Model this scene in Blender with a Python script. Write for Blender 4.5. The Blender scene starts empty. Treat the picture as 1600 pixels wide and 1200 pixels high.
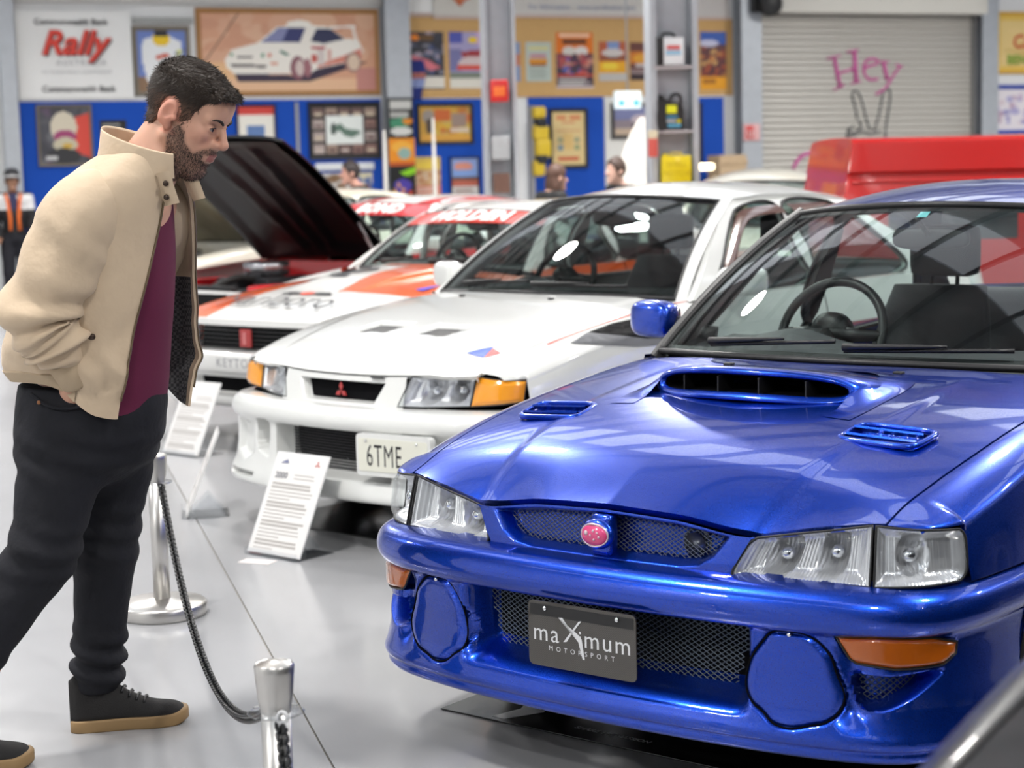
import bpy, bmesh, math, random
import numpy as np
from mathutils import Vector, Matrix
from mathutils.geometry import tessellate_polygon
random.seed(7)
RNG = np.random.default_rng(7)
SC = bpy.context.scene
COL = SC.collection
PI = math.pi
# ------------------------------------------------------------------ camera
CAM_H, CAM_PITCH, CAM_ROLL, CAM_F = 1.49, 0.116, -0.025, 2760.0
cd = bpy.data.cameras.new('camera')
cd.sensor_fit = 'HORIZONTAL'; cd.sensor_width = 36.0; cd.lens = 36.0 * CAM_F / 1600.0
cd.clip_start = 0.05; cd.clip_end = 200
cd.dof.use_dof = True; cd.dof.focus_distance = 4.55; cd.dof.aperture_fstop = 3.6
cam = bpy.data.objects.new('camera', cd); COL.objects.link(cam)
_m = Matrix.Rotation(PI / 2 - CAM_PITCH, 4, 'X') @ Matrix.Rotation(-CAM_ROLL * -1.0, 4, 'Z')
cam.matrix_world = Matrix.Translation((0, 0, CAM_H)) @ _m
SC.camera = cam
# ------------------------------------------------------------------ world, lights, exposure
SC.view_settings.view_transform = 'Standard'
SC.view_settings.look = 'None'
SC.view_settings.gamma = 1.0
SC.view_settings.use_curve_mapping = False
SC.view_settings.exposure = 0.38
wd = bpy.data.worlds.new('world'); SC.world = wd; wd.use_nodes = True
wd.node_tree.nodes['Background'].inputs[0].default_value = (0.85, 0.9, 1.0, 1)
wd.node_tree.nodes['Background'].inputs[1].default_value = 0.35
CEIL = 6.4
cy = SC.cycles; cy.max_bounces = 6; cy.diffuse_bounces = 2; cy.glossy_bounces = 3; cy.transmission_bounces = 4; cy.transparent_max_bounces = 10; cy.caustics_reflective = False; cy.caustics_refractive = False; cy.use_adaptive_sampling = True; cy.adaptive_threshold = .05; cy.use_denoising = True
LAMP_SPOTS = []          # filled by the ceiling builder

# ------------------------------------------------------------------ materials
MATS = {}
def srgb(h):
    h = h.lstrip('#'); c = [int(h[i:i + 2], 16) / 255 for i in (0, 2, 4)]
    return tuple(x / 12.92 if x <= .04045 else ((x + .055) / 1.055) ** 2.4 for x in c)
def setin(b, k, v):
    if k in b.inputs: b.inputs[k].default_value = v
def mat(name, col, rough=.5, metal=0., coat=0., spec=.5, noise=0., nscale=20., bump=0., bscale=80., emit=None, estr=0., sheen=0., coat_rough=.03, aniso=0.):
    if name in MATS: return MATS[name]
    if isinstance(col, str): col = srgb(col)
    m = bpy.data.materials.new(name); m.use_nodes = True
    nt = m.node_tree; b = nt.nodes['Principled BSDF']
    setin(b, 'Base Color', (*col, 1)); setin(b, 'Roughness', rough); setin(b, 'Metallic', metal)
    setin(b, 'Coat Weight', coat); setin(b, 'Coat Roughness', coat_rough); setin(b, 'Specular IOR Level', spec)
    setin(b, 'Sheen Weight', sheen)
    if emit is not None:
        setin(b, 'Emission Color', (*(srgb(emit) if isinstance(emit, str) else emit), 1)); setin(b, 'Emission Strength', estr)
    if noise or bump:
        tc = nt.nodes.new('ShaderNodeTexCoord')
    if noise:
        n = nt.nodes.new('ShaderNodeTexNoise'); n.inputs['Scale'].default_value = nscale; n.inputs['Detail'].default_value = 4
        nt.links.new(tc.outputs['Object'], n.inputs['Vector'])
        r = nt.nodes.new('ShaderNodeMix'); r.data_type = 'RGBA'
        r.inputs[6].default_value = (*[max(0, c * (1 - noise)) for c in col], 1)
        r.inputs[7].default_value = (*[min(1, c * (1 + noise)) for c in col], 1)
        nt.links.new(n.outputs[0], r.inputs[0]); nt.links.new(r.outputs[2], b.inputs['Base Color'])
    if bump:
        n2 = nt.nodes.new('ShaderNodeTexNoise'); n2.inputs['Scale'].default_value = bscale; n2.inputs['Detail'].default_value = 3
        nt.links.new(tc.outputs['Object'], n2.inputs['Vector'])
        bp = nt.nodes.new('ShaderNodeBump'); bp.inputs['Strength'].default_value = bump; bp.inputs['Distance'].default_value = .01
        nt.links.new(n2.outputs[0], bp.inputs['Height']); nt.links.new(bp.outputs[0], b.inputs['Normal'])
    MATS[name] = m
    return m
def glassmat(name, tint, refl=.06, rough=.0, ior=1.5):
    """thin window glass: tinted see-through with fresnel mirror"""
    if name in MATS: return MATS[name]
    m = bpy.data.materials.new(name); m.use_nodes = True; nt = m.node_tree
    for n in list(nt.nodes):
        if n.type != 'OUTPUT_MATERIAL': nt.nodes.remove(n)
    out = [n for n in nt.nodes if n.type == 'OUTPUT_MATERIAL'][0]
    tr = nt.nodes.new('ShaderNodeBsdfTransparent'); tr.inputs[0].default_value = (*tint, 1)
    gl = nt.nodes.new('ShaderNodeBsdfGlossy'); gl.inputs['Roughness'].default_value = rough
    fr = nt.nodes.new('ShaderNodeFresnel'); fr.inputs[0].default_value = ior
    mx = nt.nodes.new('ShaderNodeMixShader')
    ge = nt.nodes.new('ShaderNodeNewGeometry'); mr = nt.nodes.new('ShaderNodeMapRange'); mr.inputs[3].default_value = ior; mr.inputs[4].default_value = 1 / ior   # same mirror on both faces of the sheet
    nt.links.new(ge.outputs['Backfacing'], mr.inputs[0]); nt.links.new(mr.outputs[0], fr.inputs[0])
    nt.links.new(fr.outputs[0], mx.inputs[0]); nt.links.new(tr.outputs[0], mx.inputs[1]); nt.links.new(gl.outputs[0], mx.inputs[2])
    nt.links.new(mx.outputs[0], out.inputs[0]); MATS[name] = m
    return m
def attrmat(name, rough=.5, coat=0., spec=.5):
    """colour comes from the mesh's own colour attribute (flat print, livery)"""
    if name in MATS: return MATS[name]
    m = mat(name, (.8, .8, .8), rough, coat=coat, spec=spec); nt = m.node_tree
    a = nt.nodes.new('ShaderNodeVertexColor'); a.layer_name = 'ink'
    nt.links.new(a.outputs[0], nt.nodes['Principled BSDF'].inputs['Base Color'])
    return m
# ------------------------------------------------------------------ objects
def tag(o, label=None, cat=None, group=None, kind=None):
    if label: o['label'] = label
    if cat: o['category'] = cat
    if group: o['group'] = group
    if kind: o['kind'] = kind
    return o
def empty(name, loc=(0, 0, 0), rz=0., label=None, cat=None, group=None):
    o = bpy.data.objects.new(name, None); COL.objects.link(o)
    o.location = loc; o.rotation_euler = (0, 0, rz); o.empty_display_size = .1
    return tag(o, label, cat, group)
def mk(name, verts, faces, m, parent=None, smooth=True, ink=None, loc=None, rot=None, mi=None, sharp=None):
    me = bpy.data.meshes.new(name)
    verts = np.asarray(verts, float).reshape(-1, 3)
    me.from_pydata(verts.tolist(), [], [list(map(int, f)) for f in faces])
    ms = m if isinstance(m, (list, tuple)) else [m]
    for x in ms: me.materials.append(x)
    if mi is not None: me.polygons.foreach_set('material_index', np.asarray(mi, np.int32))
    me.polygons.foreach_set('use_smooth', np.full(len(me.polygons), smooth))
    if ink is not None:                     # one colour per face
        ca = me.color_attributes.new('ink', 'FLOAT_COLOR', 'CORNER')
        tot = np.empty(len(me.polygons), np.int32); me.polygons.foreach_get('loop_total', tot)
        c = np.repeat(np.asarray(ink, float), tot, axis=0)
        ca.data.foreach_set('color', np.concatenate([c, np.ones((len(c), 1))], 1).ravel())
    if smooth and sharp is not None:
        me.set_sharp_from_angle(angle=math.radians(sharp))
    me.update(); me.validate()
    o = bpy.data.objects.new(name, me); COL.objects.link(o)
    if parent is not None: o.parent = parent
    if loc is not None: o.location = loc
    if rot is not None: o.rotation_euler = rot
    return o
def copy_tree(o, parent=None):
    c = o.copy(); COL.objects.link(c); c.parent = parent
    for ch in list(o.children): copy_tree(ch, c)
    return c
class MB:
    """collects geometry for one mesh"""
    def __init__(s): s.v = []; s.f = []; s.n = 0
    def add(s, v, f):
        v = np.asarray(v, float).reshape(-1, 3)
        s.v.append(v); s.f += [[int(i) + s.n for i in q] for q in f]; s.n += len(v); return s
    def grid(s, P, closed_u=False, closed_v=False, flip=False):
        s.add(*gridf(P, closed_u, closed_v, flip)); return s
    def box(s, a, b, bev=0.):
        (x0, y0, z0), (x1, y1, z1) = a, b
        if bev <= 0:
            v = [(x, y, z) for z in (z0, z1) for y in (y0, y1) for x in (x0, x1)]
            f = [(0, 2, 3, 1), (4, 5, 7, 6), (0, 1, 5, 4), (2, 6, 7, 3), (0, 4, 6, 2), (1, 3, 7, 5)]
            return s.add(v, f)
        bm = bmesh.new(); bmesh.ops.create_cube(bm, size=1)
        for v in bm.verts:
            v.co = Vector(((x0 + x1) / 2 + v.co.x * (x1 - x0), (y0 + y1) / 2 + v.co.y * (y1 - y0), (z0 + z1) / 2 + v.co.z * (z1 - z0)))
        bmesh.ops.bevel(bm, geom=list(bm.edges), offset=bev, segments=2, affect='EDGES', profile=.6)
        bm.verts.index_update()
        s.add([v.co[:] for v in bm.verts], [[v.index for v in f.verts] for f in bm.faces]); bm.free(); return s
    def tube(s, pts, r, n=10, cap=True, closed=False):
        pts = np.asarray(pts, float); k = len(pts)
        rr = np.full(k, r) if np.isscalar(r) else np.asarray(r, float)
        if closed: T = np.roll(pts, -1, 0) - np.roll(pts, 1, 0)
        else: T = np.gradient(pts, axis=0)
        T /= np.linalg.norm(T, axis=1, keepdims=True) + 1e-12
        a = np.array([0, 0, 1.]) if abs(T[0][2]) < .9 else np.array([1., 0, 0])
        N = np.cross(T[0], a); N /= np.linalg.norm(N); R = []
        for i in range(k):
            N = N - T[i] * (N @ T[i]); N /= np.linalg.norm(N) + 1e-12
            B = np.cross(T[i], N); th = np.arange(n) * 2 * PI / n
            R.append(pts[i] + rr[i] * (np.cos(th)[:, None] * N + np.sin(th)[:, None] * B))
        P = np.array(R)
        v, f = gridf(P, closed, True)
        if cap and not closed: f = f + [list(range(n))[::-1], list(range((k - 1) * n, k * n))]
        return s.add(v, f)
    def lathe(s, prof, n=32, axis='z', c=(0, 0, 0), cap=True):
        prof = np.asarray(prof, float); th = np.arange(n) * 2 * PI / n
        r, h = prof[:, 0], prof[:, 1]
        X = r[:, None] * np.cos(th); Y = r[:, None] * np.sin(th); Z = np.repeat(h[:, None], n, 1)
        P = {'z': np.stack([X, Y, Z], -1), 'y': np.stack([X, -Z, Y], -1), 'x': np.stack([Z, X, Y], -1)}[axis] + np.array(c)
        v, f = gridf(P, False, True)
        if cap:
            if r[0] > 1e-6: f = f + [list(range(n))[::-1]]
            if r[-1] > 1e-6: f = f + [list(range((len(r) - 1) * n, len(r) * n))]
        return s.add(v, f)
    def prism(s, poly, h0, h1, fn=None):
        """2-D polygon extruded from h0 to h1; fn maps (x,y,h) arrays"""
        p = np.asarray(poly, float); n = len(p)
        v = np.concatenate([np.c_[p, np.full(n, h0)], np.c_[p, np.full(n, h1)]])
        tri = tessellate_polygon([[Vector((a, b, 0)) for a, b in p]])
        area = sum(p[i][0] * p[(i + 1) % n][1] - p[(i + 1) % n][0] * p[i][1] for i in range(n))
        f = []
        for t in tri:
            a = p[list(t)]; ar = (a[1] - a[0])[0] * (a[2] - a[0])[1] - (a[1] - a[0])[1] * (a[2] - a[0])[0]
            t = list(t) if ar > 0 else list(t)[::-1]
            f.append([i + n for i in t]); f.append(t[::-1])
        for i in range(n):
            j = (i + 1) % n
            f.append([i, j, j + n, i + n] if area > 0 else [j, i, i + n, j + n])
        if fn is not None: v = fn(v)
        return s.add(v, f)
    def build(s, name, m, parent=None, **k):
        return mk(name, np.concatenate(s.v), s.f, m, parent, **k)
def gridf(P, closed_u=False, closed_v=False, flip=False):
    P = np.asarray(P, float); a, b = P.shape[:2]
    i = np.arange(a if closed_u else a - 1)[:, None]; j = np.arange(b if closed_v else b - 1)[None, :]
    i2, j2 = (i + 1) % a, (j + 1) % b
    q = np.stack([i * b + j, i * b + j2, i2 * b + j2, i2 * b + j], -1).reshape(-1, 4)
    if flip: q = q[:, ::-1]
    return P.reshape(-1, 3), q.tolist()
# ------------------------------------------------------------------ maths
def pchip(xs, ys):
    xs, ys = np.asarray(xs, float), np.asarray(ys, float)
    h = np.diff(xs); d = np.diff(ys) / h; m = np.zeros(len(xs))
    for i in range(1, len(xs) - 1):
        if d[i - 1] * d[i] > 0:
            w1, w2 = 2 * h[i] + h[i - 1], h[i] + 2 * h[i - 1]
            m[i] = (w1 + w2) / (w1 / d[i - 1] + w2 / d[i])
    m[0], m[-1] = d[0], d[-1]
    def f(x):
        x = np.clip(np.asarray(x, float), xs[0], xs[-1]); i = np.clip(np.searchsorted(xs, x) - 1, 0, len(h) - 1)
        t = (x - xs[i]) / h[i]; t2, t3 = t * t, t * t * t
        return (2 * t3 - 3 * t2 + 1) * ys[i] + (t3 - 2 * t2 + t) * h[i] * m[i] + (-2 * t3 + 3 * t2) * ys[i + 1] + (t3 - t2) * h[i] * m[i + 1]
    return f
def catmull(pts, per=12, closed=False):
    p = np.asarray(pts, float)
    if closed: q = np.concatenate([p[-1:], p, p[:2]])
    else: q = np.concatenate([2 * p[:1] - p[1:2], p, 2 * p[-1:] - p[-2:-1]])
    out = []
    for i in range(1, len(q) - 2):
        a, b, c, d = q[i - 1:i + 3]
        # centripetal parametrisation keeps tight bends free of loops
        t0 = 0.; t1 = t0 + np.linalg.norm(b - a) ** .5 + 1e-9; t2 = t1 + np.linalg.norm(c - b) ** .5 + 1e-9; t3 = t2 + np.linalg.norm(d - c) ** .5 + 1e-9
        t = np.linspace(t1, t2, per, endpoint=False)[:, None]
        A1 = (t1 - t) / (t1 - t0) * a + (t - t0) / (t1 - t0) * b; A2 = (t2 - t) / (t2 - t1) * b + (t - t1) / (t2 - t1) * c
        A3 = (t3 - t) / (t3 - t2) * c + (t - t2) / (t3 - t2) * d
        B1 = (t2 - t) / (t2 - t0) * A1 + (t - t0) / (t2 - t0) * A2; B2 = (t3 - t) / (t3 - t1) * A2 + (t - t1) / (t3 - t1) * A3
        out.append((t2 - t) / (t2 - t1) * B1 + (t - t1) / (t2 - t1) * B2)
    out = np.concatenate(out)
    if not closed: out = np.concatenate([out, p[-1:]])
    return out
def sstep(t): t = np.clip(t, 0, 1); return t * t * (3 - 2 * t)
def polysd(px, py, poly):
    """signed distance to polygon, negative inside; arrays"""
    px, py = np.asarray(px, float), np.asarray(py, float); poly = np.asarray(poly, float)
    d = np.full(px.shape, 1e9); inside = np.zeros(px.shape, bool); n = len(poly)
    for i in range(n):
        ax, ay = poly[i]; bx, by = poly[(i + 1) % n]
        ex, ey = bx - ax, by - ay; wx, wy = px - ax, py - ay
        t = np.clip((wx * ex + wy * ey) / (ex * ex + ey * ey + 1e-12), 0, 1)
        d = np.minimum(d, (wx - t * ex) ** 2 + (wy - t * ey) ** 2)
        c = ((ay > py) != (by > py)) & (px < (bx - ax) * (py - ay) / (by - ay + 1e-15) + ax)
        inside ^= c
    d = np.sqrt(d)
    return np.where(inside, -d, d)
def hermite(p0, t0, p1, t1, n):
    t = np.linspace(0, 1, n)[:, None]
    return (2 * t ** 3 - 3 * t ** 2 + 1) * p0 + (t ** 3 - 2 * t ** 2 + t) * t0 + (-2 * t ** 3 + 3 * t ** 2) * p1 + (t ** 3 - t ** 2) * t1
def textmesh(body, size=1., extrude=0., shear=0., align='CENTER', bold=0., space=1.):
    """text as mesh data (verts, faces); x right, y up, z out"""
    cu = bpy.data.curves.new('lettering', 'FONT'); cu.body = body; cu.size = size; cu.extrude = extrude; cu.shear = shear
    cu.align_x = align; cu.align_y = 'CENTER'; cu.offset = bold; cu.space_character = space; cu.resolution_u = 3
    ob = bpy.data.objects.new('lettering_tmp', cu); COL.objects.link(ob)
    dg = bpy.context.evaluated_depsgraph_get(); me = bpy.data.meshes.new_from_object(ob.evaluated_get(dg))
    v = np.array([q.co[:] for q in me.vertices]); f = [list(p.vertices) for p in me.polygons]
    bpy.data.objects.remove(ob); bpy.data.curves.remove(cu); bpy.data.meshes.remove(me)
    return v, f

def poly_patch(poly, step):
    """fine triangulated patch of a 2-D polygon: points (n,2), faces, boundary count"""
    p = resample_closed(poly, step); bm = bmesh.new(); vs = [bm.verts.new((a, b, 0)) for a, b in p]
    for t in tessellate_polygon([[Vector((a, b, 0)) for a, b in p]]): 
        try: bm.faces.new([vs[i] for i in t])
        except ValueError: pass
    for _ in range(5):
        es = [e for e in bm.edges if e.calc_length() > step * 1.6]
        if not es: break
        bmesh.ops.subdivide_edges(bm, edges=es, cuts=1); bmesh.ops.triangulate(bm, faces=bm.faces[:])
    bmesh.ops.recalc_face_normals(bm, faces=bm.faces[:])
    bm.verts.index_update(); v = np.array([q.co[:2] for q in bm.verts]); f = [[q.index for q in fc.verts] for fc in bm.faces]; bm.free()
    return v, f, p
def resample_closed(p, step):
    p = np.asarray(p, float); q = np.r_[p, p[:1]]; out = []
    for a, b in zip(q[:-1], q[1:]):
        n = max(1, int(round(np.linalg.norm(b - a) / step))); out += [a + (b - a) * k / n for k in range(n)]
    return np.array(out)
# ------------------------------------------------------------------ the hall
PSI = math.radians(20.0); W0 = np.array([-6.58, 23.36]); WD = np.array([math.cos(PSI), math.sin(PSI)]); WN = np.array([-WD[1], WD[0]])
def hall(s, d, z=0.):
    """hall coordinates: s along the back wall, d metres in front of it"""
    p = W0 + WD * s - WN * d; return (float(p[0]), float(p[1]), float(z))
def struct(name, b, m, **k):
    o = b.build(name, m, None, smooth=False, **k); o['kind'] = 'structure'; o.rotation_euler = (0, 0, PSI); o.location = (W0[0], W0[1], 0); return o
# local hall frame: x = s, y = -d (towards the room), z up
S0, S1, D1 = -9.0, 23.0, 34.0
M_FLOOR = mat('epoxy_floor', (.385, .388, .402), .16, spec=.5, noise=.07, nscale=.8)
_nt = M_FLOOR.node_tree; _b = _nt.nodes['Principled BSDF']; _n = _nt.nodes.new('ShaderNodeTexNoise'); _n.inputs['Scale'].default_value = 6; _n.inputs['Detail'].default_value = 6
_r = _nt.nodes.new('ShaderNodeMapRange'); _r.inputs[3].default_value = .13; _r.inputs[4].default_value = .20
_tc = _nt.nodes.new('ShaderNodeTexCoord'); _nt.links.new(_tc.outputs['Object'], _n.inputs['Vector']); _nt.links.new(_n.outputs[0], _r.inputs[0]); _nt.links.new(_r.outputs[0], _b.inputs['Roughness'])
M_JOINT = mat('joint_filler', (.30, .28, .24), .7)
M_WALL = mat('painted_wall', (.80, .81, .82), .6, noise=.03, nscale=3)
M_STEEL = mat('galvanised_steel', (.46, .49, .53), .42, metal=.35, noise=.10, nscale=9)
M_CEIL = mat('white_roof_sheet', (.80, .82, .86), .5)
M_PURLIN = mat('purlin_steel', (.33, .34, .36), .5, metal=.3)
b = MB(); b.box((S0, -D1, -.12), (S1, .1, -.008)); fl = struct('floor', b, M_JOINT)
# floor slabs along the saw cuts (one runs past the stanchions)
ja = np.array([-1.98, 9.8]); jb = np.array([-.51, 4.49]); jd = (jb - ja) / np.linalg.norm(jb - ja); jn = np.array([jd[1], -jd[0]])
def slab_poly(i, j, w=6.0):
    g = .003; c = [(i * w + g, j * w + g), ((i + 1) * w - g, j * w + g), ((i + 1) * w - g, (j + 1) * w - g), (i * w + g, (j + 1) * w - g)]
    P = [ja + jn * u + jd * v for u, v in c]; return [((p - W0) @ WD, (p - W0) @ WN) for p in P]
def clip(poly, a, b_, keep):
    out = []
    for i in range(len(poly)):
        p, q = poly[i], poly[(i + 1) % len(poly)]; dp, dq = p[a] - b_, q[a] - b_
        if not keep: dp, dq = -dp, -dq
        if dp >= 0: out.append(p)
        if dp * dq < 0: t = dp / (dp - dq); out.append((p[0] + (q[0] - p[0]) * t, p[1] + (q[1] - p[1]) * t))
    return out
for i in range(-6, 7):
    for j in range(-7, 7):
        p = slab_poly(i, j)
        for a, v, k in ((0, S0, True), (0, S1, False), (1, -D1, True), (1, 0., False)):
            if p: p = clip(p, a, v, k)
        if len(p) < 3: continue
        b = MB(); b.prism(p, -.008, 0.); b.build('slab', M_FLOOR, fl, smooth=False)
b = MB(); b.box((S0, 0, 0), (S1, .12, CEIL + .3)); struct('wall_back', b, M_WALL)
b = MB(); b.box((S0 - .12, -D1, 0), (S0, .12, CEIL + .3)); struct('wall_left', b, M_WALL)
b = MB(); b.box((S1, -D1, 0), (S1 + .12, .12, CEIL + .3)); struct('wall_right', b, M_WALL)
b = MB(); b.box((S0, -D1 - .12, 0), (S1, -D1, CEIL + .3)); struct('wall_front', b, M_WALL)
b = MB()
xs = np.arange(S0, S1, .25); P = np.array([[(x, y, CEIL + .3 + (.03 if k % 2 else 0)) for k, x in enumerate(np.repeat(xs, 2) + np.tile([0, .06], len(xs)))] for y in (-D1, .1)])
b.grid(P); ce = struct('ceiling', b, M_CEIL)
for k, y in enumerate(np.arange(-D1 + 1., 0, 1.5)):
    b = MB(); b.box((S0, y - .05, CEIL + .06), (S1, y + .05, CEIL + .29)); b.build('purlin', M_PURLIN, ce, smooth=False)
for x in (-6.2, -.2, 5.35, 10.85, 16.8, 22.4):
    b = MB(); b.box((x - .11, -D1, CEIL - .34), (x + .11, 0, CEIL - .32)); b.box((x - .11, -D1, CEIL + .03), (x + .11, 0, CEIL + .05)); b.box((x - .012, -D1, CEIL - .32), (x + .012, 0, CEIL + .03)); b.build('rafter', M_PURLIN, ce, smooth=False)
# translucent roof sheets let daylight in between the purlins
M_SKY = mat('skylight_sheet', (.9, .93, 1.), .6, emit=(.86, .93, 1.), estr=1.25)
for k, x in enumerate((-7.4, -3.2, 2.6, 8.1, 13.8, 19.6)):
    b = MB(); b.box((x - .55, -D1 + .3, CEIL + .292), (x + .55, -.3, CEIL + .299)); struct('window_%d' % (k + 1), b, M_SKY)
# high-bay lamps ------------------------------------------------------------
M_LAMP = mat('lamp_diffuser', (1, 1, 1), .5, emit=(1., .97, .93), estr=16.)
M_HOUSE = mat('lamp_housing', (.5, .51, .53), .35, metal=.8)
def highbay(x, y, power, label):
    e = empty('high_bay_lamp', (x, y, CEIL - .75), 0, label, 'ceiling lamp', 'high bay lamps under the roof')
    b = MB(); b.lathe([(.30, 0), (.285, .10), (.20, .24), (.10, .30), (.09, .42), (.03, .43)], 28); b.build('reflector_housing', M_HOUSE, e)
    b = MB(); b.lathe([(.001, .012), (.27, .012), (.28, .02)], 28); b.build('diffuser', M_LAMP, e)
    b = MB(); b.tube([(0, 0, .42), (0, 0, .8)], .012, 6); b.build('hanging_rod', M_HOUSE, e)
    l = bpy.data.lights.new('lamp_light', 'AREA'); l.shape = 'DISK'; l.size = .62; l.energy = power; l.color = (1., .97, .93); l.spread = math.radians(165)
    o = bpy.data.objects.new('lamp_light', l); COL.objects.link(o); o.parent = e; o.location = (0, 0, -.015)
    LAMP_SPOTS.append((x, y))
POWER = 150.
for (x, y, t) in ((-1.6, 11.3, 'above the white saloon'), (-2.2, 4.6, 'above the man'), (3.6, 3.2, 'above the blue saloon'), (4.2, 9.4, 'to the right of the white saloon'), (-7.6, 8.5, 'near the left wall'),
        (-5.2, 16.0, 'near the banner'), (1.0, 17.3, 'above the steel columns'), (7.2, 16.2, 'in front of the roller door'), (-.6, -2.0, 'behind the camera'), (6.0, -2.5, 'far behind the camera'), (-6.5, .5, 'behind the man'), (9.5, 7.0, 'near the right wall'), (8.5, 22.5, 'by the roller door')):
    highbay(x, y, POWER * (2.6 if y > 14 else 1.), 'round high bay lamp hanging from the roof ' + t)
# ------------------------------------------------------------------ car kit
class Outline:
    """half plan outline of a car body from nose centre round to tail centre"""
    def __init__(s, pts, per=24):
        p = catmull(pts, per); d = np.r_[0, np.cumsum(np.linalg.norm(np.diff(p, axis=0), axis=1))]
        s.S = np.linspace(0, d[-1], 3000)
        x = np.interp(s.S, d, p[:, 0]); y = np.interp(s.S, d, p[:, 1])
        k = np.ones(25) / 25
        pad = lambda a: np.convolve(np.r_[2 * a[0] - a[12:0:-1], a, 2 * a[-1] - a[-2:-14:-1]], k, 'valid')
        s.x, s.y = pad(x), pad(y); s.x[0] = 0
        t = np.stack([np.gradient(s.x), np.gradient(s.y)], 1); t /= np.linalg.norm(t, axis=1, keepdims=True)
        s.nx, s.ny = t[:, 1], -t[:, 0]; s.nx[0], s.ny[0] = 0, -1
        s.imax = int(np.argmax(s.x)); s.L = s.S[-1]
    def at(s, q):
        a = np.abs(q); g = np.where(np.asarray(q) < 0, -1., 1.)
        f = lambda arr: np.interp(a, s.S, arr)
        return g * f(s.x), f(s.y), g * f(s.nx), f(s.ny)
    def sx(s, x):
        x = np.asarray(x, float); return np.sign(x) * np.interp(np.abs(x), s.x[:s.imax], s.S[:s.imax])
    def sy(s, y):
        i = np.argmax(s.y); return np.interp(y, s.y[:i + 1], s.S[:i + 1])
def on_outline(o, S, D, Z):
    x, y, nx, ny = o.at(S)
    return np.stack(np.broadcast_arrays(x - nx * D, y - ny * D, Z), -1)
def arch_cut(V, F, arches):
    """open round wheel arches in side panels: arches = [(y, z, r)]"""
    V = V.copy()
    for (cy, cz, r) in arches:
        dy, dz = V[:, 1] - cy, V[:, 2] - cz; rr = np.hypot(dy, dz); ins = rr < r
        F = [f for f in F if not all(ins[i] for i in f)]
        k = np.where(ins, r / np.maximum(rr, 1e-6), 1.)
        V[:, 1] = cy + dy * k; V[:, 2] = cz + dz * k
        F = [f for f in F if len(f) > 2]
    used = sorted({i for f in F for i in f}); mp = {a: b for b, a in enumerate(used)}
    return V[used], [[mp[i] for i in f] for f in F]
def resample(pl, step):
    pl = np.asarray(pl, float); d = np.r_[0, np.cumsum(np.linalg.norm(np.diff(pl, axis=0), axis=1))]
    n = max(2, int(d[-1] / step) + 1); t = np.linspace(0, d[-1], n)
    return np.stack([np.interp(t, d, pl[:, k]) for k in range(pl.shape[1])], 1)
def paint(name, col, rough=.3, metal=0., flake=0.):
    m = mat(name, col, rough, metal=metal, coat=1., coat_rough=.02)
    return m
M_BLACK = mat('black_plastic', (.012, .012, .013), .45)
M_RUBBER = mat('black_rubber', (.012, .012, .012), .75)
M_DARK = mat('dark_void', (.004, .004, .005), .9, spec=.1)
M_CHROME = mat('chrome', (.85, .86, .88), .08, metal=1.)
M_REFL = mat('lamp_reflector', (.95, .95, .97), .20, metal=.6)
M_DASH = mat('dash_vinyl', (.055, .056, .06), .55, bump=.1, bscale=300)
M_SEAT = mat('seat_cloth', (.035, .035, .04), .85, bump=.2, bscale=250)
M_GLASS = glassmat('window_glass', (.80, .88, .86))
M_SIDEGLASS = glassmat('side_glass', (.72, .80, .78))
M_ALLOY = mat('alloy_wheel', (.55, .56, .58), .3, metal=.9)
def lensmat(name, tint, scale=160., strength=.35, axis='x'):
    if name in MATS: return MATS[name]
    m = glassmat(name, tint, ior=1.45); nt = m.node_tree
    tc = nt.nodes.new('ShaderNodeTexCoord'); w = nt.nodes.new('ShaderNodeTexWave'); w.bands_direction = axis.upper()
    w.inputs['Scale'].default_value = scale; nt.links.new(tc.outputs['Object'], w.inputs['Vector'])
    b = nt.nodes.new('ShaderNodeBump'); b.inputs['Strength'].default_value = strength; b.inputs['Distance'].default_value = .003
    nt.links.new(w.outputs[1], b.inputs['Height'])
    for n in nt.nodes:
        if n.type in ('BSDF_GLOSSY', 'FRESNEL'): nt.links.new(b.outputs[0], n.inputs['Normal'])
    return m
M_LENS = lensmat('headlamp_lens', (.93, .95, .96))
def ambermat(name, col):
    if name in MATS: return MATS[name]
    m = mat(name, col, .12, coat=1.); nt = m.node_tree; b = nt.nodes['Principled BSDF']
    setin(b, 'Transmission Weight', .0); setin(b, 'Subsurface Weight', 0.)
    tc = nt.nodes.new('ShaderNodeTexCoord'); w = nt.nodes.new('ShaderNodeTexChecker'); w.inputs['Scale'].default_value = 260
    nt.links.new(tc.outputs['Object'], w.inputs['Vector'])
    bp = nt.nodes.new('ShaderNodeBump'); bp.inputs['Strength'].default_value = .25; bp.inputs['Distance'].default_value = .002
    nt.links.new(w.outputs[1], bp.inputs['Height']); nt.links.new(bp.outputs[0], b.inputs['Normal'])
    return m
M_AMBER = ambermat('amber_lens', (.50, .11, .006))
M_AMBER2 = ambermat('bright_amber_lens', (.95, .36, .01))
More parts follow.
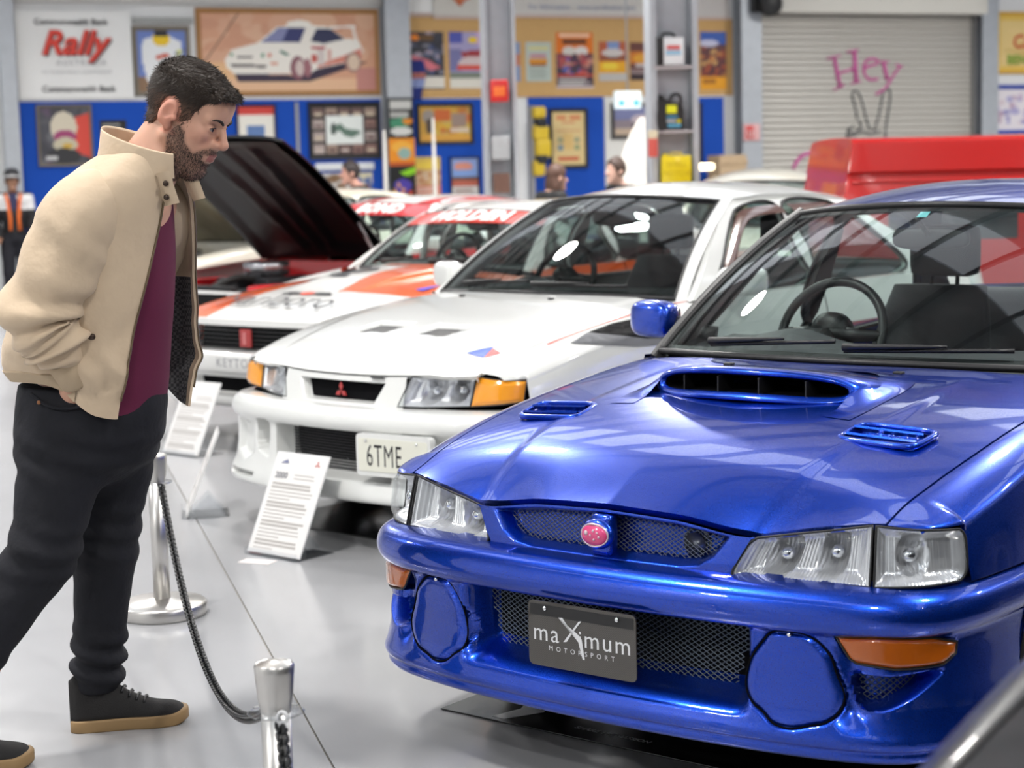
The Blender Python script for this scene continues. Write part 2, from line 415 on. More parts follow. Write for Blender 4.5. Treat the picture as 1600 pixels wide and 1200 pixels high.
def wheel(parent, x, y, r=.305, w=.20, spokes=5, rim=None, side=1):
    rim = rim or M_ALLOY
    b = MB(); ri = r * .70
    b.lathe([(ri, -w / 2), (r * .9, -w / 2 * 1.05), (r * .985, -w / 2 * .8), (r, -w / 4), (r, w / 4), (r * .985, w / 2 * .8), (r * .9, w / 2 * 1.05), (ri, w / 2), (ri, -w / 2)], 40, 'x', (x, y, r), cap=False)
    t = b.build('tyre', M_RUBBER, parent)
    b = MB(); b.lathe([(ri * 1.01, -w / 2), (ri * 1.01, w / 2), (ri * .93, w / 2 * .95), (ri * .9, 0), (ri * .9, -w / 2), (ri * 1.01, -w / 2)], 40, 'x', (x, y, r), cap=False)
    for k in range(spokes):
        a = k * 2 * PI / spokes
        for s in (0,):
            c, sn = math.cos(a), math.sin(a); q = []
            for rr, hw, d in ((ri * .12, ri * .17, .38), (ri * .55, ri * .12, .40), (ri * .93, ri * .16, .36)):
                for e in (-1, 1):
                    for dd in (d, d - .16):
                        q.append((x + side * w * dd, y + rr * c - e * hw * sn, r + rr * sn + e * hw * c))
            f = []
            for i in (0, 1):
                o = i * 4; f += [[o, o + 2, o + 6, o + 4], [o + 1, o + 5, o + 7, o + 3], [o, o + 4, o + 5, o + 1], [o + 2, o + 3, o + 7, o + 6]]
            b.add(q, f)
    b.lathe([(0.001, side * w * .42), (ri * .2, side * w * .42), (ri * .22, side * w * .36), (ri * .22, 0)], 20, 'x', (x, y, r))
    b.lathe([(ri * .55, -side * w * .1), (ri * .55, side * w * .05), (.001, side * w * .05)], 24, 'x', (x, y, r))
    b.build('rim', rim, t, sharp=35)
    return t
def seat(parent, x, y, z, m, name='seat', head=True):
    b = MB()
    b.box((x - .25, y - .25, z), (x + .25, y + .27, z + .16), .05)
    # backrest leaning to the rear
    q = []
    for t in np.linspace(0, 1, 7):
        yy = y + .22 + .22 * t; zz = z + .12 + .60 * t; hw = .255 - .075 * t ** 2.5; th = .075 - .03 * t
        a = np.linspace(0, 2 * PI, 20, endpoint=False)
        sx = np.sign(np.cos(a)) * np.abs(np.cos(a)) ** .6; sy = np.sign(np.sin(a)) * np.abs(np.sin(a)) ** .8 - .35 * np.abs(np.cos(a)) ** 3
        q.append(np.stack([x + hw * sx, yy + th * sy, np.full(20, zz)], 1))
    b.grid(np.array(q), False, True); b.f.append([b.n - 20 + i for i in range(20)])
    if head:
        b.box((x - .13, y + .42, z + .75), (x + .13, y + .52, z + .94), .04)
        b.tube([(x - .05, y + .46, z + .68), (x - .05, y + .47, z + .78)], .008, 6); b.tube([(x + .05, y + .46, z + .68), (x + .05, y + .47, z + .78)], .008, 6)
    return b.build(name, m, parent)
def steering(parent, x, y, z, r=.185, m=None):
    m = m or M_BLACK; tilt = .42; b = MB(); a = np.linspace(0, 2 * PI, 40, endpoint=False)
    ring = np.stack([x + r * np.cos(a), y + r * np.sin(a) * math.sin(tilt), z + r * np.sin(a) * math.cos(tilt)], 1)
    b.tube(ring, .016, 10, closed=True)
    for ang in (0, PI, -PI / 2):
        e = (x + r * math.cos(ang), y + r * math.sin(ang) * math.sin(tilt), z + r * math.sin(ang) * math.cos(tilt))
        b.tube([(x, y - .02, z), e], [.03, .016], 8)
    b.lathe([(.001, -.05), (.07, -.045), (.075, 0), (.05, .02), (.001, .025)], 20, 'y', (x, y - .01, z))
    b.tube([(x, y, z), (x, y - .35, z - .13)], .035, 10)
    return b.build('steering_wheel', m, parent)
def superell(c, r, e=.6, nu=28, nv=16):
    u = np.linspace(-PI, PI, nu, endpoint=False); v = np.linspace(-PI / 2, PI / 2, nv)
    sp = lambda t: np.sign(t) * np.abs(t) ** e
    X = sp(np.cos(v))[:, None] * sp(np.cos(u))[None]; Y = sp(np.cos(v))[:, None] * sp(np.sin(u))[None]; Z = np.repeat(sp(np.sin(v))[:, None], nu, 1)
    return np.stack([c[0] + r[0] * X, c[1] + r[1] * Y, c[2] + r[2] * Z], -1)
def mirrorhouse(parent, side, x, y, z, m, r=(.095, .055, .062)):
    b = MB(); P = superell((side * x, y, z), r, .62); P[..., 1] += .35 * (P[..., 0] - side * x) * side * .8
    b.grid(P, False, True)
    o = b.build('mirror_housing', m, parent)
    g = MB(); Q = superell((side * x, y + r[1] * .9, z), (r[0] * .86, .012, r[2] * .8), .5); Q[..., 1] += .28 * (Q[..., 0] - side * x) * side
    g.grid(Q, False, True); g.build('mirror_glass', M_CHROME, o)
    s = MB(); s.tube([(side * (x - r[0] * .7), y, z - .01), (side * (x - r[0] - .03), y + .0, z - .035), (side * (x - r[0] - .12), y + .03, z - .06)], [.035, .028, .04], 10)
    s.build('mirror_arm', M_BLACK if m is not MATS.get('x') else m, o)
    return o
def interp_tab(tab):
    t = np.array(tab, float); return pchip(t[:, 0], t[:, 1])
def mesh_screen(name, poly, surf, pitch, m, parent, w=.0016, depth=.0):
    """expanded-metal mesh: two families of diagonal wires clipped to a polygon in (a,b); surf maps (a,b)->xyz"""
    poly = np.asarray(poly, float); lo, hi = poly.min(0), poly.max(0); b = MB()
    for sg in (1, -1):
        k = 0.62 * sg
        c0, c1 = lo[1] - max(k * lo[0], k * hi[0]), hi[1] - min(k * lo[0], k * hi[0])
        for c in np.arange(c0, c1, pitch):
            xs = np.linspace(lo[0], hi[0], 60); ys = k * xs + c
            ins = polysd(xs, ys, poly) < 0
            i = 0
            while i < 60:
                if ins[i]:
                    j = i
                    while j + 1 < 60 and ins[j + 1]: j += 1
                    if j - i >= 2:
                        idx = np.unique(np.linspace(i, j, max(3, (j - i) // 4 + 2)).astype(int))
                        pts = surf(xs[idx], ys[idx]) ; b.tube(pts + np.array([0, .0006 * sg, 0]), w, 4, cap=False)
                    i = j + 1
                else: i += 1
    return b.build(name, m, parent)

class Car:
    """body kit; x left, y to the rear from the nose, z up. Every panel is a mesh under the root."""
    def __init__(s, name, loc, yaw, label, group, spec):
        s.root = empty(name, (loc[0], loc[1], 0), yaw, label, 'car', group); s.p = spec
        s.o = Outline(spec['outline']); s.zc = interp_tab(spec['hood_z']); s.xg = interp_tab(spec['gap_x'])
        s.zt = interp_tab(spec['shoulder_z']); s.dside = interp_tab(spec['side_prof'])
        s.zf = interp_tab(spec['hood_front_z']); s.paint = spec['paint']
    # hood -----------------------------------------------------------
    def base(s, x): return np.interp(np.abs(x), s.o.x[:s.o.imax], s.o.y[:s.o.imax])
    def yfront(s, x): return s.base(x) + s.p.get('hood_set', .085)
    def ycowl(s, x): c = s.p['cowl']; return c[0] + c[1] * np.abs(x) ** 2
    def hoodz(s, x, y):
        x = np.asarray(x, float); y = np.asarray(y, float); ax = np.abs(x)
        z = s.zc(y) - s.p.get('crown', .05) * np.minimum(1.4, ax / .75) ** s.p.get('crown_pow', 2.5)
        yf = s.yfront(x); e = np.exp(-np.maximum(0, y - yf) / s.p.get('nose_len', .10))
        zfront = s.zc(yf) - s.p.get('crown', .05) * np.minimum(1.4, ax / .75) ** s.p.get('crown_pow', 2.5)
        z = z + (s.zf(ax) - zfront) * e
        if 'hood_feat' in s.p: z = z + s.p['hood_feat'](x, y)
        return z
    def build_hood(s, nx=121, ny=121, ink=None, m=None, name='hood'):
        a = np.linspace(-1, 1, nx); t = np.linspace(0, 1, ny) ** 1.25
        A, T = np.meshgrid(a, t)
        X = A * .6
        for _ in range(12):
            Y = s.yfront(X) + (s.ycowl(X) - s.yfront(X)) * T; X = A * (s.xg(Y) - .003)
        Z = s.hoodz(X, Y); P = np.stack([X, Y, Z], -1)
        # rolled flanges all round
        f0 = P[0] + np.array([0, .004, -.006]); f1 = P[0] + np.array([0, .012, -.016]); 
        P = np.concatenate([f1[None], f0[None], P, (P[-1] + np.array([0, .0, -.012]))[None]], 0)
        l = P[:, :1] + np.array([.001, 0, -.012]); r = P[:, -1:] + np.array([-.001, 0, -.012])
        P = np.concatenate([l, P, r], 1)
        s.hoodP = P
        v, f = gridf(P)
        k = None
        if ink is not None:
            c = P.reshape(-1, 3)[np.array(f)].mean(1); k = ink(c[:, 0], c[:, 1])
        return mk(name, v, f, m or s.paint, s.root, ink=k, sharp=50)
    # bumper -----------------------------------------------------------
    def build_bumper(s, prof, smax, feat=None, ds=.006, dz=.0045, name='bumper', m=None, arches=(), ink=None):
        pr = resample(catmull(prof, 10), dz); n = int(2 * smax / ds); S = np.linspace(-smax, smax, n | 1)
        S, D = np.meshgrid(S, pr[:, 0]); Z = np.repeat(pr[:, 1:2], S.shape[1], 1)
        X = s.o.at(S)[0]
        fade = 1.
        if feat is not None: D = D + feat(S, X, Z)
        P = on_outline(s.o, S, D, Z); v, f = gridf(P)
        v, f = arch_cut(v, f, arches) if arches else (v, f)
        return mk(name, v, f, m or s.paint, s.root, sharp=60)
    # panels between s0..s1 at lamp level ----------------------------------
    def front_patch(s, name, s0, s1, zb, zt, inset, m, feat=None, n=(80, 40), parent=None, sharp=50):
        S = np.linspace(s0, s1, n[0]); t = np.linspace(0, 1, n[1])
        S, Tt = np.meshgrid(S, t); Z = zb(S) + (zt(S) - zb(S)) * Tt
        D = inset(S, Z)
        if feat is not None: D = D + feat(S, s.o.at(S)[0], Z)
        v, f = gridf(on_outline(s.o, S, D, Z)); return mk(name, v, f, m, parent or s.root, sharp=sharp)
    def lamp(s, name, quad, inset, lens_m, bulbs=(), depth=.055, rim=.006, back=None, lensname='lens', ncol=(40, 24), flute=0., rnd=0.):
        """lamp unit: quad = 4 corners (s,z) bl, br, tr, tl; reflector bowl, clear lens, dark seal"""
        q = np.asarray(quad, float)
        def surf(u, v, d):
            S = (q[0, 0] * (1 - u) + q[1, 0] * u) * (1 - v) + (q[3, 0] * (1 - u) + q[2, 0] * u) * v
            k = np.abs(2 * v - 1) ** 5; S = S - (q[1, 0] - q[0, 0]) / abs(q[1, 0] - q[0, 0]) * (rnd * k * u ** 6 if rnd > 0 else rnd * k * (1 - u) ** 6)
            Z = (q[0, 1] * (1 - u) + q[1, 1] * u) * (1 - v) + (q[3, 1] * (1 - u) + q[2, 1] * u) * v
            return on_outline(s.o, S, inset(S, Z) + d, Z)
        U, V = np.meshgrid(np.linspace(0, 1, ncol[0]), np.linspace(0, 1, ncol[1]))
        e = np.minimum(np.minimum(U, 1 - U) * 5, np.minimum(V, 1 - V) * 3.2); wall = sstep(np.clip(e * 1.6, 0, 1)) * depth * .55 + .004
        D = wall.copy()
        for (bu, bv, br) in bulbs:
            asp = abs((q[1, 0] - q[0, 0]) / (q[3, 1] - q[0, 1]))
            rr = np.hypot((U - bu) * asp, V - bv) / br; D += np.where(rr < 1, (1 - rr ** 2) * depth * .8, 0)
        if flute: D = D + .0016 * np.sin(2 * PI * U * abs(q[1, 0] - q[0, 0]) / flute)
        body = mk(name, *gridf(surf(U, V, D)), back or M_REFL, s.root)
        for (bu, bv, br) in bulbs:
            c = surf(np.array([bu]), np.array([bv]), np.array([depth * .9]))[0]; b = MB()
            b.grid(superell(c, (.016, .022, .016), 1., 14, 8), False, True); b.build('bulb', M_CHROME, body)
        bulge = lambda U, V: -.010 * sstep(np.minimum(np.minimum(U, 1 - U) * 8, np.minimum(V, 1 - V) * 5))
        mk(lensname, *gridf(surf(U, V, bulge(U, V))), lens_m, body)
        u = np.r_[np.linspace(0, 1, 24), np.ones(16), np.linspace(1, 0, 24), np.zeros(16)]; v = np.r_[np.zeros(24), np.linspace(0, 1, 16), np.ones(24), np.linspace(1, 0, 16)]
        pts = surf(u, v, np.full(len(u), .001)); keep = np.r_[True, np.linalg.norm(np.diff(pts, axis=0), axis=1) > 1e-5]; keep[-1] = False
        b = MB(); b.tube(pts[keep], rim * .5, 6, closed=True); b.build('lamp_seal', M_BLACK, body)
        return body
    # fenders ----------------------------------------------------------
    def build_fender(s, side, y0, ylamp, zlamp_top, zlamp_bot, y1, zlow, arches, n=70, ink=None, m=None, zr_off=.075, lampin=None, nv=(16, 40)):
        """side: +1 left, -1 right. top strip from the hood gap over the shoulder, then the side down to zlow"""
        ys = np.linspace(y0, y1, n); rows = []
        for y in ys:
            xg = float(s.xg(y)) + .003; G = np.array([xg, y, float(s.hoodz(xg, y))])
            S = float(s.o.sy(y)) if y > s.p.get('side_y', .12) else float(s.o.sy(y))
            zr = float(s.zt(y)) - zr_off
            if y < ylamp: zr = zlamp_top
            zr = min(zr, G[2] - .012)
            w = np.clip((zr - .2) / (float(s.zt(y)) - .2), 0, 1)
            D = float(s.dside(w)) if (y >= ylamp or lampin is None) else float(lampin(np.array(S), np.array(zr)))
            R = on_outline(s.o, S, D, zr)
            k = max(.02, R[0] - G[0])
            tG = np.array([k * 1.1, 0, -k * .12]); tR = np.array([.0, 0, -1.5 * max(.02, G[2] - R[2])])
            top = hermite(G, tG, R, tR, nv[0])
            top = np.concatenate([(G + np.array([.001, 0, -.012]))[None], top])
            zb = zlow if y >= s.p.get('bumper_end', ylamp) else zlamp_bot if y >= ylamp else zr - .004
            z = np.linspace(zr, zb, nv[1])[1:]
            wz = np.clip((z - .2) / (float(s.zt(y)) - .2), 0, 1)
            sidep = on_outline(s.o, np.full(len(z), S), s.dside(wz), z)
            rows.append(np.concatenate([top, sidep]))
        P = np.array(rows); s.fenderP = P.copy(); P[..., 0] *= side
        v, f = gridf(P, flip=side < 0); v, f = arch_cut(v, f, arches)
        k = None
        if ink is not None: k = ink(np.array([v[q].mean(0) for q in f]))
        return mk('fender', v, f, m or s.paint, s.root, sharp=60, ink=k)
    def fender_decal(s, side, poly, name, m, off=.003, step=.012):
        """thin sticker lying on the fender skin; poly in (y, z)"""
        v, f, _ = poly_patch(poly, step); ys = s.fenderP[:, 0, 1]; X = []
        for y, z in v:
            i = int(np.clip(np.searchsorted(ys, y), 1, len(ys) - 1)); r = s.fenderP[i][1:]; k = np.argsort(r[:, 2]); X.append(np.interp(z, r[k, 2], r[k, 0]))
        X = np.array(X) + off; return mk(name, np.stack([side * X, v[:, 0], v[:, 1] + off * .6], 1), f, m, s.root)
    def build_side(s, name, y0, y1, zlow, arches=(), n=60, side=1, m=None, ztop=None, parent=None, ink=None, rear=False):
        """door / quarter panel from the sill up to the belt line with a rolled shoulder"""
        s0, s1 = (float(s.o.sy(y0)), float(s.o.sy(y1))) if not rear else (float(s.o.sy(y0)), s.o.L)
        S = np.linspace(s0, s1, n); rows = []
        for q in S:
            y = float(s.o.at(q)[1]); zt = float(s.zt(y)) if ztop is None else ztop
            z = np.linspace(zlow, zt, 34); w = np.clip((z - .2) / (float(s.zt(y)) - .2), 0, 1)
            g = on_outline(s.o, np.full(34, q), s.dside(w), z)
            e = g[-1] + (np.array([-s.o.at(q)[2], -s.o.at(q)[3], 0]) * .04 + np.array([0, 0, .004]))
            rows.append(np.concatenate([g, e[None]]))
        P = np.array(rows); P[..., 0] *= side
        v, f = gridf(P, flip=side > 0)
        if arches: v, f = arch_cut(v, f, arches)
        k = None
        if ink is not None: k = ink(np.array([v[q].mean(0) for q in f]))
        return mk(name, v, f, m or s.paint, parent or s.root, sharp=60, ink=k)
    # greenhouse -------------------------------------------------------
    def wsurf(s, a, t):
        """windscreen surface; a in -1..1 across, t 0 base..1 header"""
        w = s.p['screen']; a = np.asarray(a, float); t = np.asarray(t, float)
        hb, ht = w['base'], w['head']        # (half width, y centre, y corner, z centre, z corner)
        hw = hb[0] + (ht[0] - hb[0]) * t
        f = lambda k: (hb[k] + (hb[k + 1] - hb[k]) * a ** 2) * (1 - t) + (ht[k] + (ht[k + 1] - ht[k]) * a ** 2) * t
        bul = w.get('bulge', .03) * 4 * t * (1 - t)
        return np.stack([a * hw, f(1) - bul * .6, f(3) + bul * .6], -1)
    def build_screen(s, m=None, rear=None, frame_m=None, n=41, band=None):
        A, T = np.meshgrid(np.linspace(-1, 1, n), np.linspace(0, 1, n // 2 + 1))
        g = mk('windscreen', *gridf(s.wsurf(A, T)), m or M_GLASS, s.root)
        b = MB(); u = np.linspace(-1, 1, 40); t = np.linspace(0, 1, 24)
        loop = np.concatenate([s.wsurf(u, np.zeros(40)), s.wsurf(np.ones(24), t)[1:], s.wsurf(u[::-1], np.ones(40))[1:], s.wsurf(-np.ones(24), t[::-1])[1:-1]])
        b.tube(loop, .011, 8, closed=True); b.build('screen_seal', frame_m or M_BLACK, g)
        # dark ceramic border inside the glass
        for nm, (a0, a1, t0, t1) in dict(bottom_band=(-1, 1, 0, .045), top_band=(-1, 1, .955, 1)).items():
            A, T = np.meshgrid(np.linspace(a0, a1, 40), np.linspace(t0, t1, 4))
            mk('glass_border', *gridf(s.wsurf(A, T) + np.array([0, .004, -.004])), M_BLACK, g)
        return g
    def roof_edge(s, y): r = s.p['roof']; return float(np.interp(y, r['edge_y'], r['edge_x'])), float(np.interp(y, r['edge_y'], r['edge_z']))
    def build_roof(s, n=50, m=None, ink=None):
        r = s.p['roof']; w = s.p['screen']['head']; rows = []
        ex, ez = pchip(r['edge_y'], r['edge_x']), pchip(r['edge_y'], r['edge_z'])
        yr = r['edge_y'][-1]
        for t in np.linspace(0, 1, n):
            a = np.linspace(-1, 1, 41)
            # front row follows the screen header
            yf = w[1] + (w[2] - w[1]) * a ** 2; yb = yr - r.get('rear_bow', .05) * a ** 2 + r.get('rear_bow', .05)
            y = yf + (yb - yf) * t
            X = a * ex(y); crown = r['crown'] * sstep(np.minimum(1, t * 5)) ** .5
            z_header = w[3] + (w[4] - w[3]) * a ** 2
            zf = ez(y) + r['crown'] * (1 - np.abs(a) ** 2.2)
            k = np.exp(-t * 9)
            z = zf * (1 - k) + z_header * k
            rows.append(np.stack([X, y, z], 1))
        P = np.array(rows)
        lip = P[0] + np.array([0, .006, -.012]); P = np.concatenate([lip[None], P])
        v, f = gridf(P); k = None
        if ink is not None: k = ink(np.array([v[q].mean(0) for q in f]))
        s.roofP = P
        return mk('roof', v, f, m or s.paint, s.root, ink=k, sharp=60)
    def side_surf(s, side, y, t):
        """greenhouse side between belt (t=0) and roof edge (t=1)"""
        y = np.asarray(y, float); t = np.asarray(t, float); r = s.p['roof']
        S = s.o.sy(y); x, yy, nx, ny = s.o.at(S); zb = s.zt(y); bx = x - .045 - float(s.p['side_prof'][-1][1])
        ex, ez = pchip(r['edge_y'], r['edge_x'])(y), pchip(r['edge_y'], r['edge_z'])(y)
        bul = .025 * 4 * t * (1 - t)
        return np.stack([side * (bx * (1 - t) + ex * t + bul), y, zb * (1 - t) + ez * t], -1)
    def build_sideframe(s, side, outer, windows, m=None, glass=None):
        """outer & windows: polygons in (y, t); frame with cut windows, each with its pane"""
        def dens(p):
            p = np.asarray(p, float); return resample(np.r_[p, p[:1]], .03)[:-1]
        polys = [dens(outer)] + [dens(catmull(w, 5, True)) for w in windows]
        flat = np.concatenate(polys); tri = tessellate_polygon([[Vector((a, b, 0)) for a, b in p] for p in polys])
        V = s.side_surf(side, flat[:, 0], flat[:, 1]); V2 = V - np.array([side * .03, 0, 0]); n = len(V)
        F = [list(t) for t in tri] + [[i + n for i in t][::-1] for t in tri]; k = 0
        for p in polys:
            q = len(p)
            for i in range(q): F.append([k + i, k + (i + 1) % q, n + k + (i + 1) % q, n + k + i])
            k += q
        fr = mk('side_frame', np.concatenate([V, V2]), F, m or s.paint, s.root, sharp=40)
        for p in polys[1:]:
            Vw = s.side_surf(side, p[:, 0], p[:, 1]) - np.array([side * .012, 0, 0])
            tri = tessellate_polygon([[Vector((a, b, 0)) for a, b in p]])
            g = mk('side_window', Vw, [list(t) for t in tri], glass or M_SIDEGLASS, fr)
            b = MB(); b.tube(s.side_surf(side, p[:, 0], p[:, 1]), .008, 6, closed=True); b.build('window_rubber', M_BLACK, g)
        return fr
    def build_pillar(s, side, r=.03, m=None):
        """windscreen pillar: a flattened bar along the screen edge"""
        t = np.linspace(-.04, 1.03, 16); e = s.wsurf(np.full(16, float(side)), t)
        y = e[:, 1]; b = MB()
        rows = []
        for i in range(16):
            p = e[i]; out = np.array([side * .035, .035, -.002]); up = np.array([side * .012, -.006, .012])
            rows.append([p + up * .6, p + up + out * .35, p + out + up * .2, p + out * 1.1 - up * 1.2, p + out * .3 - up * 2, p - up * 1.5])
        b.grid(np.array(rows), False, True); return b.build('windscreen_pillar', m or s.paint, s.root, sharp=50)
    def cabin(s, driver=-1, dash_y=None, seats=True, dash_m=None, rear_seat=True, mirror=True):
        w = s.p['screen']; hb, ht = w['base'], w['head']; y0 = hb[1]; z0 = hb[3]
        hw = hb[0] * .97; b = MB(); rows = []
        for a in np.linspace(-1, 1, 25):
            yb = hb[1] + (hb[2] - hb[1]) * a * a
            hump = .045 * math.exp(-((a - driver * -.0 - driver * .5) / .24) ** 2)
            pts = [(a * hw, yb + .02, z0 - .03), (a * hw, yb + .22, z0 - .01 + hump * .6), (a * hw, yb + .42, z0 - .0 + hump), (a * hw, yb + .50, z0 - .05 + hump), (a * hw, yb + .50, z0 - .30), (a * hw, yb + .3, z0 - .55)]
            rows.append(pts)
        b.grid(np.array(rows), flip=True); b.build('dashboard', dash_m or M_DASH, s.root, sharp=70)
        yd = y0 + .72; steering(s.root, driver * .36, yd - .0, z0 + .005)
        if seats:
            for sd in (-1, 1): seat(s.root, sd * .36, yd + .42, .34, M_SEAT, 'front_seat')
            if rear_seat:
                q = MB(); q.box((-.62, yd + 1.15, .34), (.62, yd + 1.6, .52), .06)
                q.box((-.62, yd + 1.55, .42), (.62, yd + 1.72, 1.0), .06); q.build('rear_seat', M_SEAT, s.root)
        if mirror:
            c = s.wsurf(np.array([0.]), np.array([.88]))[0]
            q = MB(); q.grid(superell((0, c[1] + .12, c[2] - .065), (.13, .022, .036), .6), False, True)
            q.tube([(0, c[1] + .02, c[2] - .0), (0, c[1] + .10, c[2] - .05)], .009, 6); q.build('rear_view_mirror', M_BLACK, s.root)
        # dark boxes as floor, firewall and inner body, added to block light
        k = MB(); L = s.p['length']; hx = s.o.x.max() - .09
        k.box((-hx, y0 - .0, .20), (hx, L - .35, .30)); k.box((-hx, .55, .22), (hx, .60, .56))
        k.box((-hx + .02, y0 + .0, .28), (hx - .02, y0 + .02, z0 - .10)); k.box((-hx * .75, .22, .24), (hx * .75, .24, .56))
        k.build('underbody_blocker', M_DARK, s.root)
    def wipers(s, arms):
        for (a0, t0, a1, t1) in arms:
            b = MB(); u = np.linspace(0, 1, 12)
            p = s.wsurf(a0 + (a1 - a0) * u, t0 + (t1 - t0) * u) + np.array([0, -.012, .016])
            b.tube(p, .007, 6); p2 = p + np.array([0, -.008, .012]); p2[:, 0] += 0; b.tube(p2[:8], [.012, .011, .01, .009, .008, .007, .006, .005], 6)
            b.build('wiper', M_BLACK, s.root)
    def text_on(s, name, body, size, mapfn, m, **k):
        v, f = textmesh(body, size, **k); return mk(name, mapfn(v), f, m, s.root, smooth=False)
# ------------------------------------------------------------------ the blue rally-look saloon in front
def make_blue():
    M = mat('blue_pearl', (.002, .052, .50), .28, metal=.85, coat=1., coat_rough=.03)
    nt = M.node_tree; b = nt.nodes['Principled BSDF']
    tc = nt.nodes.new('ShaderNodeTexCoord'); n = nt.nodes.new('ShaderNodeTexNoise'); n.inputs['Scale'].default_value = 900; n.inputs['Detail'].default_value = 1
    nt.links.new(tc.outputs['Object'], n.inputs['Vector'])
    r = nt.nodes.new('ShaderNodeMapRange'); r.inputs[1].default_value = .35; r.inputs[2].default_value = .75; r.inputs[3].default_value = .22; r.inputs[4].default_value = .42
    nt.links.new(n.outputs[0], r.inputs[0]); nt.links.new(r.outputs[0], b.inputs['Roughness'])
    vents = [(sg * .505, .565) for sg in (1, -1)]
    def hood_feat(x, y):
        ax = np.abs(x); z = 0 * x
        # raised centre panel bounded by creases running back from the grille corners
        cx = .40 + .06 * np.clip((y - .1) / .5, 0, 1); z = z + .007 * sstep((cx - ax) / .045 + .5) * np.exp(-((y - .15) / .75) ** 2)
        for cx0, cy0 in vents:
            u = (ax - .5) - .12 * (y - cy0); v = y - cy0
            d = np.maximum(np.abs(u) - .088, np.abs(v) - .052)
            z = z - .028 * sstep(-d / .012 + .3)
        return z
    spec = dict(paint=M, length=4.35,
        outline=[(0, 0), (.2, .006), (.4, .022), (.55, .045), (.66, .072), (.745, .115), (.80, .175), (.835, .27), (.855, .45), (.86, .7), (.862, 1.2), (.865, 2.2), (.865, 3.2), (.85, 3.8), (.82, 4.1), (.74, 4.25), (.5, 4.32), (0, 4.35)],
        hood_z=[(0, .675), (.09, .705), (.3, .795), (.6, .865), (1.0, .92), (1.25, .945), (1.6, .965)], crown=.05, crown_pow=2.5,
        hood_front_z=[(0, .700), (.2, .692), (.39, .670), (.45, .680), (.56, .700), (.70, .714), (.9, .71)], nose_len=.09,
        gap_x=[(0, .69), (.2, .692), (.35, .706), (.6, .722), (.9, .726), (1.5, .73)],
        shoulder_z=[(0, .73), (.2, .745), (.4, .785), (.6, .83), (.9, .875), (1.2, .905), (1.45, .905), (1.75, .872), (2.5, .875), (3.4, .90), (4.35, .92)],
        side_prof=[(0, .05), (.12, .02), (.3, .005), (.5, 0.), (.7, .008), (.85, .022), (1, .05)],
        cowl=(1.165, .36), hood_feat=hood_feat, bumper_end=.60,
        screen=dict(base=(.715, 1.185, 1.42, .945, .925), head=(.535, 1.86, 2.02, 1.375, 1.345), bulge=.035),
        roof=dict(edge_y=[1.80, 2.02, 2.4, 2.8, 3.2], edge_x=[.545, .55, .56, .56, .545], edge_z=[1.325, 1.35, 1.375, 1.37, 1.33], crown=.075))
    c = Car('blue_sports_saloon', (.17, 4.12), -.666, 'metallic blue sports saloon with a wide bonnet scoop, nearest in the row', None, spec)
    o = c.o; R = c.root; sx = lambda x: float(o.sx(x))
    # bumper ---------------------------------------------------------
    prof0 = [(-.004, .203), (-.014, .236), (-.006, .262), (.004, .30), (.008, .37), (.008, .44), (.004, .468), (-.012, .482), (-.024, .503)]
    def norm_poly(p): p = np.array(p, float); p[:, 0] = o.sx(p[:, 0]); return p
    fog = catmull([(.516, .474), (.475, .470), (.446, .440), (.418, .395), (.408, .335), (.425, .298), (.452, .280), (.480, .258), (.520, .252), (.560, .262), (.600, .274), (.628, .300), (.640, .335), (.622, .385), (.608, .425), (.585, .452), (.555, .470)], 5, True)
    fogp = norm_poly(fog)
    ind = norm_poly([(.615, .474), (.70, .480), (.80, .472), (.829, .452), (.828, .425), (.815, .405), (.74, .402), (.66, .414), (.645, .425)])
    duct = norm_poly(catmull([(.652, .388), (.73, .385), (.815, .392), (.80, .365), (.765, .333), (.715, .309), (.672, .312), (.655, .345)], 5, True))
    def feat(S, X, Z):
        A = np.abs(S); ax = np.abs(X)
        mouth = sstep((.478 - Z) / .008) * sstep((Z - .262) / .075) * sstep((.428 - ax) / .055)
        d = .105 * mouth
        f = polysd(A, Z, fogp); d = d + .014 * sstep(-f / .006 + .5)
        k = polysd(A, Z, ind); d = d + .022 * sstep(-k / .008 + .2)
        k = polysd(A, Z, duct); d = d + .075 * sstep(-k / .022 + .1)
        # vertical flutes beside the fog covers
        d = d + .022 * sstep((.475 - Z) / .03) * sstep((Z - .25) / .06) * np.exp(-((A - sx(.655)) / .035) ** 2) * (k > 0)
        return d
    prof = [(.10, .182), (.03, .184), (.004, .190), (-.004, .203), (-.002, .216), (-.010, .222), (-.014, .236), (-.006, .262), (.004, .30), (.008, .37), (.008, .44), (.004, .468), (-.012, .482), (-.024, .503), (-.026, .525), (-.016, .552), (.006, .570), (.035, .578), (.075, .584)]
    ar = [(.875, .315, .345)]
    c.build_bumper(prof, float(o.sy(.62)), feat, .0055, .004, 'bumper', arches=ar)
    # grille ----------------------------------------------------------
    inset = lambda S, Z: .050 + .35 * np.maximum(0, Z - .60) ** 1.0 * .55 + 0 * S
    gp = norm_poly([(-.352, .664), (-.2, .683), (0, .690), (.2, .683), (.352, .664), (.31, .612), (.270, .588), (.22, .581), (-.22, .581), (-.270, .588), (-.31, .612)])
    def gfeat(S, X, Z): return .05 * sstep(-polysd(S, Z, gp) / .022 + .05)
    s40 = sx(.412)
    c.front_patch('grille_surround', -s40, s40, lambda S: .572 + .092 * np.clip((np.abs(o.at(S)[0]) - .350) / .054, 0, 1), lambda S: c.zf(np.abs(o.at(S)[0])) - .004, inset, M, gfeat, (160, 60))
    M_WIRE = mat('mesh_wire', (.16, .18, .22), .35, metal=.8)
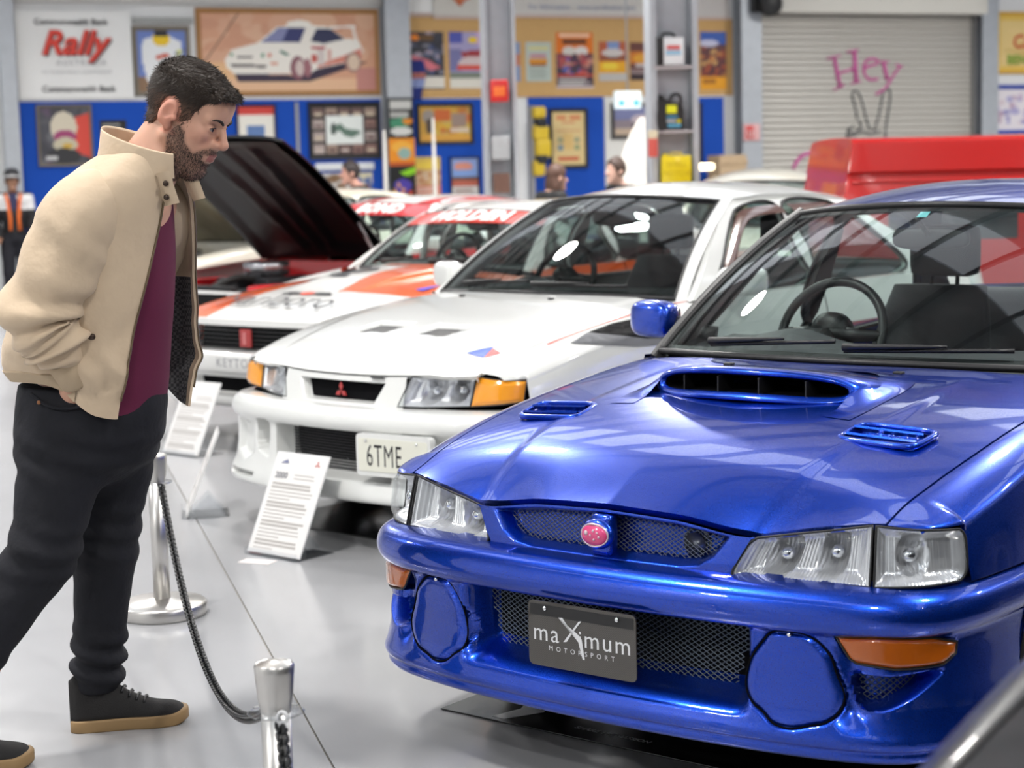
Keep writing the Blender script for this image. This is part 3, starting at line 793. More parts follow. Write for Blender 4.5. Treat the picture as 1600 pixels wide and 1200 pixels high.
    M_WIRE2 = mat('bright_wire', (.15, .18, .21), .35, metal=.8)
    surf = lambda a, b: on_outline(o, a, inset(a, b) + .040, b)
    g2 = norm_poly([(-.335, .662), (0, .684), (.335, .662), (.30, .612), (.26, .592), (-.26, .592), (-.30, .612)])
    gm = mesh_screen('grille_mesh', g2, surf, .0105, M_WIRE, R, .0013)
    A, Z = np.meshgrid(np.linspace(-sx(.36), sx(.36), 40), np.linspace(.578, .69, 8)); mk('grille_back', *gridf(on_outline(o, A, inset(A, Z) + .075, Z)), M_DARK, R)
    # horn seen behind the mesh
    b = MB(); cc = surf(np.array([sx(.24)]), np.array([.628]))[0]
    for r in (.036, .026): b.tube([(cc[0] + r * math.cos(t), cc[1] + .012, cc[2] + r * math.sin(t)) for t in np.linspace(0, 2 * PI, 28, endpoint=False)], .0035, 6, closed=True)
    b.lathe([(.001, -.004), (.02, -.002), (.03, .012)], 20, 'y', (cc[0], cc[1] + .012, cc[2])); b.build('horn', mat('horn_metal', (.12, .13, .15), .35, metal=.8), R)
    # badge on its stalk
    b = MB(); b.grid(superell((0, .042, .640), (.047, .022, .037), 1.), False, True); b.box((-.03, .05, .585), (.03, .09, .685), .012)
    bd = b.build('badge_holder', M, R)
    b = MB(); b.grid(superell((0, .030, .640), (.037, .014, .026), .9), False, True); b.build('badge', mat('pink_enamel', (.75, .06, .22), .25, coat=1.), bd)
    b = MB(); b.tube([(.038 * math.cos(t), .0235 + .006 * abs(math.cos(t)), .640 + .027 * math.sin(t)) for t in np.linspace(0, 2 * PI, 36, endpoint=False)], .0028, 6, closed=True)
    for (x, z, r) in ((-.017, .646, .006), (.004, .652, .0035), (.015, .648, .003), (.02, .638, .003), (.006, .631, .003), (-.004, .641, .003)): b.grid(superell((x, .0165, z), (r, .002, r), 1., 10, 6), False, True)
    b.build('badge_stars', mat('badge_silver', (.75, .6, .66), .3, metal=.6), bd)
    # lower intake mesh
    lp = norm_poly([(-.43, .482), (.43, .482), (.405, .44), (.365, .335), (.345, .290), (-.345, .290), (-.365, .335), (-.405, .44)])
    surf2 = lambda a, b_: on_outline(o, a, .088 + 0 * a, b_)
    mesh_screen('intake_mesh', lp, surf2, .0125, M_WIRE2, R, .0014)
    A, Z = np.meshgrid(np.linspace(-sx(.42), sx(.42), 40), np.linspace(.29, .485, 8)); mk('intake_back', *gridf(on_outline(o, A, .108 + 0 * A, Z)), M_DARK, R)
    for sg in (1, -1):
        dp = duct * np.array([sg, 1.]); ctr = dp.mean(0)
        fine = np.array([p for p in dp if True]); pp = ctr + (fine - ctr) * .86
        mesh_screen('duct_mesh', pp, lambda a, b_: on_outline(o, a, .062 + 0 * a, b_), .013, M_WIRE2, R, .0014)
    # fog lamp covers: blanking plates lying in their recess, with a dark joint round them
    ctr = fogp.mean(0); fq = ctr + (fogp - ctr) * .965; v2, f2, bd2 = poly_patch(fq, .010)
    pd = interp_tab(sorted([(z, d) for d, z in prof0 if .2 < z < .5]))
    for sg in (1, -1):
        ed = np.clip(-polysd(v2[:, 0], v2[:, 1], fq) / .010, 0, 1)
        fc = mk('fog_lamp_cover', on_outline(o, sg * v2[:, 0], pd(v2[:, 1]) + .007 - .009 * sstep(ed), v2[:, 1]), f2 if sg > 0 else [q[::-1] for q in f2], M, R)
        bq = ctr + (fogp - ctr) * .985; b = MB(); b.tube(on_outline(o, sg * bq[:, 0], pd(bq[:, 1]) + .006, bq[:, 1]), .0022, 6, closed=True); b.build('cover_joint', M_DARK, fc)
    # fog lamp cover bolts
    for sg in (1, -1):
        for (x, z) in ((.516, .467),):
            p = on_outline(o, sx(sg * x), .004, z); b = MB(); b.grid(superell(p, (.006, .005, .006), 1., 10, 6), False, True); b.build('cover_bolt', M_CHROME, R)
    # indicators
    for sg in (1, -1):
        ctr = ind.mean(0); q = ctr + (ind - ctr) * .96; v2, f2, bd2 = poly_patch(q, .012)
        ed = np.clip(-polysd(v2[:, 0], v2[:, 1], q) / .012, 0, 1)
        b = MB(); b.add(on_outline(o, sg * v2[:, 0], .006 - .010 * sstep(ed), v2[:, 1]), f2); front = on_outline(o, sg * bd2[:, 0], .004, bd2[:, 1])
        io = b.build('indicator', M_AMBER, R)
        b = MB(); b.tube(front, .0028, 6, closed=True); b.build('indicator_seal', M_BLACK, io)
    # headlamps: main unit and corner unit
    _k = lambda S: sstep((np.abs(S) - sx(.60)) / (float(o.sy(.286)) - sx(.60)))
    lin = lambda S, Z: (.046 + .30 * np.maximum(0, Z - .58)) * (1 - _k(S)) + (.010 + .10 * np.maximum(0, Z - .62)) * _k(S)
    for sg in (1, -1):
        a0, a1, a2, t0, t1 = sx(.352), sx(.402), 0, 0, 0
        j = sx(.695); e = float(o.sy(.288)) ; e2 = float(o.sy(.284))
        c.lamp('headlamp', [(sg * a0, .574), (sg * (j - .006), .578), (sg * j, .709), (sg * a1, .664)], lin, M_LENS, ((.30, .5, .52), (.68, .52, .5)), .07, ncol=(150, 26), flute=.009, rnd=-.014)
        c.lamp('corner_lamp', [(sg * (j + .004), .578), (sg * e2, .584), (sg * e, .697), (sg * (j + .01), .709)], lin, M_LENS, ((.45, .5, .4),), .05, ncol=(70, 26), flute=.009, rnd=.022)
    # bonnet, fenders, body ---------------------------------------------
    c.build_hood(161, 151)
    for sg in (1, -1): c.build_fender(sg, .165, .292, .706, .578, 1.46, .22, ar, 110, lampin=lin)
    # sliver of bodywork behind the lamps
    # bonnet vents: raised rim with two blades
    for sg in (1, -1):
        cx, cy = sg * .5, .565; b = MB(); th = np.linspace(0, 2 * PI, 44, endpoint=False)
        ex = np.sign(np.cos(th)) * np.abs(np.cos(th)) ** .35 * .102; ey = np.sign(np.sin(th)) * np.abs(np.sin(th)) ** .35 * .062
        X = cx + sg * (ex + .12 * ey); Y = cy + ey
        hz = lambda x, y: c.hoodz(x, y)
        ring = np.stack([X, Y, np.array([float(c.hoodz(cx, cy - .09)) + (float(c.hoodz(cx, .68)) - float(c.hoodz(cx, .46))) / .22 * (y - cy + .09) for y in Y]) + .006 - .05 * (np.abs(X) - .5) * .9], 1)
        rim = b; b.tube(ring, .0085, 8, closed=True); vo = b.build('bonnet_vent', M, R)
        for k, dy in enumerate((-.02, .022)):
            b = MB(); x0 = cx - .078; rows = []
            for t in np.linspace(0, 1, 12):
                x = cx - .092 + .184 * t; zz = float(c.hoodz(cx, cy - .09)) + .03 + dy * .28 - .045 * (abs(x) - .5)
                rows.append([(x, cy + dy - .018, zz + .002), (x, cy + dy + .012, zz - .012), (x, cy + dy + .014, zz - .018), (x, cy + dy - .02, zz - .003)])
            b.grid(np.array(rows), False, True); b.build('vent_blade', M, vo, sharp=40)
    # bonnet scoop ------------------------------------------------------
    def stad(w, h, n=56, e=.42):
        th = np.linspace(0, 2 * PI, n, endpoint=False)
        return np.sign(np.cos(th)) * np.abs(np.cos(th)) ** e * w, np.sign(np.sin(th)) * np.abs(np.sin(th)) ** .75 * h
    rows = []
    for t, y, w, h, dz in ((-.06, .705, .282, .022, .045), (0, .690, .292, .030, .046), (.03, .690, .302, .037, .046), (.1, .705, .316, .043, .044), (.25, .76, .330, .044, .034), (.5, .86, .332, .036, .018), (.75, .97, .318, .026, .004), (1, 1.08, .30, .012, -.012)):
        X, Z = stad(w, h); z0 = float(c.hoodz(0, y)) + dz; tilt = .35 if t < .2 else .0
        crn = -.022 * (X / .33) ** 2
        rows.append(np.stack([X, y + tilt * Z + .10 * (X / .33) ** 2 * (1 - t * .4), z0 + Z + crn], 1))
    b = MB(); b.grid(np.array(rows), False, True); sc = b.build('bonnet_scoop', M, R)
    # skirt that flares into the bonnet
    rows = []
    for k, off in enumerate(np.linspace(0, 1, 7)):
        th = np.linspace(-.10 * PI, 1.10 * PI, 60); w = .295 + .078 * off; 
        X = np.cos(th); Y = np.sin(th); sx_ = np.sign(X) * np.abs(X) ** .45 * w; yy = .73 + np.sign(Y) * np.abs(Y) ** .6 * (.30 + .06 * off) + .06 * (sx_ / .33) ** 2
        hh = .036 * (1 - sstep(off)) * np.clip(1.12 - (yy - .73) / .40, 0, 1) * sstep((yy - .70) / .07); rows.append(np.stack([sx_, yy, c.hoodz(sx_, yy) + hh + .0015], 1))
    b = MB(); b.grid(np.array(rows)); b.build('scoop_skirt', M, sc)
    rows = []
    for y, k in ((.712, 1.), (.80, .9), (.9, .8)):
        X, Z = stad(.282 * k, .022 * k); rows.append(np.stack([X, y + .35 * Z * (y < .75) + .10 * (X / .33) ** 2, float(c.hoodz(0, .705)) + .043 + Z - .022 * (X / .33) ** 2], 1))
    b = MB(); b.grid(np.array(rows), False, True, True); b.f.append([b.n - 56 + i for i in range(56)]); b.build('scoop_throat', M_DARK, sc)
    for x in (-.19, -.065, .06, .185):
        b = MB(); z0 = float(c.hoodz(0, .705)) + .043 - .022 * (x / .33) ** 2; y0 = .698 + .10 * (x / .33) ** 2; b.box((x - .002, y0, z0 - .021), (x + .002, y0 + .08, z0 + .021)); b.build('scoop_divider', M_BLACK, sc, smooth=False)
    # screen washers
    for sg in (1, -1):
        z = float(c.hoodz(.27, 1.10)); b = MB(); b.box((sg * .27 - .014, 1.09, z - .002), (sg * .27 + .014, 1.112, z + .008), .003); b.build('washer_jet', M_BLACK, R)
    # cowl, glass, roof -------------------------------------------------------
    A, T = np.meshgrid(np.linspace(-1, 1, 41), np.linspace(0, 1, 6)); X = A * .72
    Y = c.ycowl(X) - .03 + (.10 * T); P = np.stack([X, Y, c.hoodz(X, c.ycowl(X)) - .028 + .004 * T], -1); mk('cowl_panel', *gridf(P), M_BLACK, R)
    c.build_screen(); c.build_roof()
    for sg in (1, -1):
        c.build_pillar(sg, m=M_BLACK)
        c.build_sideframe(sg, [(1.44, 0), (1.56, .0), (3.75, 0), (3.28, .72), (3.12, 1), (2.03, 1), (1.72, .5)],
            [[(1.66, .03), (1.80, .42), (2.02, .82), (2.1, .90), (2.38, .90), (2.42, .06)], [(2.48, .06), (2.46, .90), (2.98, .88), (3.22, .5), (3.32, .07)]], m=M_BLACK)
        c.build_side('door', 1.47, 2.42, .24, side=sg); c.build_side('rear_door', 2.43, 3.30, .24, ar[:0] + [(3.395, .315, .345)], side=sg)
        c.build_side('rear_quarter', 3.31, 4.2, .24, [(3.395, .315, .345)], side=sg, rear=True)
        wheel(R, sg * .745, .875, side=sg); wheel(R, sg * .745, 3.395, side=sg)
    mirrorhouse(R, -1, .895, 1.655, 1.005, M, (.098, .06, .064)); mirrorhouse(R, 1, .895, 1.655, 1.005, M, (.098, .06, .064))
    # boot deck with rear screen
    rows = []
    for y, hw, z in ((3.2, .545, 1.33), (3.4, .58, 1.22), (3.7, .64, 1.0), (3.74, .70, .975), (4.0, .74, .97), (4.25, .62, .955), (4.30, .55, .93)):
        a = np.linspace(-1, 1, 21); rows.append(np.stack([a * hw, np.full(21, y) - .03 * a * a, z + .05 * (1 - a * a) * (1.2 if y < 3.6 else .3)], 1))
    mk('rear_screen', *gridf(np.array(rows[:3])), M_GLASS, R); mk('boot_lid', *gridf(np.array(rows[2:])), M, R)
    c.cabin(); c.wipers(((-.62, .03, .02, .075), (.08, .03, .72, .06)))
    # blue racing sticker on the header
    A, T = np.meshgrid(np.linspace(-.005, .055, 3), np.linspace(.90, .945, 3)); mk('inspection_sticker', *gridf(c.wsurf(A, T) + np.array([0, .004, -.002])), mat('sticker_teal', (.2, .62, .66), .5), R)
    # carbon number plate ------------------------------------------------------
    cm = mat('carbon_weave', (.03, .03, .03), .32, coat=.7); nt = cm.node_tree; bb = nt.nodes['Principled BSDF']
    tc = nt.nodes.new('ShaderNodeTexCoord'); w = nt.nodes.new('ShaderNodeTexWave'); w.bands_direction = 'DIAGONAL'; w.inputs['Scale'].default_value = 110
    nt.links.new(tc.outputs['Object'], w.inputs['Vector']); rp = nt.nodes.new('ShaderNodeValToRGB'); rp.color_ramp.elements[0].color = (.022, .02, .018, 1); rp.color_ramp.elements[1].color = (.075, .066, .056, 1)
    nt.links.new(w.outputs[1], rp.inputs[0]); nt.links.new(rp.outputs[0], bb.inputs['Base Color'])
    th = []; hw, hh, r = .157, .080, .014
    for cx, cz, a0 in ((hw - r, hh - r, 0), (-hw + r, hh - r, PI / 2), (-hw + r, -hh + r, PI), (hw - r, -hh + r, 1.5 * PI)): th += [(cx + r * math.cos(a0 + t), cz + r * math.sin(a0 + t)) for t in np.linspace(0, PI / 2, 6)]
    PZ = .397; up = lambda v: np.stack([v[:, 0], -.030 - v[:, 2], PZ + v[:, 1]], 1)
    b = MB(); b.prism(th, 0, .004, up); pl = b.build('show_plate', cm, R, smooth=False)
    b = MB(); b.prism([(-hw + .006, .045), (hw - .006, .045), (hw - .006, hh - .008), (-hw + .006, hh - .008)], .004, .0046, up); b.build('plate_band', M_BLACK, pl, smooth=False)
    W = mat('plate_white', (.75, .76, .78), .4)
    b = MB()
    v, f = textmesh('ma   mum', .062, space=1.16); v2, f2 = textmesh('i', .06)
    b.add(up(v * np.array([1., 1, 1]) + np.array([0., .002, .0048])), f)
    b.add(up(v2 + np.array([-.003, .0, .0048])), f2); b.build('lettering', W, pl, smooth=False)
    b = MB()
    for q in ([(-.062, .046), (-.050, .047), (-.004, -.006), (.008, -.047), (.014, -.046), (.006, .002), (-.004, .012)], [(-.002, .044), (.006, .046), (-.022, .012), (-.038, -.010), (-.048, -.012)]): b.prism([(a - .004, e) for a, e in q], .0049, .0053, up)
    b.build('swoosh', W, pl, smooth=False)
    v, f = textmesh('M O T O R S P O R T', .017, space=1.25); mk('lettering', up(v + np.array([0, -.033, .0048])), f, W, pl, smooth=False)
    for x in (-.105, .105):
        b = MB(); b.grid(superell((x, -.037, PZ + .064), (.006, .004, .006), 1., 10, 6), False, True); b.build('plate_screw', M_CHROME, pl)
    return c
make_blue()
# ------------------------------------------------------------------ the white saloon with the amber lamps
M_WHITE = mat('white_paint', (.80, .81, .79), .28, coat=1., coat_rough=.02)
def ink_arr(n, col): return np.tile(np.array(col), (n, 1))
def make_white():
    M = M_WHITE; MI = attrmat('ink_28_100', .28, 1.)
    W3 = np.array((.80, .81, .79)); RED3 = np.array(srgb('#b8432f')); BLK3 = np.array((.015, .015, .017)); GRY3 = np.array((.30, .31, .33)); MAR3 = np.array(srgb('#8c2c34'))
    def hood_feat(x, y):
        ax = np.abs(x); z = .006 * sstep((.50 + .10 * np.clip((y - .1) / .6, 0, 1) - ax) / .05 + .5)
        for cx in (-.175, .175):
            u = (x - cx) * 1. + .10 * (y - .5) * (1 if cx < 0 else -1) * 0; v = y - .50; d = np.maximum(np.abs(u - .35 * v) - .105, np.abs(v) - .070)
            z = z - .030 * sstep(-d / .014 + .2)
        return z
    spec = dict(paint=M, length=4.35,
        outline=[(0, 0), (.2, .008), (.4, .03), (.55, .058), (.66, .092), (.745, .14), (.80, .20), (.835, .28), (.868, .45), (.88, .7), (.882, 1.2), (.88, 2.2), (.882, 3.2), (.87, 3.8), (.83, 4.1), (.74, 4.25), (.5, 4.32), (0, 4.35)],
        hood_z=[(0, .69), (.09, .725), (.3, .808), (.6, .880), (1.0, .940), (1.25, .965), (1.6, .985)], crown=.038, crown_pow=2.5,
        hood_front_z=[(0, .708), (.2, .710), (.4, .718), (.6, .726), (.72, .728), (.9, .73)], nose_len=.08, hood_set=.085,
        gap_x=[(0, .66), (.2, .675), (.35, .70), (.6, .72), (.9, .725), (1.5, .73)],
        shoulder_z=[(0, .74), (.2, .755), (.4, .80), (.6, .845), (.9, .89), (1.2, .92), (1.5, .94), (2.5, .955), (3.4, .96), (4.35, .95)],
        side_prof=[(0, .06), (.12, .02), (.3, .004), (.5, 0.), (.7, .008), (.85, .022), (1, .05)],
        cowl=(1.20, .34), hood_feat=hood_feat, bumper_end=.62,
        screen=dict(base=(.715, 1.215, 1.42, .970, .945), head=(.525, 1.86, 2.03, 1.392, 1.358), bulge=.035),
        roof=dict(edge_y=[1.80, 2.03, 2.4, 2.8, 3.2], edge_x=[.535, .54, .55, .55, .535], edge_z=[1.335, 1.36, 1.385, 1.375, 1.33], crown=.068))
    c = Car('white_sports_saloon', (-.757, 7.15), -.735, 'white sports saloon with amber lamps and red pinstripe, behind the blue one', None, spec)
    o = c.o; R = c.root; sx = lambda x: float(o.sx(x))
    def feat(S, X, Z):
        A = np.abs(S); ax = np.abs(X)
        d = .11 * sstep((.492 - Z) / .012) * sstep((Z - .288) / .025) * sstep((.352 - ax) / .018)
        dp = np.array([(.405, .498), (.50, .498), (.505, .40), (.49, .36), (.41, .335)]); dp[:, 0] = o.sx(dp[:, 0])
        d = d + .09 * sstep(-polysd(A, Z, dp) / .014 + .1)
        rp = np.array([(.53, .485), (.70, .485), (.71, .33), (.60, .30), (.53, .34)]); rp[:, 0] = o.sx(rp[:, 0]); d = d + .03 * sstep(-polysd(A, Z, rp) / .03)
        sl = np.array([(.50, .262), (.72, .262), (.72, .238), (.50, .242)]); sl[:, 0] = o.sx(sl[:, 0]); d = d + .04 * sstep(-polysd(A, Z, sl) / .006 + .2)
        return d
    prof = [(.12, .205), (.0, .208), (-.035, .214), (-.040, .228), (-.034, .262), (-.016, .30), (-.004, .36), (0, .44), (-.002, .485), (-.016, .500), (-.024, .525), (-.018, .555), (.004, .578), (.04, .588), (.075, .592)]
    ar = [(.90, .315, .345)]
    c.build_bumper(prof, float(o.sy(.64)), feat, .008, .005, 'bumper', arches=ar)
    A, Z = np.meshgrid(np.linspace(-sx(.52), sx(.52), 40), np.linspace(.27, .50, 8)); mk('intake_back', *gridf(on_outline(o, A, .105 + 0 * A, Z)), M_DARK, R)
    # intercooler fins in the lower intake
    b = MB()
    for z in np.arange(.306, .486, .012): b.tube(on_outline(o, np.linspace(-sx(.34), sx(.34), 12), .085, np.full(12, z)), .0035, 4)
    b.build('intercooler', mat('dark_fins', (.05, .05, .055), .5, metal=.4), R)
    _k = lambda S: sstep((np.abs(S) - sx(.62)) / (float(o.sy(.305)) - sx(.62)))
    lin = lambda S, Z: (.050 + .28 * np.maximum(0, Z - .59) + .05 * sstep((np.abs(S) - sx(.36)) / (sx(.70) - sx(.36)))) * (1 - _k(S)) + (.018 + .10 * np.maximum(0, Z - .62)) * _k(S)
    gp = np.array([(-.262, .684), (.262, .684), (.212, .600), (.19, .597), (-.19, .597), (-.212, .600)])
    gp[:, 0] = o.sx(gp[:, 0])
    c.front_patch('grille_surround', -sx(.37), sx(.37), lambda S: .586 + 0 * S, lambda S: c.zf(np.abs(o.at(S)[0])) - .004, lin, M, lambda S, X, Z: .045 * sstep(-polysd(S, Z, gp) / .012 + .1), (140, 44))
    A, Z = np.meshgrid(np.linspace(-sx(.27), sx(.27), 30), np.linspace(.59, .69, 6)); mk('grille_back', *gridf(on_outline(o, A, lin(A, Z) + .04, Z)), M_DARK, R)
    # three-diamond badge
    b = MB(); RD = mat('badge_red', (.45, .02, .02), .3, coat=1.)
    y0 = .085
    for a in (PI / 2, PI / 2 + 2 * PI / 3, PI / 2 + 4 * PI / 3):
        p = [(0, 0), (.021 * math.cos(a - .52), .021 * math.sin(a - .52)), (.036 * math.cos(a), .036 * math.sin(a)), (.021 * math.cos(a + .52), .021 * math.sin(a + .52))]
        b.prism(p, 0, .006, lambda v: np.stack([v[:, 0], y0 - v[:, 2], .640 + v[:, 1]], 1))
    b.build('badge', RD, R, smooth=False)
    for sg in (1, -1):
        j0, j1 = sx(.342), sx(.392); k0, k1 = sx(.668), sx(.694); e = float(o.sy(.305)); e2 = float(o.sy(.285))
        c.lamp('headlamp', [(sg * j0, .596), (sg * k0, .604), (sg * k1, .721), (sg * j1, .715)], lin, M_LENS, ((.34, .5, .5), (.72, .5, .42)), .075, ncol=(90, 24), flute=.012)
        c.lamp('amber_indicator', [(sg * (k0 + .006), .604), (sg * e2, .625), (sg * e, .705), (sg * (k1 + .006), .721)], lin, M_AMBER2, ((.4, .5, .4),), .05, back=mat('amber_bowl', (.8, .3, .02), .3, metal=.6))
    c.build_hood(121, 111)
    def fink(side):
        def f(v):
            x, y, z = np.abs(v[:, 0]), v[:, 1], v[:, 2]; col = ink_arr(len(v), W3)
            up = (x > c.xg(y) + .02) & (x < c.xg(y) + .035) & (y > .52); col[up] = RED3
            return col
        return f
    for sg in (1, -1): c.build_fender(sg, .205, .308, .716, .60, 1.46, .22, ar, 200, nv=(30, 40), ink=fink(sg), m=MI, lampin=lin)
    for sg in (1, -1):
        c.fender_decal(sg, [(.74, .858), (.90, .882), (1.08, .896), (1.20, .898), (1.20, .80), (1.02, .812), (.88, .835)], 'fender_decal', mat('decal_black', (.006, .006, .007), .5, spec=.15))
        c.fender_decal(sg, [(.60, .825), (.73, .856), (.88, .833), (1.02, .810), (1.20, .798), (1.20, .775), (.95, .785)], 'fender_decal', mat('decal_grey', (.22, .225, .24), .5, spec=.2))
    # bonnet vents: dark mesh panes in the recesses
    for cx in (-.175, .175):
        vs = []
        for v in np.linspace(-.066, .066, 8):
            vs.append([(cx + .35 * v + u, .50 + v, float(c.zc(.43)) - .010 + (v + .07) * .21 - .0) for u in np.linspace(-.10, .10, 8)])
        mk('bonnet_vent', *gridf(np.array(vs)), mat('vent_mesh', (.10, .10, .10), .6, metal=.3, bump=.6, bscale=400), R)
    for sg in (1, -1):
        z = float(c.hoodz(.27, 1.10)); b = MB(); b.box((sg * .27 - .012, 1.09, z - .002), (sg * .27 + .012, 1.11, z + .008), .003); b.build('washer_jet', M_BLACK, R)
    # triangular pennant sticker
    for col, pts in ((mat('pennant_blue', (.05, .12, .62), .4), [(.505, .30), (.565, .40), (.60, .30)]), (mat('pennant_red', (.75, .10, .10), .4), [(.575, .385), (.605, .30), (.64, .36)])):
        v2, f2, _ = poly_patch(pts, .015); mk('pennant_sticker', np.stack([v2[:, 0], v2[:, 1], c.hoodz(v2[:, 0], v2[:, 1]) + .0025], 1), f2, col, R)
    A, T = np.meshgrid(np.linspace(-1, 1, 41), np.linspace(0, 1, 6)); X = A * .72
    Y = c.ycowl(X) - .03 + (.12 * T); mk('cowl_panel', *gridf(np.stack([X, Y, c.hoodz(X, c.ycowl(X)) - .026 + .004 * T], -1)), M_BLACK, R)
    c.build_screen(glassmat('smoked_glass', (.42, .47, .46))); c.build_roof()
    M_VISOR = mat('brown_visor', (.10, .035, .022), .15, coat=1.)
    def dink(v):
        z = v[:, 2]; y = v[:, 1]; col = ink_arr(len(v), W3); zz = .70 + (y - 1.5) * .02; col[(z > zz) & (z < zz + .032)] = MAR3; return col
    for sg in (1, -1):
        c.build_pillar(sg, m=M)
        w1 = [(1.66, .05), (1.80, .42), (2.02, .82), (2.1, .90), (2.38, .90), (2.42, .06)]; w2 = [(2.48, .06), (2.46, .90), (2.98, .88), (3.22, .5), (3.32, .07)]
        c.build_sideframe(sg, [(1.44, 0), (1.56, .0), (3.75, 0), (3.28, .72), (3.12, 1), (2.03, 1), (1.72, .5)], [w1, w2])
        # brown wind deflectors along the window tops
        for line in ([(1.70, .18), (1.80, .42), (2.02, .80), (2.1, .87), (2.39, .88)], [(2.47, .88), (2.97, .86), (3.14, .62)]):
            L = catmull(line, 6); a = c.side_surf(sg, L[:, 0], L[:, 1]) + np.array([sg * .012, 0, 0]); bq = c.side_surf(sg, L[:, 0] + .022, L[:, 1] - .09) + np.array([sg * .026, 0, 0])
            mk('wind_deflector', *gridf(np.stack([a, (a + bq) / 2 + np.array([sg * .006, 0, 0]), bq], 1)), M_VISOR, R)
        c.build_side('door', 1.47, 2.42, .24, side=sg, ink=dink, m=MI); c.build_side('rear_door', 2.43, 3.30, .24, [(3.41, .315, .345)], side=sg, ink=dink, m=MI)
        c.build_side('rear_quarter', 3.31, 4.2, .24, [(3.41, .315, .345)], side=sg, rear=True)
        wheel(R, sg * .765, .90, side=sg); wheel(R, sg * .765, 3.41, side=sg)
        mirrorhouse(R, sg, .90, 1.66, 1.015, M, (.10, .06, .066))
    rows = []
    for y, hw, z in ((3.2, .535, 1.33), (3.4, .58, 1.22), (3.7, .64, 1.0), (3.74, .70, .975), (4.0, .74, .97), (4.25, .62, .955), (4.30, .55, .93)):
        a = np.linspace(-1, 1, 21); rows.append(np.stack([a * hw, np.full(21, y) - .03 * a * a, z + .05 * (1 - a * a) * (1.2 if y < 3.6 else .3)], 1))
    mk('rear_screen', *gridf(np.array(rows[:3])), M_GLASS, R); mk('boot_lid', *gridf(np.array(rows[2:])), M, R)
    c.cabin(); c.wipers(((-.62, .03, .02, .075), (.08, .03, .72, .06)))
    # number plate on a white carrier
    def up(v, z0=.413): x = .395 + v[:, 0] * .985; return np.stack([x, .012 + (x - .395) * .14 - v[:, 2], z0 + v[:, 1]], 1)
    def rr(hw, hh, r):
        th = []
        for cx, cz, a0 in ((hw - r, hh - r, 0), (-hw + r, hh - r, PI / 2), (-hw + r, -hh + r, PI), (hw - r, -hh + r, 1.5 * PI)): th += [(cx + r * math.cos(a0 + t), cz + r * math.sin(a0 + t)) for t in np.linspace(0, PI / 2, 5)]
        return th
    b = MB(); b.prism(rr(.185, .085, .02), 0, .03, up); pl = b.build('plate_carrier', M, R, smooth=False)
    b = MB(); b.prism(rr(.172, .066, .01), .030, .0325, up); b.build('number_plate', mat('plate_cream', (.80, .80, .70), .4), pl, smooth=False)
    v, f = textmesh('6TME', .125, space=1.12); mk('lettering', up(v * np.array([.56, 1, 1]) + np.array([-.042, -.006, .033])), f, mat('plate_ink', (.02, .02, .02), .5), pl, smooth=False)
    for x in (-.13, .12): b = MB(); b.grid(superell((.395 + x, -.022 + .14 * x, .468), (.006, .004, .006), 1., 8, 6), False, True); b.build('plate_screw', M_CHROME, pl)
    # tow loop on the bumper edge above the grille
    b = MB(); b.box((.18, .075, .704), (.25, .09, .712), .003); b.build('bonnet_catch', M_BLACK, R)
    return c
make_white()
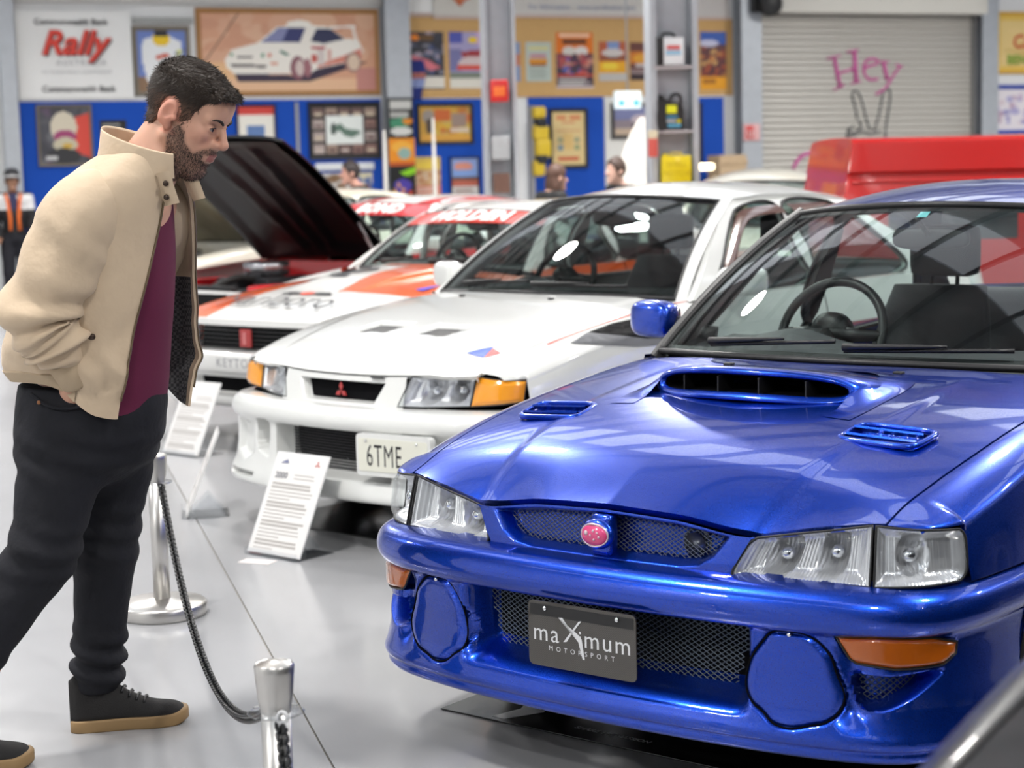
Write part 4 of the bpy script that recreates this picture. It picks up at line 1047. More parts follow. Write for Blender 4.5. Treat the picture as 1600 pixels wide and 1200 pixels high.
# ------------------------------------------------------------------ the other cars of the row
C3 = lambda h: np.array(srgb(h))
def saloon(name, loc, yaw, label, P):
    """boxy 1980s saloon; P holds its own measures, colours and liveries"""
    M = P['paint']; L = P.get('length', 4.7); w = P.get('w', .86); roofz = P.get('roofz', 1.36); nose = P.get('nose', .74); cz = P.get('cowlz', .93)
    yc = P.get('cowl_y', 1.52); hy = P.get('head_y', 2.08)
    spec = dict(paint=M, length=L,
        outline=[(0, 0), (.3, .006), (.55, .022), (.70, .05), (w - .07, .10), (w - .025, .18), (w - .005, .30), (w, .5), (w + .005, 1.2), (w + .005, 3.2), (w - .01, L - .5), (w - .05, L - .15), (w - .15, L - .03), (.4, L), (0, L)],
        hood_z=[(0, nose - .02), (.06, nose), (.4, nose + (cz - nose) * .45), (.9, nose + (cz - nose) * .78), (yc, cz), (yc + .4, cz + .02)], crown=P.get('crown', .04), crown_pow=3.,
        hood_front_z=[(0, nose - .005), (.4, nose - .008), (.9, nose - .02)], nose_len=.05, hood_set=.05,
        gap_x=[(0, w - .13), (.5, w - .12), (yc + .3, w - .12)],
        shoulder_z=[(0, nose), (.3, nose + .02), (.9, nose + (cz - nose) * .7), (yc, cz - .01), (2.5, cz + .005), (L, cz + .01)],
        side_prof=[(0, .05), (.15, .015), (.4, 0.), (.7, .006), (.88, .02), (1, .045)],
        cowl=(yc, .12), bumper_end=.58, hood_feat=P.get('hood_feat', lambda x, y: 0 * x),
        screen=dict(base=(w - .16, yc + .03, yc + .16, cz + .015, cz), head=(w - .31, hy, hy + .09, roofz - .06, roofz - .085), bulge=.025),
        roof=dict(edge_y=[hy - .05, hy + .09, 2.5, 3.0, 3.4], edge_x=[w - .305, w - .30, w - .29, w - .29, w - .30], edge_z=[roofz - .10, roofz - .075, roofz - .055, roofz - .055, roofz - .09], crown=P.get('rcrown', .055)))
    c = Car(name, loc, yaw, label, None, spec); o = c.o; R = c.root; sx = lambda x: float(o.sx(x))
    ar = [(.86, .32, .35)]; ra = [(.86 + 2.66, .32, .35)]
    MI = attrmat('ink_30_100', .30, 1.); ink = P.get('ink'); kw = dict(m=MI) if ink else {}
    gz0, gz1 = P.get('grille_z', (.56, nose - .03))
    bp = [(.10, .22), (.01, .225), (-.012, .25), (-.008, .32), (0, .40), (-.004, .415), (-.05, .43), (-.062, .46), (-.062, gz0 - .05), (-.05, gz0 - .02), (.02, gz0 - .005), (.06, gz0)]
    def bfeat(S, X, Z): return .06 * sstep((.395 - Z) / .01) * sstep((Z - .29) / .01) * sstep((.45 - np.abs(X)) / .02)
    c.build_bumper(bp, float(o.sy(.60)), bfeat, .015, .01, 'bumper', arches=ar, m=P.get('bumper_m', M))
    A, Z = np.meshgrid(np.linspace(-sx(.5), sx(.5), 20), np.linspace(.26, .42, 4)); mk('intake_back', *gridf(on_outline(o, A, .05 + 0 * A, Z)), M_DARK, R)
    lin = lambda S, Z: .03 + .12 * np.maximum(0, Z - gz0) + 0 * S
    # grille with bars, lamps beside it
    gx = P.get('grille_x', .44); A, Z = np.meshgrid(np.linspace(-sx(gx), sx(gx), 20), np.linspace(gz0 - .01, gz1 + .02, 4)); mk('grille_back', *gridf(on_outline(o, A, lin(A, Z) + .03, Z)), M_DARK, R)
    for k, z in enumerate(np.linspace(gz0 + .012, gz1 - .005, 6)):
        b = MB(); b.tube(on_outline(o, np.linspace(-sx(gx), sx(gx), 14), .03, np.full(14, z)), .005, 5); b.build('grille_bar', P.get('bar_m', M_BLACK), R)
    if P.get('badge'):
        b = MB(); b.box((-.045, .012, (gz0 + gz1) / 2 - .05), (.045, .03, (gz0 + gz1) / 2 + .05), .006); bd = b.build('grille_badge', mat('badge_dull_red', (.42, .05, .05), .4), R, sharp=30)
        b = MB(); b.box((-.012, .006, (gz0 + gz1) / 2 - .035), (.012, .012, (gz0 + gz1) / 2 + .035)); b.build('badge_bar', mat('badge_pink', (.6, .2, .2), .4), bd, smooth=False)
    for sg in (1, -1):
        e = float(o.sy(.20))
        c.lamp('headlamp', [(sg * sx(gx + .01), gz0), (sg * sx(.74), gz0), (sg * sx(.74), gz1), (sg * sx(gx + .01), gz1)], lin, M_LENS, ((.3, .5, .42), (.7, .5, .42)), .06, ncol=(24, 14))
        c.lamp('side_indicator', [(sg * sx(.745), gz0), (sg * e, gz0), (sg * e, gz1 - .01), (sg * sx(.745), gz1)], lin, P.get('corner_m', M_AMBER2), (), .03, ncol=(12, 8))
    # bonnet: closed or lifted on its hinge
    h = c.build_hood(P.get('hood_n', 61), P.get('hood_n', 61), ink=(lambda x, y: ink(np.stack([x, y, c.hoodz(x, y)], 1), 'hood')) if ink else None, name='bonnet', **kw)
    if P.get('open'):
        ang = P['open']; yh, zh = yc + .02, cz - .02
        me = h.data; co = np.empty(len(me.vertices) * 3); me.vertices.foreach_get('co', co); co = co.reshape(-1, 3)
        dy, dz = co[:, 1] - yh, co[:, 2] - zh; ca, sa = math.cos(ang), math.sin(ang)
        tip = lambda dy, dz: (yh + dy * ca + dz * sa, zh - dy * sa + dz * ca)
        y2, z2 = tip(dy, dz); me.vertices.foreach_set('co', np.stack([co[:, 0], y2, z2], 1).ravel()); me.update()
        # inner skin with ribs
        A, T = np.meshgrid(np.linspace(-1, 1, 31), np.linspace(0, 1, 25)); X = A * (w - .15); Y = .07 + (yc - .02 - .07) * T; Z = c.hoodz(X, Y) - .035
        rib = (np.abs(np.abs(A) - .45 * (1 - .5 * T)) < .05) | (np.abs(A) < .035) | (np.abs(A) > .9) | (T < .08) | (T > .92); Z = Z - np.where(rib, .03, 0.)
        y2, z2 = tip(Y - yh, Z - zh); u = mk('bonnet_inner_skin', *gridf(np.stack([X, y2, z2], -1), flip=True), P.get('inner_m', M_BLACK), h)
        for sg in (1, -1):
            y2, z2 = tip(.35 - yh, float(c.zc(.35)) - .05 - zh) if sg < 0 else tip(1.1 - yh, float(c.zc(1.1)) - .05 - zh)
            b = MB(); b.tube([(sg * (w - .16), .55 if sg < 0 else 1.36, cz - .18 if sg < 0 else cz - .02), (sg * (w - .18), y2, z2)], .014 if sg > 0 else .008, 6); b.build('bonnet_stay', mat('stay_grey', (.4, .4, .42), .4, metal=.5), R)
        # engine bay
        b = MB(); b.box((-w + .12, .10, .42), (w - .12, yc - .05, .46)); b.build('bay_floor', M_DARK, R, smooth=False)
        bm_ = P.get('bay_m', M)
        for sg in (1, -1): b = MB(); b.box((sg * (w - .20) - .07, .12, .45), (sg * (w - .20) + .07, yc - .04, cz - .16), .03); b.build('inner_wing', bm_, R, sharp=30)
        b = MB(); b.box((-w + .14, yc - .09, .45), (w - .14, yc - .03, cz - .05), .02); b.build('firewall', bm_, R, sharp=30)
        b = MB(); b.box((-.24, .50, .46), (.24, 1.22, .70), .05); b.box((-.30, .60, .66), (-.12, 1.12, .79), .03); b.box((.12, .60, .66), (.30, 1.12, .79), .03); b.build('engine_block', mat('engine_dark', (.04, .04, .045), .45, metal=.5), R, sharp=30)
        b = MB(); b.lathe([(.001, .90), (.17, .90), (.18, .885), (.18, .80), (.10, .78)], 24, 'z', (0, .86, 0)); b.build('air_filter', mat('filter_chrome', (.5, .5, .52), .25, metal=.9), R)
        b = MB(); b.box((-.40, .14, .46), (.40, .22, .76), .02); b.build('radiator', M_BLACK, R, sharp=30)
        b = MB(); b.tube(catmull([(.1, .24, .74), (.16, .40, .80), (.12, .60, .78)], 6), .028, 8); b.build('coolant_hose', M_RUBBER, R)
        b = MB(); b.box((.40, .95, .50), (.58, 1.18, .72), .015); b.build('battery', M_BLACK, R, sharp=30)
    for sg in (1, -1): c.build_fender(sg, .105, .21, nose - .03, gz0, yc + .10, .22, ar, 60, ink=(lambda v: ink(v, 'fender')) if ink else None, **kw)
    # front panel above the lamps
    c.front_patch('front_panel', -float(o.sy(.21)), float(o.sy(.21)), lambda S: gz1 + .002 + 0 * S, lambda S: nose - .004 - .02 * (np.abs(S) / .9) ** 2, lambda S, Z: .026 + .25 * np.maximum(0, Z - gz1) + 0 * S, M, None, (40, 6))
    if not P.get('open') or True:
        A, T = np.meshgrid(np.linspace(-1, 1, 31), np.linspace(0, 1, 5)); X = A * (w - .14); mk('cowl_panel', *gridf(np.stack([X, c.ycowl(X) - .03 + .10 * T, c.hoodz(X, c.ycowl(X)) - .02 + .004 * T], -1)), M_BLACK, R)
    c.build_screen(P.get('glass')); c.build_roof(ink=(lambda v: ink(v, 'roof')) if ink else None, **kw)
    for sg in (1, -1):
        c.build_pillar(sg, m=P.get('pillar_m', M))
        c.build_sideframe(sg, [(yc + .12, 0), (3.95, 0), (3.50, .72), (3.34, 1), (hy + .08, 1), (hy - .18, .5)], [[(yc + .32, .06), (hy - .0, .80), (hy + .12, .88), (2.52, .88), (2.55, .06)], [(2.62, .06), (2.60, .88), (3.18, .86), (3.40, .5), (3.50, .07)]], m=P.get('pillar_m', M))
        di = (lambda v: ink(v, 'side')) if ink else None
        c.build_side('door', yc + .11, 2.56, .24, side=sg, ink=di, **kw); c.build_side('rear_door', 2.57, 3.40, .24, ra, side=sg, ink=di, **kw); c.build_side('rear_quarter', 3.41, L - .2, .24, ra, side=sg, rear=True)
        wheel(R, sg * (w - .11), .86, .315, side=sg); wheel(R, sg * (w - .11), .86 + 2.66, .315, side=sg)
        if P.get('mirrors', True): mirrorhouse(R, sg, w + .03, yc + .30, cz + .07, M, (.085, .05, .055))
    rows = []
    for y, hw, z in ((3.40, w - .30, roofz - .085), (3.65, w - .25, roofz - .22), (3.92, w - .20, cz + .03), (3.98, w - .12, cz + .02), (L - .12, w - .12, cz + .01), (L - .03, w - .2, cz - .02)):
        a = np.linspace(-1, 1, 15); rows.append(np.stack([a * hw, np.full(15, y), z + .04 * (1 - a * a) * (1.2 if y < 3.8 else .3)], 1))
    mk('rear_screen', *gridf(np.array(rows[:3])), M_GLASS, R); mk('boot_lid', *gridf(np.array(rows[2:])), M, R)
    c.cabin(rear_seat=P.get('rear_seat', True))
    if P.get('wipers', True): c.wipers(((-.62, .03, .0, .09), (.06, .03, .66, .08)))
    if P.get('strip'):
        hexc, txt, t0 = P['strip']; A, T = np.meshgrid(np.linspace(-1, 1, 31), np.linspace(t0, .985, 6)); st = mk('sun_strip', *gridf(c.wsurf(A, T) + np.array([0, -.006, .006])), mat('strip' + hexc, hexc, .35, coat=1.), R)
        v, f = textmesh(txt, P.get('tsize', .165), shear=.25, bold=.008, space=1.08); tm = (t0 + .985) / 2; hw = spec['screen']['head'][0]; hgt = .62
        v2 = c.wsurf((v[:, 0] + P.get('tx', 0.)) / hw * .86, tm + v[:, 1] / hgt) + np.array([0, -.011, .011]); mk('lettering', v2, f, mat('strip_white', (.85, .85, .83), .5), st, smooth=False)
    if P.get('rollbar'):
        b = MB()
        for sg in (1, -1): b.tube(catmull([(sg * (w - .22), yc + .45, .35), (sg * (w - .30), yc + .62, .95), (sg * (w - .36), hy + .12, roofz - .13), (sg * (w - .36), 2.75, roofz - .10), (sg * (w - .22), 2.85, .4)], 6), .021, 8)
        b.tube([(-w + .36, hy + .12, roofz - .13), (w - .36, hy + .12, roofz - .13)], .021, 8); b.tube([(-w + .36, 2.75, roofz - .10), (w - .36, 2.75, roofz - .10)], .021, 8); b.tube([(-w + .36, 2.75, roofz - .10), (w - .25, 2.84, .5)], .021, 8); b.build('roll_cage', P['rollbar'], R)
    return c
# orange and white racing saloon ------------------------------------------------
WH, OR = np.array((.80, .80, .78)), C3('#f2621a')
def livery_orange(v, part):
    x, y, z = v[:, 0], v[:, 1], v[:, 2]; col = np.tile(WH, (len(v), 1))
    if part in ('hood', 'fender'):
        # white nose panel, a wide orange field on the left half and a thin wedge on the right edge
        col[(x > .10 - .25 * (y - .85)) & (y > .62 + .10 * (x - .3)) & (x > -.02)] = OR
        col[(x < -.40 + .18 * np.clip((.75 - y) / .6, 0, 1) * 0) & (y > .08) & (y < 1.0)] = OR
        col[(y > 1.44)] = OR
        if part == 'fender': col[(x > 0) & (y < .58)] = WH; col[(x > 0) & (y > .58)] = OR; col[(x < 0)] = OR
    if part == 'side': col[z > .55] = OR
    if part == 'roof': col[(np.abs(x) > .38) & (y < 2.6)] = C3('#e8e4dc')
    return col
c = saloon('orange_white_race_car', (-1.52, 10.0), -.69, 'orange and white racing saloon with a red sun strip, in the middle of the row', dict(paint=mat('race_white', (.80, .80, .78), .3, coat=1.), length=4.42, ink=livery_orange, strip=('#d8341e', 'HOLDEN', .74), badge=True, mirrors=False, nose=.73, cowlz=.93, roofz=1.345, hood_n=111, grille_z=(.555, .69), rollbar=mat('cage_white', (.75, .75, .73), .4), pillar_m=mat('pillar_red', (.72, .70, .68), .35, coat=1.),
    hood_feat=lambda x, y: .035 * sstep((.33 - np.abs(x)) / .05) * sstep((y - .55) / .5)))
def hoodtext(c, body, size, x0, y0, m, rot180=True, dz=.004, **k):
    v, f = textmesh(body, size, **k); sg = -1 if rot180 else 1
    X = x0 - v[:, 0] * 1.0 * (1 if rot180 else -1) * -1 * -1; Y = y0 - v[:, 1] * (1 if not rot180 else 1)
    return mk('lettering', np.stack([X, Y, c.hoodz(X, Y) + dz], 1), f, m, c.root, smooth=False)
# lettering meant to be read from the driver's side: upside down from the front
v, f = textmesh('Marlboro', .29, space=1.06); X, Y = v[:, 0] * .80 - .04, .31 + v[:, 1]
mk('lettering', np.stack([X, Y, c.hoodz(X, Y) + .020], 1), f, M_INKK if 'M_INKK' in globals() else mat('ink_black', (.02, .02, .025), .5), c.root, smooth=False)
v, f = textmesh('05', .50, bold=.012); X, Y = v[:, 0] * .8 - .26, 1.12 - v[:, 1]
mk('race_number', np.stack([X, Y, c.hoodz(X, Y) + .006], 1), f, mat('ink_black', (.02, .02, .025), .5), c.root, smooth=False)
for nm, hexc, pts in (('emblem_disc', '#d8523c', [(.05 * math.cos(t), .52 + .04 * math.sin(t)) for t in np.linspace(0, 2 * PI, 16, endpoint=False)]), ('emblem_wing', '#2a2a2c', [(-.22, .50), (-.06, .49), (-.06, .54), (-.16, .55)]), ('emblem_wing', '#2a2a2c', [(.22, .50), (.06, .49), (.06, .54), (.16, .55)]), ('pennant_sticker', '#4038c0', [(.60, .80), (.66, .80), (.63, 1.02)])):
    v2, f2, _ = poly_patch(pts, .02); mk(nm, np.stack([v2[:, 0], v2[:, 1], c.hoodz(v2[:, 0], v2[:, 1]) + .008], 1), f2, mat('sticker' + hexc, hexc, .4), c.root)
v, f = textmesh('KEYTON', .075, space=1.2); o = c.o; X = v[:, 0] + .0; mk('lettering', on_outline(o, np.sign(X) * np.abs(X), -.066, .485 + v[:, 1]), f, mat('ink_grey', (.35, .35, .37), .5), c.root, smooth=False)
# red and white racing saloon with the bonnet up ----------------------------------
def livery_red(v, part):
    x, y, z = v[:, 0], v[:, 1], v[:, 2]; col = np.tile(np.array((.80, .80, .78)), (len(v), 1)); RD = C3('#c8141c')
    if part == 'roof': col[(x > -.30) & (x < -.05)] = RD; col[(x > .36)] = RD
    if part == 'fender': col[(z < .74) & (z > .55)] = RD; col[z < .5] = RD
    if part == 'side': col[z > .70] = RD
    if part == 'hood': col[:] = (.008, .008, .009)
    return col
saloon('red_white_race_car', (-2.42, 12.95), -.70, 'red and white racing saloon with its black-lined bonnet propped open', dict(paint=mat('race_white', (.80, .80, .78), .3, coat=1.), ink=livery_red, strip=('#c8141c', 'BOND', .72), tsize=.165, tx=.13, nose=.74, roofz=1.37, open=.80, inner_m=mat('black_inner', (.005, .005, .006), .42, spec=.25), bay_m=mat('bay_red', (.62, .015, .02), .25, coat=1.), rollbar=mat('cage_grey', (.3, .31, .33), .4), wipers=False))
saloon('cream_race_car', (-3.60, 15.9), -.70, 'cream saloon with its bonnet propped open, farthest in the row', dict(paint=mat('cream_paint', (.78, .75, .64), .3, coat=1.), nose=.82, cowlz=1.0, roofz=1.43, open=.55, inner_m=mat('khaki_inner', (.42, .38, .26), .35, coat=.4)))
saloon('cream_saloon', (1.92, 14.35), -.20, 'cream saloon whose roof shows between the white saloon and the red van', dict(paint=mat('cream_roof_paint', (.76, .73, .63), .3, coat=1.), roofz=1.465, rcrown=.12, cowlz=1.0, nose=.8))
saloon('black_saloon', (.765, 1.0), -.67, 'glossy black car cut off at the bottom right corner', dict(cowlz=1.0, paint=mat('black_paint', (.006, .006, .007), .3, coat=.25, spec=.3), nose=.80, w=.85, crown=.03, grille_z=(.50, .64), corner_m=mat('black_corner', (.006, .006, .007), .2, coat=1.)))
# red van ------------------------------------------------------------------------
def red_van():
    M = mat('van_red', (.50, .012, .010), .25, coat=.6); r = empty('red_van', (2.10, 12.2, 0), .03, 'tall red van whose body rises behind the blue saloon', 'van')   # x along the van, camera side at -y
    hy = .68; sec = [(-hy, .28), (-hy - .02, .6), (-hy - .02, 1.0), (-hy, 1.40), (-hy + .02, 1.455), (-hy - .012, 1.475), (-hy + .004, 1.66), (-hy + .03, 1.685), (-hy + .3, 1.70), (0, 1.705)]
    sec = sec + [(-y, z) for y, z in sec[-2::-1]]; sec = np.array(sec); n = len(sec); rows = []
    for x, sl in ((0., .16), (.02, .16), (.5, .16), (3.2, .1), (3.6, .1), (4.3, .0)):
        z = sec[:, 1].copy(); top = 9. if x < 3.5 else .98; z = np.minimum(z, top); k = .985 if x == 0. else 1.
        rows.append(np.stack([x + (sl * np.clip(z - .9, 0, 1) if x < .4 else -.4 * np.clip(z - .9, 0, 1) if x < 3.65 else 0 * z), sec[:, 0] * k, z], 1))
    b = MB(); b.grid(np.array(rows), flip=True); b.f.append(list(range(n))[::-1]); b.f.append(list(range(b.n - n, b.n))); b.build('body', M, r, sharp=28)
    for sg in (-1, 1):
        for x0, x1 in ((.35, 1.2), (1.3, 2.2), (2.3, 2.95)): b = MB(); b.box((x0, sg * (hy + .012) - .012, 1.02), (x1, sg * (hy + .012) + .012, 1.34), .008); b.build('side_window', mat('dark_window', (.02, .025, .03), .05, coat=1.), r, sharp=30)
        b = MB(); b.tube([(.12, sg * (hy + .0), 1.405), (3.0, sg * (hy + .0), 1.405)], .010, 6); b.build('gutter', M, r)
    for x in (.8, 3.5):
        for sg in (-1, 1):
            b = MB(); b.lathe([(.001, -.09), (.2, -.09), (.30, -.08), (.31, 0), (.30, .08), (.2, .09), (.001, .09)], 28, 'y', (x, sg * .58, .31)); b.build('wheel', M_RUBBER, r)
    b = MB(); b.box((-.05, -.62, .34), (.02, .62, .52), .02); b.build('rear_bumper', M_CHROME, r, sharp=30)
red_van()
# ------------------------------------------------------------------ sculpting kit: implicit surfaces meshed on a stretched grid
class Field:
    def __init__(s, X, Y, Z): s.ax = [np.asarray(a, float) for a in (X, Y, Z)]; s.d = np.full([len(a) for a in s.ax], 1., np.float32)
    def block(s, lo, hi):
        sl = tuple(slice(max(0, np.searchsorted(a, l) - 1), min(len(a), np.searchsorted(a, h) + 1)) for a, l, h in zip(s.ax, lo, hi))
        P = np.stack(np.meshgrid(*[a[q] for a, q in zip(s.ax, sl)], indexing='ij'), -1); return sl, P
    def op(s, fn, lo, hi, k=.01, sub=False, pad=.05):
        lo = np.asarray(lo, float) - pad; hi = np.asarray(hi, float) + pad; sl, P = s.block(lo, hi)
        if P.size == 0: return
        e = fn(P); d = s.d[sl]
        if sub:
            h = np.clip(.5 - .5 * (d + e) / k, 0, 1); s.d[sl] = d * (1 - h) + (-e) * h + k * h * (1 - h)
        else:
            h = np.clip(.5 + .5 * (d - e) / k, 0, 1); s.d[sl] = d * (1 - h) + e * h - k * h * (1 - h)
    def cone(s, a, b, r1, r2, k=.015, **q):
        a, b = np.asarray(a, float), np.asarray(b, float); ba = b - a; L = ba @ ba + 1e-12
        def fn(P):
            t = np.clip(((P - a) @ ba) / L, 0, 1); return np.linalg.norm(P - a - t[..., None] * ba, axis=-1) - (r1 + (r2 - r1) * t)
        R = max(r1, r2); s.op(fn, np.minimum(a, b) - R, np.maximum(a, b) + R, k, **q)
    def ell(s, c, r, k=.015, M=None, **q):
        c, r = np.asarray(c, float), np.asarray(r, float); M = np.eye(3) if M is None else M
        def fn(P):
            p = (P - c) @ M.T; k0 = np.linalg.norm(p / r, axis=-1); k1 = np.linalg.norm(p / (r * r), axis=-1); return k0 * (k0 - 1) / np.maximum(k1, 1e-6)
        R = r.max(); s.op(fn, c - R, c + R, k, **q)
    def mesh(s):
        d = s.d; ins = d < 0; n = d.shape
        c = [d[i:n[0] - 1 + i, j:n[1] - 1 + j, k:n[2] - 1 + k] for i in (0, 1) for j in (0, 1) for k in (0, 1)]
        I = np.stack([x < 0 for x in c]); act = I.any(0) & ~I.all(0); idx = -np.ones(act.shape, np.int64); ids = np.argwhere(act); idx[act] = np.arange(len(ids))
        vals = np.stack([x[act] for x in c], 1); g0 = [s.ax[a][ids[:, a]] for a in range(3)]; g1 = [s.ax[a][ids[:, a] + 1] for a in range(3)]
        corners = np.array([(i, j, k) for i in (0, 1) for j in (0, 1) for k in (0, 1)]); acc = np.zeros((len(ids), 3)); cnt = np.zeros(len(ids))
        for a in range(8):
            for b in range(a + 1, 8):
                if np.abs(corners[a] - corners[b]).sum() != 1: continue
                va, vb = vals[:, a], vals[:, b]; m = (va < 0) != (vb < 0); t = np.where(m, va / np.where(m, va - vb, 1), 0)
                p = corners[a][None] + t[:, None] * (corners[b] - corners[a])[None]; acc += np.where(m[:, None], p, 0); cnt += m
        loc = acc / cnt[:, None]; V = np.stack([g0[a] + loc[:, a] * (g1[a] - g0[a]) for a in range(3)], 1); F = []
        for ax in range(3):
            sh = [slice(None)] * 3; s0 = sh.copy(); s1 = sh.copy(); s0[ax] = slice(0, n[ax] - 1); s1[ax] = slice(1, n[ax]); A, B = ins[tuple(s0)], ins[tuple(s1)]
            e = np.argwhere(A != B); o1, o2 = (ax + 1) % 3, (ax + 2) % 3; e = e[(e[:, o1] > 0) & (e[:, o2] > 0) & (e[:, o1] < n[o1] - 1) & (e[:, o2] < n[o2] - 1)]
            q = []
            for u, v in ((0, 0), (-1, 0), (-1, -1), (0, -1)): t = e.copy(); t[:, o1] += u; t[:, o2] += v; q.append(idx[t[:, 0], t[:, 1], t[:, 2]])
            q = np.stack(q, 1); fl = ~A[e[:, 0], e[:, 1], e[:, 2]]; q[fl] = q[fl][:, ::-1]; F.append(q)
        F = np.concatenate(F); return V, F[(F >= 0).all(1)]
def wob(P, freq, seed, n=6):
    g = np.random.default_rng(seed); out = 0
    for _ in range(n): k = g.normal(size=3); k = k / np.linalg.norm(k) * freq * g.uniform(.6, 1.5); out = out + np.sin(P @ k + g.uniform(0, 6.3))
    return out / n
def graded(lo, hi, a, b, fine, coarse):
    return np.unique(np.round(np.r_[np.arange(lo, a, coarse), np.arange(a, b, fine), np.arange(b, hi + coarse, coarse)], 5))
def loft(rows, disp=None, cap=(False, False), closed=True, flip=False):
    """rows: (n, m, 3) rings"""
    P = np.asarray(rows, float)
    if disp is not None:
        N = np.cross(np.gradient(P, axis=0), (np.roll(P, -1, 1) - np.roll(P, 1, 1)) if closed else np.gradient(P, axis=1)); N /= np.linalg.norm(N, axis=-1, keepdims=True) + 1e-9
        P = P + N * disp(P)[..., None]
    v, f = gridf(P, False, closed, flip); n, m = P.shape[:2]
    if cap[0]: f.append(list(range(m))[::-1])
    if cap[1]: f.append(list(range((n - 1) * m, n * m)))
    return v, f
def ringpath(path, radii, n=28, up=(0, 0, 1), squash=None):
    """rings along a smoothed path; radii (per point) as scalars or (a,b)"""
    path = np.asarray(path, float); T = np.gradient(path, axis=0); T /= np.linalg.norm(T, axis=1, keepdims=True); rr = np.asarray(radii, float)
    if rr.ndim == 1: rr = np.stack([rr, rr], 1)
    U = np.asarray(up, float); rows = []; th = np.arange(n) * 2 * PI / n
    for i in range(len(path)):
        B = np.cross(T[i], U); B /= np.linalg.norm(B) + 1e-9; C = np.cross(B, T[i]); rows.append(path[i] + rr[i, 0] * np.cos(th)[:, None] * B + rr[i, 1] * np.sin(th)[:, None] * C)
    return np.array(rows)
M_SKIN = attrmat('skin', .48); setin(M_SKIN.node_tree.nodes['Principled BSDF'], 'Subsurface Weight', .12); setin(M_SKIN.node_tree.nodes['Principled BSDF'], 'Subsurface Radius', (.012, .004, .002))
def strands(pts, nrm, dirs, length, width, m, name, parent, seed=3, lift=.35, jitter=.35):
    g = np.random.default_rng(seed); n = len(pts); d = dirs + nrm * lift + g.normal(size=(n, 3)) * jitter; d /= np.linalg.norm(d, axis=1, keepdims=True)
    L = length * g.uniform(.6, 1.25, n)[:, None]; side = np.cross(d, nrm); side /= np.linalg.norm(side, axis=1, keepdims=True) + 1e-9; w = width * g.uniform(.7, 1.2, n)[:, None]
    mid = pts + d * L * .55 + nrm * L * .06; tip = pts + d * L - nrm * L * .05
    V = np.stack([pts - side * w, pts + side * w, mid - side * w * .7, mid + side * w * .7, tip], 1).reshape(-1, 3); b = np.arange(n)[:, None] * 5
    F = np.concatenate([np.c_[b, b + 1, b + 3, b + 2]]).tolist() + np.c_[b + 2, b + 3, b + 4].tolist(); o = mk(name, V, F, m, parent); o['kind'] = 'stuff'; return o
